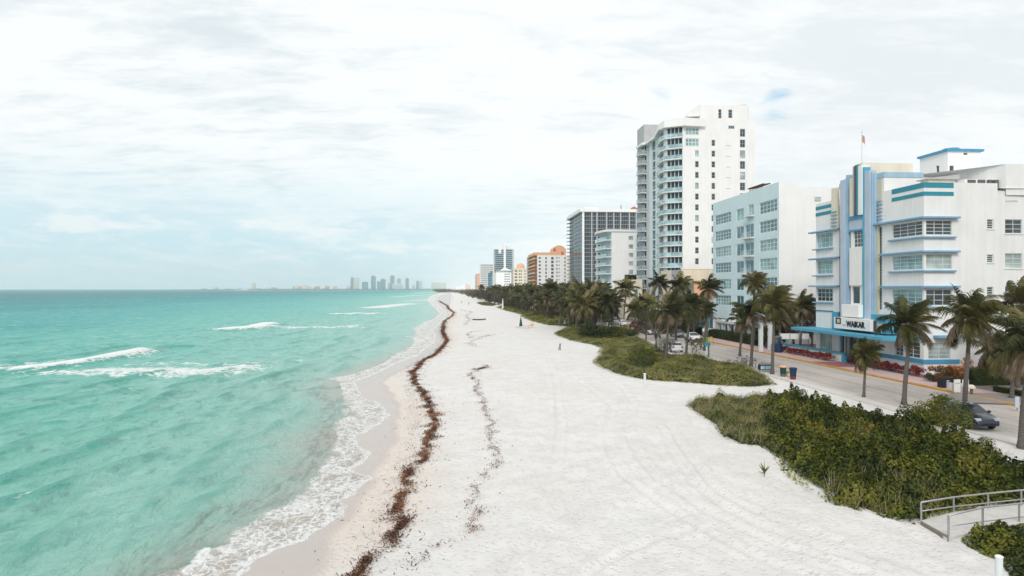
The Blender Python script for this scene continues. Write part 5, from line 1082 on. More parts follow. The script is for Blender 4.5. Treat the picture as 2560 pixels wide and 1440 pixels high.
# ---- palms
def frond(r, az, el, L, wind, nn, lw, droop, V, F, A, base, curlw=1.0):
    d = np.array([math.cos(az)*math.cos(el), math.sin(az)*math.cos(el), math.sin(el)]); p = base.copy(); pts = [p.copy()]; ds = [d.copy()]; rn = r.uniform(.0, 1)
    st = 14
    for i in range(st):
        p = p+d*L/st; t = i/st; d = d+np.array([wind*.55*(.4+t), 0, -droop*(.5+1.6*t)])/st*2.1; d /= np.linalg.norm(d); pts.append(p.copy()); ds.append(d.copy())
    pts = np.array(pts); ds = np.array(ds)
    def quad(a, b, c, e, rr): k = len(V); V.extend([a, b, c, e]); F.append((k, k+1, k+2, k+3)); A.extend([rr]*4)
    w0 = L*.011*lw**.5
    for i in range(st):    # rachis as a thin ribbon
        s = np.cross(ds[i], [0, 0, 1.]); s /= max(np.linalg.norm(s), 1e-6); w_ = w0*(1-i/st)+.006; w2 = w0*(1-(i+1)/st)+.006; quad(pts[i]-s*w_, pts[i]+s*w_, pts[i+1]+s*w2, pts[i+1]-s*w2, .95)
    for j in range(nn):
        t = .14+.86*(j+.5)/nn; f = t*st; i = min(int(f), st-1); q = pts[i]+(pts[i+1]-pts[i])*(f-i); dd = ds[i]
        s = np.cross(dd, [0, 0, 1.]); s /= max(np.linalg.norm(s), 1e-6); u = np.cross(s, dd)
        ln = L*.345*(math.sin(math.pi*(.10+.86*t)))**.55*r.uniform(.8, 1.15)
        for sd in (-1, 1):
            if r.random() < .04: continue
            v = s*sd*.85+dd*.62+u*.08+np.array([wind*.55, 0, -.40*curlw])+r.normal(0, .09, 3); v /= np.linalg.norm(v)
            m = q+v*ln*.5; v2 = v+np.array([wind*.45, 0, -.75*curlw]); v2 /= np.linalg.norm(v2); e = m+v2*ln*.5; w_ = dd*ln*.035*lw
            rr = min(1, max(0, rn*.5+r.random()*.5)); quad(q-w_, q+w_, m+w_*1.1, m-w_*1.1, rr); quad(m-w_*1.1, m+w_*1.1, e+w_*.15, e-w_*.15, rr)
def make_crown(seed, nf, L, wind, nn, lw):
    r = np.random.default_rng(seed); V, F, A = [], [], []; V2, F2, A2 = [], [], []; b = np.zeros(3)
    for i in range(nf):
        q = (i+.5)/nf; az = i*2.39996+r.uniform(-.3, .3); el = math.radians(82-112*q+r.uniform(-9, 9))
        old = q > .70
        if not old: frond(r, az, el, L*(.72+.28*math.sin(math.pi*min(1, q+.15)))*r.uniform(.7, 1.15), wind*(.4+.8*r.random()), nn, lw, .42+.5*q, V, F, A, b)
        if old:
            dry = r.random() < .55
            frond(r, az, el, L*.88*r.uniform(.8, 1.05), wind*.6, nn, lw*(.7 if dry else 1), 1.1+.5*r.random(), V2 if dry else V, F2 if dry else F, A2 if dry else A, b, 1.5 if dry else 1.1)
    return (np.array(V), np.array(F), A), (np.array(V2), np.array(F2), A2)
PV = []
for sd, nf, wd, nn, lw in ((1, 36, 1.4, 66, .95), (2, 33, 1.1, 64, .95), (3, 40, 1.7, 66, .95), (4, 28, .6, 20, 2.4), (5, 26, .8, 18, 2.6), (6, 30, .5, 20, 2.4)):
    (v, f, a), (v2, f2, a2) = make_crown(sd, nf, 3.0, wd, nn, lw); c = arr_mesh('crown', v, f, M['palm'], {'rnd': a}); d_ = arr_mesh('dry_fronds', v2, f2, M['palmdry'], {'rnd': a2}); c.hide_render = d_.hide_render = False
    PV.append((c.data, d_.data)); bpy.data.objects.remove(c); bpy.data.objects.remove(d_)
def trunk_mesh(seed, n_=9):
    r = np.random.default_rng(seed); mb = MB(); K = 14; a, b = r.uniform(-1.3, 1.3, 2)
    pts = [(a*.5*math.sin(t*2.2)*t, b*.4*t*t, t) for t in [i/K for i in range(K+1)]]; o0 = pts[-1]; pts = [(p[0]-o0[0]*0, p[1], p[2]) for p in pts]
    rs = [.17*(1+.55*math.exp(-t*22))*(1-.38*t)*(1+.03*(i % 2)) for i, t in enumerate([i/K for i in range(K+1)])]; mb.tube(pts, rs, n_); return mb, pts[-1]
TV = []
for sd in range(4):
    mb, tip = trunk_mesh(40+sd); o = mb.build('trunk', M['bark'], smooth=True); TV.append((o.data, tip)); bpy.data.objects.remove(o)
mb = MB(); mb.lathe((0, 0, 0), [(.10, -.55), (.17, -.4), (.21, -.15), (.17, .1), (.06, .3)], 9); o = mb.build('fibre_head', M['twig'], smooth=True); HEAD = o.data; bpy.data.objects.remove(o)
NP = [0]
def palm(x, y, h, s=1.0, var=None, rz=None, label=None, group=None, lean=1.0, tr=1.0, z=None):
    i = NP[0]; NP[0] += 1; r = random.Random(100+i); far = y > 105
    var = var if var is not None else (r.choice([3, 4, 5]) if far else r.choice([0, 1, 2])); z = gz(x, y) if z is None else z
    root = thing('palm_tree', label, 'palm tree', (x, y, z), 0, group)
    me, tip = TV[i % 4]; t = bpy.data.objects.new('trunk', me); COL.objects.link(t); t.parent = root; lx = .7*lean*r.choice([-1, 1])
    sx = 1.0*tr; t.scale = (sx, sx, h); q = rz if rz is not None else r.uniform(-.45, .45)
    c = bpy.data.objects.new('crown', PV[var][0]); COL.objects.link(c); c.parent = root; c.location = (tip[0]*sx, tip[1]*sx, h-.05); c.scale = (s, s, s*r.uniform(.92, 1.08)); c.rotation_euler = (r.uniform(-.22, .22), r.uniform(-.10, .28), q)
    d = bpy.data.objects.new('dry_fronds', PV[var][1]); COL.objects.link(d); d.parent = root; d.location = c.location; d.scale = c.scale; d.rotation_euler = c.rotation_euler
    hd = bpy.data.objects.new('fibre_head', HEAD); COL.objects.link(hd); hd.parent = root; hd.location = c.location; hd.scale = (sx*1.15,)*3
    return root
# near palms: (base column, base row or None, depth, crown row, scale, label)
PL = [(2160, 993, None, 888, .62, 0, 'shortest palm, a small one on the pale verge in front of the hotel entrance'),
 (2261, 1012, None, 812, .95, 2, 'leaning windblown palm in front of the hotel corner'),
 (2412, 1040, None, 800, 1.02, 0, 'tall palm with thick fibrous neck in front of the hotel right side'),
 (2554, 1120, None, 868, 1.0, 1, 'nearest palm, cut by the right edge of the picture'),
 (1931, 936, None, 762, .98, 2, 'tall palm left of the two litter bins'),
 (1878, 917, None, 782, .98, 1, 'palm beside the parked bicycles'),
 (1756, 930, None, 0, 0, 0, '')]
for px, by, D_, cy, s, vr, lb in PL[:6]:
    x, y = G(px, by, .9); D_ = x*sT+y*cT; palm(x, y, ZD(cy, D_)-.9, s, vr, None, lb, 'palms along the street', tr=1.0 if s > .7 else .7)
for px, D_, cy, s, vr, lb in ((2545, 62, 768, 1.0, 2, 'palm on the hotel lawn whose crown tops the right edge'), (2470, 66, 880, .9, 0, 'short bushy palm on the hotel lawn'), (2530, 56, 905, .85, 1, 'low yellowing palm at the far right of the lawn'),
  (2000, 96, 772, .95, 1, 'palm on the pavement just left of the hotel'), (1880, 104, 712, .9, 2, 'palm in front of the aqua apartment front'), (1767, 113, 722, .95, 1, 'pale trunked palm right of the cream building'), (1762, 100, 775, .7, 0, 'yellowish young palm below the pale trunked one'),
  (1716, 92, 770, 1.0, 0, 'dark dense palm standing beside the parked white car'), (1665, 83, 775, 1.05, 1, 'broad ragged palm behind the bare seaside tree'), (1645, 160, 712, 1.35, 4, 'palm with dense dark crown in front of the tall tower foot'), (1697, 150, 718, 1.3, 5, 'palm in front of the cream podium wall'),
  (1560, 185, 725, 1.35, 3, 'lone palm in front of the white barrel roof'), (1528, 150, 752, 1.25, 4, 'palm left of the barrel roof hall'), (1605, 140, 765, 1.2, 3, 'palm right of the lone crown before the cream annex'), (1585, 128, 775, 1.0, 5, 'drooping palm behind the red pickup'), (1945, 100, 800, .8, 2, 'low palm hidden between the aqua block and the hotel'), (1690, 120, 760, 1.0, 4, 'palm between the street and the white pavilion'),
  (1490, 180, 730, 1.35, 5, 'palm left of the white mid block'), (1455, 170, 745, 1.35, 3, 'palm standing over the dark rounded bush'), (1420, 185, 738, 1.4, 4, 'palm under the dark glass high-rise'), (1850, 92, 800, .85, 4, 'ragged palm behind the hedge in front of the aqua block')):
    x, y = AT(px, D_); palm(x, y, ZD(cy, D_)-.9, s, vr, None, lb, 'palms along the street', z=gz(x, y) if x < 43 else 1.06)
# ---- shrub and tree kinds
def cloud(r, blobs, n_, size, kind='quad'):
    """leaf clumps scattered over the shell of several blobs"""
    w_ = np.array([b[3]**2 for b in blobs]); k = r.choice(len(blobs), n_, p=w_/w_.sum()); B = np.array(blobs); c = B[k, :3]; R_ = B[k, 3:4]
    d = unit(r.normal(size=(n_, 3))); rad = r.uniform(.62, 1.05, (n_, 1)); d2 = d*np.array([1, 1, .8]); P = c+d2*R_*rad
    Nn = d+r.normal(0, .55, (n_, 3)); Nn[:, 2] += .35; V, F, A = leaves(P, Nn, size*r.uniform(.6, 1.3, n_), kind, r)
    return V, F, np.clip(A*.6+.4*np.repeat(r.random(len(blobs))[k], F.shape[1]), 0, 1)
def tree_kind(name, seed, h, spread, nb, nl, size, mat, trunk=True, low=.35, br=6):
    r = np.random.default_rng(seed); blobs = []
    for i in range(nb):
        a = i*2.4+r.uniform(-.4, .4); q = r.random()**.7; z = h*(low+(1-low)*(.12+.80*r.random())); rr = spread*q*math.sqrt(max(.05, 1-((z/h-.62)/.55)**2)); blobs.append((rr*math.cos(a), rr*math.sin(a), z, spread*r.uniform(.26, .42)))
    V, F, A = cloud(r, blobs, nl, size); o = arr_mesh('crown', V, F, M[mat], {'rnd': A}); cm = o.data; bpy.data.objects.remove(o)
    mb = MB(); mb.tube([(0, 0, -.2), (.1, .05, h*.25), (.05, .15, h*.5), (.0, .1, h*.8)], [.16*h/5, .12*h/5, .09*h/5, .03], 7)
    for i in range(br):
        b = blobs[int(r.integers(len(blobs)))]; z0 = h*r.uniform(.12, .45); mb.tube([(.05, .05, z0), (b[0]*.45, b[1]*.45, (z0+b[2])*.48), (b[0], b[1], b[2])], [.07*h/5, .045*h/5, .015], 5)
    o = mb.build('trunk', M['twig'], smooth=True); tm = o.data; bpy.data.objects.remove(o); return cm, tm
TK = {'tree': [tree_kind('t', 60+i, 6.0, 2.6, 16, 2600, .17, 'tree', low=.25) for i in range(3)], 'bush': [tree_kind('b', 70+i, 2.4, 1.9, 12, 3200, .085, 'bush', low=.05) for i in range(2)],
      'croton': [tree_kind('c', 80+i, .9, .75, 8, 520, .085, 'croton', low=.15) for i in range(2)], 'crotono': [tree_kind('c', 85+i, 1.2, 1.0, 9, 900, .085, 'crotono', low=.1) for i in range(2)], 'fartree': [tree_kind('f', 90+i, 6.5, 4.0, 12, 900, .42, 'tree', low=.12) for i in range(3)], 'grape': [tree_kind('g', 95, 3.0, 1.9, 13, 2300, .11, 'grape', low=.2)]}
def plant(kind, x, y, s=1.0, label=None, cat='shrub', group=None, name='shrub', sz=None, rz=None, i=0, z=None):
    cm, tm = TK[kind][i % len(TK[kind])]; root = thing(name, label, cat, (x, y, gz(x, y) if z is None else z), rz if rz is not None else random.uniform(0, 6.28), group)
    for nm, me in (('crown', cm), ('trunk', tm)): o = bpy.data.objects.new(nm, me); COL.objects.link(o); o.parent = root; o.scale = (s, s, s*(sz or 1))
    return root
random.seed(5)
x, y = G(1500, 846); plant('bush', x, y, 2.2, 'large dark rounded bush on the dune above the green mat', sz=.85, name='rounded_bush'); x, y = G(1462, 843); plant('bush', x, y, 1.0, 'small dark bush at the left foot of the large rounded bush', name='rounded_bush', i=1)
x, y = G(1568, 846); cm = plant('grape', x, y, 1.15, 'smooth green rounded bush by the grey street bend', name='rounded_bush', sz=.75)
x, y = G(2362, 1092); plant('grape', x, y, .95, 'upright sea grape standing above the thicket in front of the parked dark car', 'small tree', name='sea_grape_tree', rz=1.0); x, y = G(2318, 1082); plant('grape', x, y, .8, 'sea grape clump left of the upright one above the thicket', 'small tree', name='sea_grape_tree', rz=3)
x, y = G(2440, 1150); plant('grape', x, y, .62, 'sea grape clump hiding the wheels of the parked dark car', 'small tree', name='sea_grape_tree', rz=2, sz=.75); x, y = G(2000, 1008); plant('grape', x, y, .42, 'small sprig of sea grape rising at the back edge of the near dune', 'shrub', name='sea_grape_sprig', rz=2)
# gnarled seaside tree with visible limbs, and a nearly bare one
x, y = G(1640, 872); TKg = tree_kind('gn', 111, 5.2, 2.9, 15, 3400, .10, 'tree', low=.42, br=14); TK['gnarl'] = [TKg]; plant('gnarl', x, y, 1.15, 'gnarled bushy seaside tree with dark crown between street and dune', 'tree', name='gnarled_tree', rz=.4)
x, y = G(1663, 903); plant('gnarl', x, y, .55, 'small twisted tree growing at the foot of the broad ragged palm', 'tree', name='gnarled_tree', rz=2.2)
def bare_tree(x, y, h, label, seed):
    r = np.random.default_rng(seed); root = thing('bare_tree', label, 'tree', (x, y, gz(x, y))); mb = MB(); tips = []
    def grow(p, d, l, rad, dep):
        q = p+d*l; mb.tube([tuple(p), tuple((p+q)/2+r.normal(0, .04*l, 3)), tuple(q)], [rad, rad*.85, rad*.65], 5)
        if dep == 0: tips.append(q); return
        for k in range(3 if dep > 1 else 3): nd = d+r.normal(0, .55, 3); nd[2] = abs(nd[2])*.7+.25; nd /= np.linalg.norm(nd); grow(q, nd, l*r.uniform(.55, .8), rad*.6, dep-1)
    grow(np.array([0, 0, 0.]), np.array([.1, .05, 1.]), h*.36, .07*h/3, 4); mb.build('trunk', M['twig'], root, local=True)
    T = np.array(tips); T = T[r.integers(len(T), size=260)]+r.normal(0, .12, (260, 3)); V, F, A = leaves(T, r.normal(size=(260, 3)), .09, 'hex', r); arr_mesh('sparse_leaves', V, F, M['tree'], {'rnd': A}, parent=root)
x, y = G(1728, 915); bare_tree(x, y, 3.6, 'spindly half bare tree on the green dune in front of the white car', 5)
# croton beds along the hotel
cb = []
for i, px in enumerate(range(1938, 2076, 9)): cb.append((px, 46.0, 'croton', .95))
for i, px in enumerate(list(range(2140, 2300, 11))): cb.append((px, 46.9+(.5 if i % 2 else 0), 'croton', .95))
for px, X_, k, s in cb:
    r_ = ray(px); D_ = X_/r_[0]; plant(k, X_, D_*r_[1], s*random.uniform(.85, 1.15), 'red leaved croton in the row along the pavement '+('left' if px < 2100 else 'right')+' of the hotel entrance', 'shrub', 'red crotons '+('left' if px < 2100 else 'right')+' of the hotel entrance', 'croton_bush', z=1.06, i=px)
for i, px in enumerate((2318, 2336, 2354, 2372, 2390, 2406)):
    D_ = 66.5; x, y = AT(px, D_); plant('bush' if i == 0 else 'crotono', x+.3, y-.6, .55 if i == 0 else 1.15, 'dark green shrub at the left end of the orange crotons' if i == 0 else 'orange leaved croton below the hotel corner', 'shrub', None if i == 0 else 'orange crotons at the hotel corner', 'croton_bush' if i else 'shrub', z=1.06, i=i)
for i, (px, D_, s) in enumerate(((2455, 67.5, 1.9), (2490, 66.6, 1.3))): x, y = AT(px, D_-1.2); plant('crotono', x, y, s*.9, ['large red brown bush against the hotel side wall', 'second brown bush right of the large one at the side wall'][i], 'shrub', None, 'croton_bush', z=1.06, i=i)
def hedge(name, label, x0, x1, y0, y1, h, mat='hedge', dens=230, size=.06):
    r = np.random.default_rng(int(x0*10)); root = thing(name, label, 'hedge', ((x0+x1)/2, (y0+y1)/2, 1.05)); n_ = int(dens*((x1-x0)*(y1-y0)+h*(2*(x1-x0)+2*(y1-y0)))); f = r.random(n_); P = np.stack([r.uniform(x0, x1, n_), r.uniform(y0, y1, n_), r.uniform(0, h, n_)], 1)
    top = f < .35; P[top, 2] = h*(1+.06*sinfield(P[top, 0], P[top, 1], 3, 1.3)); w_ = (f >= .35) & (f < .65); P[w_, 0] = x0; s_ = f >= .65; P[s_, 1] = y0
    P += r.normal(0, .06, P.shape); P[:, 2] += 1.05; Nn = r.normal(0, .5, (n_, 3))+np.where(top[:, None], [0, 0, 1], [-.6, -.6, .3]); V, F, A = leaves(P-np.array(root.location), Nn, size, 'quad', r); arr_mesh('foliage', V, F, M[mat], {'rnd': A}, parent=root)
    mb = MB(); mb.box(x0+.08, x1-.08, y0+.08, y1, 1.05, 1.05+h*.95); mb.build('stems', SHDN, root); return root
hedge('hedge', 'clipped dark hedge in front of the aqua apartment block', 46.9, 48.6, 104, 124, 1.4); x, y = AT(2440, 63); hedge('hedge', 'dark tall hedge behind the lawn at the far right', x, x+9, y, y+1.1, 1.5, dens=150)
hedge('hedge', 'low clipped hedge edging the round paved plot at right', 46.7, 47.1, 46.5, 56, .45); hedge('hedge', 'small square clipped hedge at the right end of the paved plot', 47.0, 49.2, 46.2, 47.0, 1.0)
hedge('hedge', 'dark planting behind the white pavilion forecourt', 45.8, 47.2, 128, 150, 1.6, dens=90, size=.09); x, y = AT(1563, 205); hedge('hedge', 'small green hedge on the roof of the cream annex', x+.3, x+3.6, y+.2, y+1.5, 1.4, dens=100, size=.09).location.z = ZD(699, 205)
# background trees between and behind the buildings
random.seed(9)
for i, (px, D_, s) in enumerate(((1960, 104, 1.0), (1985, 108, 1.15), (2012, 112, 1.1), (1935, 101, .8), (2030, 106, 1.0), (1915, 104, .6), (1700, 132, .9), (1735, 128, .85), (1650, 125, .9), (1668, 118, .8), (1615, 118, .8))):
    x, y = AT(px, D_); plant('tree', x, y, s, 'brownish green broadleaf tree in the tangle between the street and the buildings', 'tree', 'broadleaf trees between street and buildings', 'broadleaf_tree', i=i, z=1.0)
# palms and trees in the dune strip running away to the north
vx = [G(x, y) for x, y in ((1390, 832), (1300, 788), (1240, 765), (1215, 758), (1180, 748), (1160, 740), (1146, 735), (1135, 731))]; vy = np.array([p[1] for p in vx]); vv = np.array([p[0] for p in vx])
def vleft(y): return float(np.interp(y, vy, vv))
random.seed(31); cnt = 0; y = 128.
while y < 560:
    st = 3.9+y/80; y += st*random.uniform(.6, 1.3)
    for k in range(2):
        x = random.uniform(vleft(y)+3.5, 43 if y > 175 else 31.5)
        if 33 < x < 42 and y < 175: continue
        palm(x, y+random.uniform(-2, 2), random.choice((random.uniform(3.6, 6), random.uniform(5.5, 8.8)))+min(1.0, y/450), random.uniform(1.0, 1.55), None, None, 'one of the many dark windblown palms in the dune strip left of the high-rises', 'palms in the dune strip', z=.9); cnt += 1
y = 150.
while y < 900:
    y += (3.2+y/70)*random.uniform(.6, 1.3)
    for k in range(2):
        x = random.uniform(vleft(y)+2.5, 46); s = random.uniform(.55, 1.0)*(1 if y < 300 else 1.15)
        if y < 185 and x > 31: continue
        plant('tree' if y < 300 else 'fartree', x, y, s, 'one of the many bushy dark trees filling the dune strip below the high-rises', 'tree', 'bushy trees in the dune strip', 'coast_tree', sz=random.uniform(.8, 1.15), i=random.randrange(3), z=.8)
        cnt += 1
r = np.random.default_rng(77); blobs = []
for yy in np.geomspace(880, 3900, 260):
    x0 = vleft(yy) if yy < vy.max() else -0.0118*yy*3.2+12
    x0 = min(x0, np.interp(yy, [880, 1500, 2500, 3900], [vleft(880), vleft(1500), -52, -140]))
    for k in range(4): blobs.append((x0+6+r.uniform(0, 60), yy+r.uniform(-12, 12), r.uniform(1.5, 5.5), r.uniform(4, 7.5)))
V, F, A = cloud(r, blobs, 26000, .95); V[:, 2] = np.maximum(V[:, 2], .3); tag(arr_mesh('far_wood', V, F, M['tree'], {'rnd': A}), 'hazy far wood running along the end of the beach', 'wood', None, 'stuff')
fw = []
for px in np.linspace(505, 1130, 330):
    if 520 < px < 528 or 545 < px < 552: continue
    x, y = AT(px, 7180); fw.append((x, y, 3, r.uniform(7, 15) if px > 590 or r.random() < .5 else 6))
V, F, A = cloud(r, fw, 9000, 4.5); V[:, 2] = np.maximum(V[:, 2], .3); tag(arr_mesh('far_shore_wood', V, F, M['tree'], {'rnd': A}), 'thin dark line of trees on the far shore below the skyline', 'wood', None, 'stuff')
# ---- wrack lines of seaweed
def wrack(label, pts, width, n_, size, seed, gap=.5, cat='seaweed', z=.3):
    r = np.random.default_rng(seed); P = np.array([G(x, y, z) for x, y in pts]); L_ = np.concatenate([[0], np.cumsum(np.hypot(*np.diff(P, axis=0).T))]); t = r.uniform(0, L_[-1], n_)
    dens = .5+.5*np.sin(t*1.1+np.sin(t*.37)*2)+.6*np.sin(t*3.1+1)+.5*np.sin(t*7.3+np.sin(t*2)); k = dens > r.uniform(-.6, 1.0+gap, n_); t = t[k]; n_ = len(t)
    lat = r.normal(0, 1, n_)*width*(.30+1.0*np.sin(t*.8+2)**2*(.6+.4*np.sin(t*2.9)))*np.where(r.random(n_) < .08, 3.2, .62)
    cx, cy = np.interp(t, L_, P[:, 0]), np.interp(t, L_, P[:, 1]); tx_, ty_ = np.interp(t+.3, L_, P[:, 0])-cx, np.interp(t+.3, L_, P[:, 1])-cy; l = np.hypot(tx_, ty_)+1e-6
    x, y = cx+lat*.95+.25*width*np.sin(t*2.3), cy+r.normal(0, .25, n_)+lat*.15; zz = ground_z(x, y)+r.uniform(.0, .14, n_)*np.exp(-(lat/width)**2)+.02
    Nn = r.normal(0, .55, (n_, 3)); Nn[:, 2] = np.abs(Nn[:, 2])+.35; V, F, A = leaves(np.stack([x, y, zz], 1), Nn, size*r.uniform(.4, 1.4, n_), 'quad', r, .42)
    return tag(arr_mesh('seaweed', V, F, M['weed'], {'rnd': A}), label, cat, None, 'stuff')
w1 = [(862,1462),(900,1425),(940,1392),(975,1362),(990,1330),(1005,1300),(988,1262),(1000,1238),(1030,1225),(1012,1190),(1018,1172),(1058,1150),(1066,1120),(1072,1095),(1085,1070),(1087,1045),(1075,1020),(1068,1000),(1055,980),(1038,965),(1035,945),(1030,930),(1045,920),(1052,905),(1068,895),(1085,888),(1098,875),(1110,862),(1118,850),(1112,840),(1106,826),(1110,815)]
wrack('thick brown line of washed up seaweed winding along the beach', w1, .58, 60000, .088, 3, .05)
wrack('thin far end of the brown seaweed line by the water', [(1106,818),(1112,800),(1130,790),(1135,781),(1122,772),(1118,764),(1105,757),(1098,752)], .9, 9000, .22, 4, .2)
wrack('scattered brown tufts on the seaward side of the seaweed line', [(920,1380),(945,1310),(955,1245),(975,1225),(1000,1215),(985,1180),(1020,1130),(1040,1060),(1030,1000),(1015,950)], .8, 5200, .045, 6, 1.6)
w2 = [(1010,1425),(1060,1400),(1100,1375),(1150,1350),(1190,1335),(1180,1310),(1190,1285),(1178,1260),(1188,1235),(1200,1205),(1225,1182),(1245,1165),(1240,1140),(1228,1108),(1222,1080),(1235,1062),(1215,1045),(1212,1020),(1205,1000),(1190,985),(1195,965),(1172,945),(1190,935),(1225,925),(1205,920)]
wrack('thin broken second line of dark seaweed higher up the beach', w2, .50, 7500, .07, 8, .9)
wrack('dark clump of seaweed at the top of the second line', [(1185,931),(1200,929),(1218,926)], .7, 900, .075, 9, .2, 'seaweed')
wrack('faint seaweed traces on the middle beach', [(1185,870),(1172,858),(1190,852),(1235,840),(1180,848),(1168,835),(1200,830)], 1.0, 2600, .10, 10, 1.3)
wrack('faint seaweed traces on the far beach', [(1160,815),(1175,800),(1165,790),(1180,782),(1150,775)], 1.5, 1500, .16, 11, 1.3)
# litter of twigs and leaves on the sand near the dunes
r = np.random.default_rng(5); n_ = 2600; q = r.random(n_); x = r.uniform(2, 31, n_); y = r.uniform(20, 75, n_); k = r.random(n_) < np.clip((x-4)/30, .12, 1)*.6
x, y = x[k], y[k]; Nn = r.normal(0, .3, (len(x), 3)); Nn[:, 2] = 1; V, F, A = leaves(np.stack([x, y, ground_z(x, y)+.03], 1), Nn, r.uniform(.015, .055, len(x)), 'quad', r, .4); tag(arr_mesh('leaf_litter', V, F, M['weed'], {'rnd': A}), 'scattered twigs and leaf bits on the pale sand', 'litter', None, 'stuff')
patch('yellow green beach creeper straggling out over the sand from the near dune', [(1925,1120),(1950,1170),(2000,1210),(2060,1230),(2080,1262),(2040,1225),(2010,1185),(1985,1150)], .16, 60, .06, 'dune', .5, 'hex', 41, .7, name='beach_creeper', under=0)
x, y = G(1911, 1185); root = thing('seedling', 'single small leafy seedling alone on the sand left of the near dune', 'plant', (x, y, gz(x, y))); mb = MB(); mb.tube([(0, 0, 0), (.02, 0, .45), (.0, .02, .9)], [.015, .012, .006], 5); mb.build('stem', M['twig'], root, local=True)
rr = np.random.default_rng(2); k = 16; D_ = np.stack([rr.normal(0, .8, k), rr.normal(0, .8, k), np.full(k, .8)], 1); V, F, A = leaves(np.stack([np.zeros(k), np.zeros(k), rr.uniform(.05, .35, k)], 1), D_, .42, 'blade', rr, .10); arr_mesh('leaves', V, F, M['dune'], {'rnd': A}, parent=root)
# ---------------------------------------------------------------- vehicles and street things
def carpaint(nm, c, metal=.3):
    n = N(nm); n._set('Base Color', n.mix(n.sstep(n.noise(n.pos((1, 1, 1), False), 3, 3), .4, .8), c, tuple(x*.85+.01 for x in c[:3])+(1,))); n._set('Metallic', metal); n._set('Roughness', .28); n._set('Coat Weight', .6); return n.mat
M['navy'] = carpaint('navy_car_paint', (.008, .02, .05, 1)); M['redc'] = carpaint('red_car_paint', (.30, .015, .02, 1)); M['whitec'] = carpaint('white_car_paint', (.70, .71, .72, 1), 0); M['silver'] = carpaint('silver_car_paint', (.35, .36, .38, 1), .6); M['blackc'] = carpaint('black_car_paint', (.012, .012, .015, 1))
M['tail'] = paint('red_lamp_lens', (.35, .02, .02, 1), .3, .05, 3, 0, False); M['lamp'] = paint('clear_lamp_lens', (.6, .6, .58, 1), .15, .05, 3, 0, False, 0, .7)
M['bluep'] = paint('deep_blue_plastic', (.01, .032, .085, 1), .5, .15, 3, 0, False); M['greenp'] = paint('dark_green_plastic', (.015, .05, .045, 1), .5, .15, 3, 0, False); M['redp'] = paint('red_plastic', (.20, .035, .022, 1), .5, .15, 3, 0, False)
M['skin'] = paint('skin', (.40, .22, .15, 1), .6, .05, 3, 0, False); M['yel'] = paint('yellow_paint', (.55, .36, .05, 1), .6, .1, 3, 0, False); M['limep'] = paint('lime_plastic', (.20, .30, .06, 1), .5, .1, 3, 0, False)
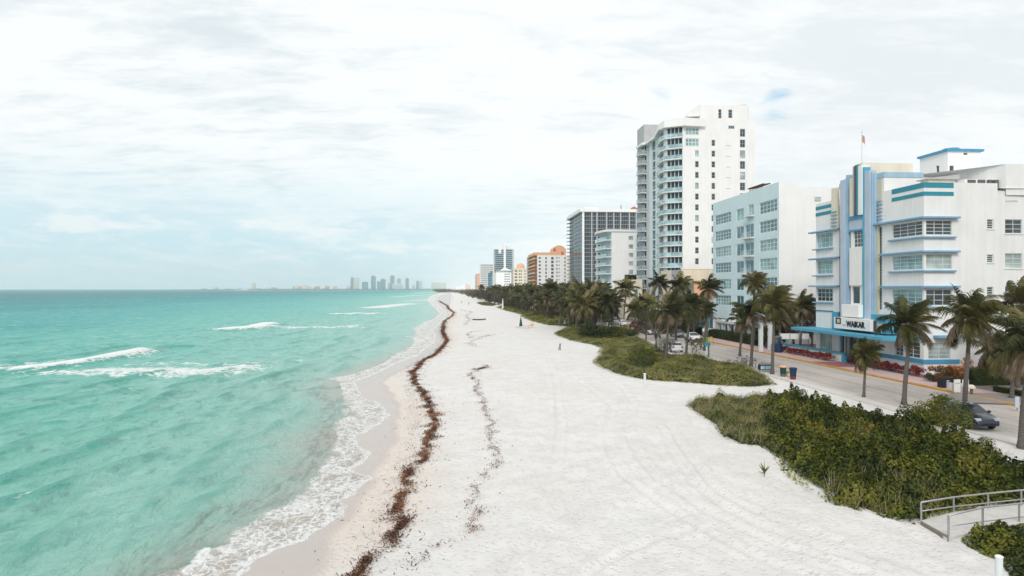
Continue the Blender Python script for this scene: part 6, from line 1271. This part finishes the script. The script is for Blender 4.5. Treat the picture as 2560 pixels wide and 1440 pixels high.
def car(label, x, y, rz, mt, kind='hatch', z=.93, group=None, s=1.0):
    root = thing('parked_car' if kind != 'pickup' else 'pickup_truck', label, 'car' if kind != 'pickup' else 'pickup truck', (x, y, z), rz, group)
    if kind == 'hatch': prof = [(2.12, .30), (2.16, .52), (2.06, .74), (1.75, .86), (1.05, 1.0), (.35, 1.40), (-.15, 1.50), (-.9, 1.48), (-1.55, 1.32), (-1.95, 1.02), (-2.10, .90), (-2.12, .45), (-2.05, .28)]; win = [(.95, 1.0), (.33, 1.36), (-.15, 1.44), (-.9, 1.43), (-1.5, 1.26), (-1.75, 1.03)]; ws = ((1.05, 1.0), (.35, 1.40)); rw = ((-1.55, 1.32), (-1.93, 1.04)); belt = .98
    elif kind == 'sedan': prof = [(2.3, .30), (2.34, .55), (2.2, .74), (1.1, .92), (.4, 1.36), (-.1, 1.44), (-.8, 1.42), (-1.5, 1.08), (-2.2, 1.0), (-2.32, .85), (-2.32, .45), (-2.25, .28)]; win = [(1.0, .95), (.40, 1.32), (-.1, 1.39), (-.8, 1.37), (-1.35, 1.08)]; ws = ((1.08, .93), (.42, 1.35)); rw = ((-.82, 1.41), (-1.45, 1.10)); belt = .92
    else: prof = [(2.6, .45), (2.65, .8), (2.5, 1.1), (1.3, 1.2), (.75, 1.75), (.2, 1.85), (-.6, 1.84), (-.75, 1.75), (-.8, 1.25), (-2.6, 1.25), (-2.65, .8), (-2.55, .45)]; win = [(1.15, 1.22), (.72, 1.7), (.2, 1.78), (-.6, 1.77), (-.68, 1.22)]; ws = ((1.28, 1.22), (.78, 1.73)); rw = ((-.76, 1.74), (-.79, 1.3)); belt = 1.2
    W = .89 if kind != 'pickup' else .98; xm = prof[0][0]
    hw = lambda px, pz: W*(1-.20*max(0, (pz-belt))/.5*1.0)*(1-.16*max(0, abs(px)/xm-.72)/.28)
    mb = MB(); n_ = len(prof); L_ = [(px, hw(px, pz), pz) for px, pz in prof]; R_ = [(px, -hw(px, pz), pz) for px, pz in prof]; mb.add(L_+R_, [tuple(range(n_))[::-1], tuple(range(n_, 2*n_))]+[(i, (i+1) % n_, n_+(i+1) % n_, n_+i) for i in range(n_)])
    b = mb.build('body', M[mt], root, local=True, smooth=False, bevel=.07); b.modifiers['b'].angle_limit = .3
    for q in b.data.polygons: q.use_smooth = True
    for sd in (1, -1):
        mb = MB(); mb.add([(px, sd*(hw(px, pz)+.012), pz) for px, pz in win], [tuple(range(len(win)))]); mb.box(-.28, -.22, sd*W*.93-.02, sd*W*.93+.02, belt, belt+.36, 1); mb.build('side_window', [M['gl_dark'], M[mt]], root, local=True)
        mb = MB(); mb.box(.85, 1.02, min(sd*W*1.0, sd*W*1.17), max(sd*W*1.0, sd*W*1.17), belt+.0, belt+.14); mb.build('mirror', M[mt], root, local=True, bevel=.03)
        mb = MB(); mb.box(xm-.26, xm-.02, min(sd*W*.5, sd*W*.86), max(sd*W*.5, sd*W*.86), belt-.32, belt-.17); mb.build('headlight', M['lamp'], root, local=True, bevel=.02)
        mb = MB(); mb.box(-xm-.02, -xm+.12, min(sd*W*.55, sd*W*.85), max(sd*W*.55, sd*W*.85), belt-.30, belt-.08); mb.build('tail_light', M['tail'], root, local=True, bevel=.02)
        for wx in (xm*.62, -xm*.62):
            r_ = .32 if kind != 'pickup' else .40; yc = sd*(W-.10); mb = MB(); prf = [(r_*.62, -.10), (r_*.96, -.11), (r_, -.06), (r_, .06), (r_*.96, .11), (r_*.62, .10)]; vs = []; fs = []
            for rr, ww in prf: vs += [(wx+rr*math.cos(q*math.pi/9), yc+ww, r_+rr*math.sin(q*math.pi/9)) for q in range(18)]
            for i in range(5): fs += [(i*18+j, i*18+(j+1) % 18, (i+1)*18+(j+1) % 18, (i+1)*18+j) for j in range(18)]
            mb.add(vs, fs); wh = mb.build('wheel', M['black'], root, local=True); mb = MB(); yo = yc+sd*.09; mb.tube([(wx, yo-.02, r_), (wx, yo+.015, r_)], r_*.62, 14); mb.build('rim', M['silver'], wh, local=True)
    mb = MB(); (x0, z0), (x1, z1) = ws; e = .015; mb.quad((x0+e, -hw(x0, z0)*.9, z0+e), (x0+e, hw(x0, z0)*.9, z0+e), (x1+e, hw(x1, z1)*.9, z1+e), (x1+e, -hw(x1, z1)*.9, z1+e)); mb.build('windscreen', M['gl_dark'], root, local=True)
    mb = MB(); (x0, z0), (x1, z1) = rw; mb.quad((x0-e, -hw(x0, z0)*.85, z0+e), (x0-e, hw(x0, z0)*.85, z0+e), (x1-e, hw(x1, z1)*.85, z1+e), (x1-e, -hw(x1, z1)*.85, z1+e)); mb.build('rear_window', M['gl_dark'], root, local=True)
    mb = MB(); mb.box(xm-.03, xm+.04, -W*.45, W*.45, .32, .5); mb.build('grille', M['black'], root, local=True); root.scale = (s, s, s); return root
x, y = G(2462, 1078, .93); car('dark blue hatchback parked beside the sea grape at the right edge', 33.8, y+2.0, -math.pi/2-.03, 'navy')
car('bright red pickup truck seen from behind on the bend of the street', *AT(1591, 152), math.pi/2+.1, 'redc', 'pickup')
car('white car parked at the far kerb left of the clipped hedge', 41.4, 117, -math.pi/2, 'whitec', 'sedan'); car('white car half hidden by the gnarled seaside tree', *AT(1683, 99), math.pi/2, 'whitec', 'hatch')
car('silver car parked just beyond the white one at the far kerb', 41.5, 125.5, -math.pi/2, 'silver', 'sedan')
for i, (px, D_, mt, k) in enumerate(((1535, 175, 'silver', 'sedan'), (1556, 168, 'whitec', 'hatch'), (1512, 188, 'navy', 'hatch'), (1470, 215, 'whitec', 'sedan'), (1612, 146, 'blackc', 'hatch'), (1625, 136, 'whitec', 'sedan'))):
    car(['silver saloon parked between palm trunks in the distance', 'white hatchback left of the red pickup', 'dark hatchback among the distant palm trunks', 'farthest parked white car seen between palm trunks', 'black hatchback just right of the red pickup', 'white saloon under the branches right of the red pickup'][i], *AT(px, D_), math.pi/2 if i < 4 else -math.pi/2, mt, k)
# litter bins and boxes by the two palms
def bin_(px, py, s, body, top, low, label):
    x, y = G(px, py, .9); z = gz(x, y); root = thing('litter_bin', label, 'litter bin', (x, y, z)); mb = MB(); mb.lathe((0, 0, 0), [(.26, .32), (.31, .95)], 16); mb.build('bin_body', M[body], root, local=True)
    mb = MB(); mb.lathe((0, 0, 0), [(.24, 0), (.262, .319)], 16); mb.build('bin_base', M[low], root, local=True); mb = MB(); mb.lathe((0, 0, 0), [(.345, .951), (.36, 1.03), (.30, 1.10), (.26, 1.12)], 16); mb.build('bin_rim', M[top], root, local=True); root.scale = (s, s, s)
bin_(1958, 942, 1.05, 'greenp', 'orangel', 'greyd', 'dark green litter bin with a tan rim next to the tall palm'); bin_(1983, 949, 1.1, 'bluep', 'bluep', 'redp', 'dark blue litter bin with a red base at the right of the pair')
x, y = G(1973, 941); root = thing('crate', 'small pale green and pink box between the two litter bins', 'box', (x, y, gz(x, y))); mb = MB(); mb.box(-.3, .3, -.25, .25, .08, .34); mb.build('lower_box', M['orangel'], root, local=True, bevel=.02); mb = MB(); mb.box(-.26, .26, -.22, .22, .345, .55); mb.build('upper_box', M['limep'], root, local=True, bevel=.02)
x, y = G(1914, 930); root = thing('newspaper_box', 'blue newspaper dispenser box between the bicycles and the bins', 'dispenser', (x, y, gz(x, y)), -.1); mb = MB(); mb.box(-.75, .75, -.3, .3, .25, .85); mb.build('box', M['navy'], root, local=True, bevel=.03); mb = MB(); [mb.box(a-.22, a+.22, -.34, -.305, .35, .72) for a in (-.42, .1, .55)]; mb.build('door_panel', M['railg'], root, local=True)
for a in (-.65, .65): mb = MB(); mb.tube([(a, 0, -.02), (a, 0, .25)], .04, 6); mb.build('leg', M['greyd'], root, local=True)
mb = MB(); mb.tube([(-.75, -.28, .87), (-.3, -.05, 1.0), (.75, -.28, .87)], .03, 5); mb.build('handle', M['greyd'], root, local=True)
def bicycle(px, py, rz, label, mt):
    x, y = G(px, py, .9); root = thing('bicycle', label, 'bicycle', (x, y, gz(x, y)), rz)
    for wx in (-.52, .52): mb = MB(); mb.tube([(wx+.34*math.cos(a), 0, .36+.34*math.sin(a)) for a in [i*math.pi/10 for i in range(21)]], .028, 6, cap=False); [mb.tube([(wx, 0, .36), (wx+.33*math.cos(a), 0, .36+.33*math.sin(a))], .006, 3) for a in [i*math.pi/5 for i in range(10)]]; mb.build('wheel', M['black'], root, local=True)
    mb = MB(); [mb.tube(p, .022, 6) for p in ([(-.52, 0, .36), (-.05, 0, .32), (.38, 0, .80), (-.2, 0, .80), (-.05, 0, .32)], [(-.52, 0, .36), (-.2, 0, .80), (-.24, 0, .95)], [(.52, 0, .36), (.36, 0, 1.0)])]; mb.build('frame', M[mt], root, local=True)
    mb = MB(); mb.tube([(.30, -.28, 1.05), (.38, -.1, 1.02), (.38, .1, 1.02), (.30, .28, 1.05)], .018, 6); mb.build('handlebar', M['rail'], root, local=True); mb = MB(); mb.lathe((-.25, 0, .95), [(.12, 0), (.13, .04), (.06, .08)], 8); mb.build('saddle', M['black'], root, local=True)
for a in ((1848, 915, .3, 'dark bicycle at the left of the group by the palm', 'greyd'), (1862, 917, .9, 'grey bicycle in the middle of the parked group', 'rail'), (1872, 910, -.3, 'bicycle leaning close to the palm trunk, left side', 'bluep'), (1893, 922, .2, 'pale bicycle right of the palm trunk', 'frame')): bicycle(*a)
x, y = G(1768, 893); root = thing('pay_station', 'teal headed parking pay station on two posts beside the spindly tree', 'parking meter', (x, y, gz(x, y)), .2)
for i, (dx, mt) in enumerate(((-.12, 'railg'), (.35, 'greyd'))): mb = MB(); mb.tube([(dx, i*.2, -.1), (dx, i*.2, 1.55)], .07 if i == 0 else .11, 8); mb.build('post', M[mt], root, local=True)
mb = MB(); mb.box(-.42, .22, -.16, .16, 1.56, 2.05); mb.build('head', M['teal'], root, local=True, bevel=.06); mb = MB(); mb.box(.23, .52, .02, .36, 1.56, 2.0); mb.build('hood', M['greyd'], root, local=True, bevel=.08)
# posts, beach things
x, y = G(1612, 963); root = thing('marker_post', 'white wooden post standing on open sand before the dune mat', 'post', (x, y, gz(x, y))); mb = MB(); mb.box(-.09, .09, -.09, .09, -.2, 1.15); mb.build('post', M['frame'], root, local=True, bevel=.02); mb = MB(); mb.box(-.12, .12, -.12, .12, 1.151, 1.2); mb.build('cap', M['white2'], root, local=True, bevel=.01)
x, y = AT(2498, 20); root = thing('marker_pole', 'thick pale round pole at the bottom right edge', 'pole', (x, y, gz(x, y))); zt = ZD(1390, 20)-root.location.z; mb = MB(); mb.tube([(0, 0, -.3), (0, 0, zt-.03)], .098, 20); mb.build('pole', M['frame'], root, local=True, smooth=False); mb = MB(); mb.lathe((0, 0, zt-.029), [(.112, 0), (.112, .02), (.06, .05)], 20); mb.build('cap', M['white2'], root, local=True)
x, y = G(1302, 819, .9); root = thing('closed_parasol', 'closed dark green parasol standing on the open beach', 'parasol', (x, y, gz(x, y))); mb = MB(); mb.tube([(0, 0, -.2), (0, 0, 2.7)], .03, 6); mb.build('pole', M['frame'], root, local=True); mb = MB(); mb.lathe((0, 0, .45), [(.42, 0), (.40, .2), (.22, 1.3), (.07, 2.1), (.02, 2.2)], 9); mb.build('canopy', M['greenp'], root, local=True)
def lounger(px, py, label, mt, s=1.0, rz=.4):
    x, y = G(px, py, .9); root = thing('beach_lounger', label, 'lounger', (x, y, gz(x, y)), rz); mb = MB(); mb.box(-.9, .4, -.3, .3, .3, .36); mb.build('seat', M[mt], root, local=True); mb = MB(); mb.prism([(.41, -.3), (1.0, -.3), (1.0, .3), (.41, .3)], .3, [.38, .8, .8, .38]); mb.build('backrest', M[mt], root, local=True)
    for a in (-.8, .35):
        for b in (-.27, .27): mb = MB(); mb.tube([(a, b, -.03), (a, b, .3)], .025, 5); mb.build('leg', M['frame'], root, local=True)
    root.scale = (s, s, s)
lounger(1318, 819, 'orange beach lounger right of the closed green parasol', 'orangel', 1.5); lounger(1292, 818, 'small pale lounger left of the closed green parasol', 'frame', 1.0, 1.0)
x, y = G(1400, 874); root = thing('folded_chair', 'grey folded beach chair standing alone on the middle of the sand', 'folding chair', (x, y, gz(x, y)), .5)
for a in (-.18, .16): mb = MB(); mb.tube([(a, .1, 0), (a*.6, 0, .62), (a*.5, -.12, 1.08)], .035, 5); mb.build('leg', M['greyd'], root, local=True)
mb = MB(); mb.quad((-.2, .1, .12), (.2, .1, .12), (.12, -.08, 1.02), (-.12, -.08, 1.02)); mb.quad((-.2, .16, .1), (-.12, -.02, 1.0), (.12, -.02, 1.0), (.2, .16, .1)); mb.build('fabric', M['grey'], root, local=True)
def hullshape(label, px, py, L_, w_, mt, rz, name='kayak', cat='kayak'):
    x, y = G(px, py, .9); root = thing(name, label, cat, (x, y, gz(x, y)), rz); K = 14; vs, fs = [], []
    for i in range(K+1):
        t = -1+2*i/K; b = max(.02, (1-abs(t)**2.4)); vs += [(t*L_/2, w_*b*math.cos(a)*.5, .02+(.32*(1-math.sin(a)) if a < 0 else .32*(1-math.sin(a)*.55))*1.0+.10*t*t) for a in [j*2*math.pi/8 for j in range(8)]]
    for i in range(K): fs += [(i*8+j, (i+1)*8+j, (i+1)*8+(j+1) % 8, i*8+(j+1) % 8) for j in range(8)]
    mb = MB(); mb.add(vs, fs+[tuple(range(8)), tuple(range(K*8, K*8+8))[::-1]]); mb.build('hull', M[mt], root, local=True, smooth=True); mb = MB(); mb.box(-.5, .35, -w_*.28, w_*.28, .38, .52); mb.build('cockpit', M['greyd'], root, local=True, bevel=.05)
hullshape('dark blue kayak lying on the open sand in the distance', 1198, 799, 4.6, .8, 'bluep', .5)
hullshape('white upturned dinghy on the green mat, left of two', 1553, 843, 3.4, 1.3, 'whitec', .1, 'dinghy', 'small boat'); hullshape('white upturned dinghy on the green mat, right of two', 1577, 846, 2.6, 1.4, 'lilac', .0, 'dinghy', 'small boat')
x, y = G(1257, 772, .9); root = thing('closed_parasol', 'tall closed white parasol at the edge of the distant dune', 'parasol', (x, y, gz(x, y))); mb = MB(); mb.tube([(0, 0, 0), (0, 0, 4.8)], .09, 6); mb.build('pole', M['white2'], root, local=True); mb = MB(); mb.lathe((0, 0, .0), [(.75, 0), (.45, .7), (.30, 2.0), (.22, 3.6), (.08, 4.7)], 9); mb.build('canopy', M['white2'], root, local=True)
# people, all far away
def person(x, y, rz, label, shirt, legs, z=None, stride=.25):
    z = gz(x, y) if z is None else z; root = thing('person', label, 'person', (x, y, z), rz)
    J = {'pel': ((0, 0, .95), .13), 'bel': ((0, 0, 1.1), .125), 'che': ((0, 0, 1.32), .15), 'nk': ((0, .0, 1.5), .055), 'hd': ((0, .01, 1.62), .09), 'top': ((0, .01, 1.73), .07), 'hl': ((-.1, 0, .9), .09), 'kl': ((-.11, stride*.5, .5), .06), 'al': ((-.11, stride*.25-.05, .08), .04), 'fl': ((-.11, stride*.25+.12, .04), .035), 'hr': ((.1, 0, .9), .09), 'kr': ((.11, -stride*.3, .5), .06), 'ar': ((.11, -stride, .1), .04), 'fr': ((.11, -stride+.16, .04), .035),
         'sl': ((-.19, 0, 1.42), .055), 'el': ((-.24, -.08, 1.14), .042), 'wl': ((-.24, .02, .9), .03), 'sr': ((.19, 0, 1.42), .055), 'er': ((.24, .02, 1.14), .042), 'wr': ((.24, .14, .92), .03)}
    nm = list(J); E = [('pel', 'bel'), ('bel', 'che'), ('che', 'nk'), ('nk', 'hd'), ('hd', 'top'), ('pel', 'hl'), ('hl', 'kl'), ('kl', 'al'), ('al', 'fl'), ('pel', 'hr'), ('hr', 'kr'), ('kr', 'ar'), ('ar', 'fr'), ('che', 'sl'), ('sl', 'el'), ('el', 'wl'), ('che', 'sr'), ('sr', 'er'), ('er', 'wr')]
    me = bpy.data.meshes.new('body'); me.from_pydata([J[k][0] for k in nm], [(nm.index(a), nm.index(b)) for a, b in E], []); me.materials.append(M['skin']); o = bpy.data.objects.new('body', me); COL.objects.link(o); o.parent = root
    o.modifiers.new('s', 'SKIN'); o.modifiers.new('u', 'SUBSURF').levels = 1
    for i, k in enumerate(nm): me.skin_vertices[0].data[i].radius = (J[k][1],)*2
    me.skin_vertices[0].data[0].use_root = True
    mb = MB(); mb.tube([(0, 0, .9), (0, 0, 1.1), (0, 0, 1.34), (0, 0, 1.46)], [.19, .17, .21, .10], 10)
    for s_ in (-1, 1): mb.tube([(s_*.17, 0, 1.43), (s_*.235, -.03, 1.2)], [.085, .07], 7)
    mb.build('shirt', M[shirt], root, local=True, smooth=True); mb = MB()
    mb.tube([(0, 0, 1.0), (0, 0, .84)], [.185, .19], 10)
    for s_, kk in ((-1, 'kl'), (1, 'kr')): k = J[kk][0]; mb.tube([(s_*.1, 0, .9), (k[0], k[1], k[2]+.02)], [.12, .085], 7)
    mb.build('shorts', M[legs], root, local=True, smooth=True); mb = MB(); mb.lathe((0, -.01, 1.62), [(.095, 0), (.105, .07), (.07, .14), (.01, .16)], 9); mb.build('hair', M['brown'], root, local=True); return root
for px, D_, lb, sh, lg in ((1398, 172, 'person in a red brown shirt walking by the palms left of the dark bush', 'terra', 'greyd'), (1412, 168, 'person in a bright blue shirt beside the palm trunks', 'blueb', 'frame')): x, y = AT(px, D_); person(x, y, .4, lb, sh, lg)
for px, py, lb, sh in ((1154, 758, 'tiny figure walking near the water end of the far beach', 'greyd'), (1172, 762, 'tiny dark figure in the middle of the far beach', 'navy'), (1131, 746, 'tiny figure in red by the far waterline', 'redp'), (1120, 731, 'farthest tiny figure where the beach ends', 'greyd')): x, y = G(px, py); person(x, y, 1.0, lb, sh, 'greyd')
# handrails and ramp at the bottom right
def railrun(name, label, base, top, mid, rad=.035):
    P = [(*G(px, py, .9),) for px, py in base]; root = thing(name, label, 'handrail', (P[0][0], P[0][1], .85)); Ds = [p[0]*sT+p[1]*cT for p in P]
    tops = [(p[0], p[1], ZD(t, d)) for p, t, d in zip(P, top, Ds)]; mids = [(p[0], p[1], ZD(t, d)) for p, t, d in zip(P, mid, Ds)]
    for p, t in zip(P, tops): mb = MB(); mb.tube([(p[0], p[1], .5), t], rad*1.1, 8); mb.build('post', M['rail'], root)
    mb = MB(); mb.tube(tops, rad, 8); mb.build('top_rail', M['rail'], root, smooth=True); mb = MB(); mb.tube(mids, rad*.75, 8); mb.build('middle_rail', M['rail'], root, smooth=True); return root
railrun('handrail', 'rear handrail of the beach ramp against the sea grape', [(2303, 1300), (2384, 1281), (2470, 1273), (2553, 1268), (2640, 1262), (2730, 1258)], [1256, 1243, 1233.5, 1225.5, 1218, 1210], [1278, 1266.5, 1257.5, 1248.5, 1242, 1236])
R2 = railrun('handrail', 'front handrail of the beach ramp with a bent rounded start', [(2371, 1341), (2457, 1324), (2548, 1308), (2640, 1296)], [1289, 1269, 1259, 1252], [1316, 1304, 1293, 1284])
rp = [G(2296, 1303), G(2368, 1345), G(2460, 1328), G(2700, 1296), G(2800, 1240), G(2560, 1264), G(2470, 1272), G(2384, 1281)]; mb = MB(); mb.prism(rp, .3, [.90, .90, .94, 1.0, 1.02, .98, .95, .92]); tag(mb.build('path', paint('sandy_concrete', (.60, .58, .55, 1), .9, .12, 1.2, .2, False), bevel=0), kind='structure')
mb = MB(); a, b = G(2300, 1306), G(2368, 1345); mb.prism([(a[0]-.02, a[1]-.06), (b[0], b[1]-.08), (b[0]+.1, b[1]+.06), (a[0]+.08, a[1]+.06)], .4, .95); tag(mb.build('edging_board', M['twig']), 'dark timber edging across the foot of the beach ramp', 'edging')
# things on the hotel lawn
x, y = AT(2388, 62); root = thing('curved_garden_wall', 'low white curved garden wall at the corner of the lawn', 'wall', (x, y, 1.06)); mb = MB(); pts = [AT(px, D_) for px, D_ in ((2362, 63.2), (2370, 61.2), (2385, 60), (2402, 59.6), (2424, 59.5))]
for (x0, y0), (x1, y1) in zip(pts, pts[1:]): mb.prism([(x0, y0), (x1, y1), (x1+.05, y1+.3), (x0+.05, y0+.3)], 1.05, 1.62)
mb.build('wall', M['white'], root); mb = MB(); mb.prism([(p[0]-.03, p[1]-.04) for p in pts]+[(p[0]+.1, p[1]+.36) for p in pts[::-1]], 1.621, 1.70); mb.build('coping', M['frame'], root)
x, y = AT(2380, 61.5); root = thing('planter_box', 'black planter box behind the curved garden wall', 'planter', (x, y, 1.06)); mb = MB(); mb.box(-.9, .5, 0, .7, 0, .95); mb.build('box', M['black'], root, local=True, bevel=.03); mb = MB(); mb.box(-.5, -.25, -.03, -.003, .6, .7); mb.build('plate', M['frame'], root, local=True)
for px, lb in ((2393, 'upright white notice board left of the palm trunk on the lawn corner'), (2414, 'white board with blue print right of the palm trunk')):
    x, y = AT(px, 58.6); root = thing('notice_board', lb, 'sign', (x, y, 1.06), .1); mb = MB(); mb.box(-.30, .30, -.04, .04, .05 if px < 2400 else .55, 1.15); mb.build('board', M['white2'], root, local=True, bevel=.01); mb = MB()
    if px > 2400: [mb.box(-.2, .2, -.06, -.042, z_, z_+.09) for z_ in (1.0, .84, .68)]; mb.build('print', M['blueb'], root, local=True)
    else: mb.box(-.22, .22, -.06, -.042, .8, .88); mb.build('print', M['grey'], root, local=True)
    [leg_.tube([(q_, 0, -.02), (q_, 0, .6)], .03, 6) or leg_.build('leg', M['greyd'], root, local=True) for q_, leg_ in ((-.25, MB()), (.25, MB()))]
x, y = AT(2429, 57.8); root = thing('garden_lamp', 'small garden lamp with a cream cap at the edge of the lawn', 'lamp', (x, y, 1.06)); mb = MB(); mb.tube([(0, 0, -.05), (0, 0, .5)], .12, 8); mb.build('base', M['greyd'], root, local=True); mb = MB(); mb.lathe((0, 0, .5), [(.30, 0), (.30, .14), (.16, .30), (.02, .33)], 12); mb.build('lamp_shade', M['cream'], root, local=True)
x, y = AT(2543, 50.5); root = thing('small_sign', 'small white vertical sign beside the square hedge at right', 'sign', (x, y, 1.06)); mb = MB(); mb.box(-.16, .16, -.03, .03, .15, .95); mb.build('board', M['lilac'], root, local=True, bevel=.01); mb = MB(); mb.tube([(0, 0, -.05), (0, 0, .15)], .03, 6); mb.build('post', M['greyd'], root, local=True)
cx, cy = AT(2480, 56); mb = MB(); mb.prism([(cx+4.2*math.cos(a), cy+2.6*math.sin(a)) for a in [i*math.pi/16 for i in range(32)]], 1.0, 1.075); tag(mb.build('paved_plot', paint('grey_gravel_paving', (.28, .25, .23, 1), .9, .15, 3, .2, False)), kind='structure')
# forecourt between the hotel and the aqua block
x, y = AT(1945, 96); root = thing('round_bar_kiosk', 'blue glazed round kiosk left of the hotel canopy', 'kiosk', (x, y, 1.06)); mb = MB(); mb.lathe((0, 0, 0), [(.6, 0), (.6, 1.3)], 18); mb.build('counter', M['bluep'], root, local=True); mb = MB(); mb.lathe((0, 0, 1.301), [(.58, 0), (.5, .8)], 18); mb.build('glass', M['gl_dark'], root, local=True); mb = MB(); mb.lathe((0, 0, 2.11), [(.58, 0), (.55, .1), (.3, .22)], 18); mb.build('roof', M['greyd'], root, local=True)
root = thing('screen_fence', 'white panelled screen fence between the kiosk and the hotel', 'fence', (*AT(1985, 97), 1.05)); 
for i, (a, b) in enumerate(((1952, 1974), (1976, 1998), (2000, 2024))):
    A_, B_ = AT(a, 98), AT(b, 98); mb = MB(); mb.box(A_[0], B_[0], A_[1], A_[1]+.08, ZD(853, 98)+.3, ZD(834, 98)); mb.build('panel', M['white2'], root); mb = MB(); mb.box(A_[0]-.12, A_[0]-.02, A_[1]-.05, A_[1]+.1, 1.05, ZD(832, 98)); mb.build('post', M['grey'], root)
for i, (px, D_) in enumerate(((1902, 97), (1925, 100))): x, y = AT(px, D_); root = thing('white_column', ['free standing white porch column left of the kiosk', 'second white porch column close behind the palm trunk'][i], 'column', (x, y, 1.05)); mb = MB(); mb.box(-.25, .25, -.25, .25, 0, 3.9); mb.build('shaft', M['frame'], root, local=True, bevel=.02); mb = MB(); mb.box(-.35, .35, -.35, .35, 3.901, 4.1); mb.build('capital', M['white2'], root, local=True)
x, y = AT(1784, 111); root = thing('arched_barrier', 'yellow arched barrier at the left end of the clipped hedge', 'barrier', (x, y, 1.07)); mb = MB(); mb.tube([(-.4+.4*math.cos(a), 0, 1.1*math.sin(a)) for a in [i*math.pi/10 for i in range(11)]], .09, 7); mb.build('arch', M['yel'], root, local=True, smooth=True); mb = MB(); mb.box(-.76, -.04, -.03, .03, .3, .42); mb.build('cross_bar', M['yel'], root, local=True)
x, y = AT(1764, 112); root = thing('wheeled_bin', 'lime green wheeled bin next to the yellow arched barrier', 'bin', (x, y, 1.07)); mb = MB(); mb.prism([(-.35, -.35), (.35, -.35), (.35, .35), (-.35, .35)], .08, 1.1); mb.build('body', M['limep'], root, local=True, bevel=.04); mb = MB(); mb.box(-.4, .4, -.42, .38, 1.101, 1.2); mb.build('lid', M['greenp'], root, local=True, bevel=.03); mb = MB(); mb.tube([(-.4, .35, .1), (.4, .35, .1)], .1, 8); mb.build('wheels', M['black'], root, local=True)
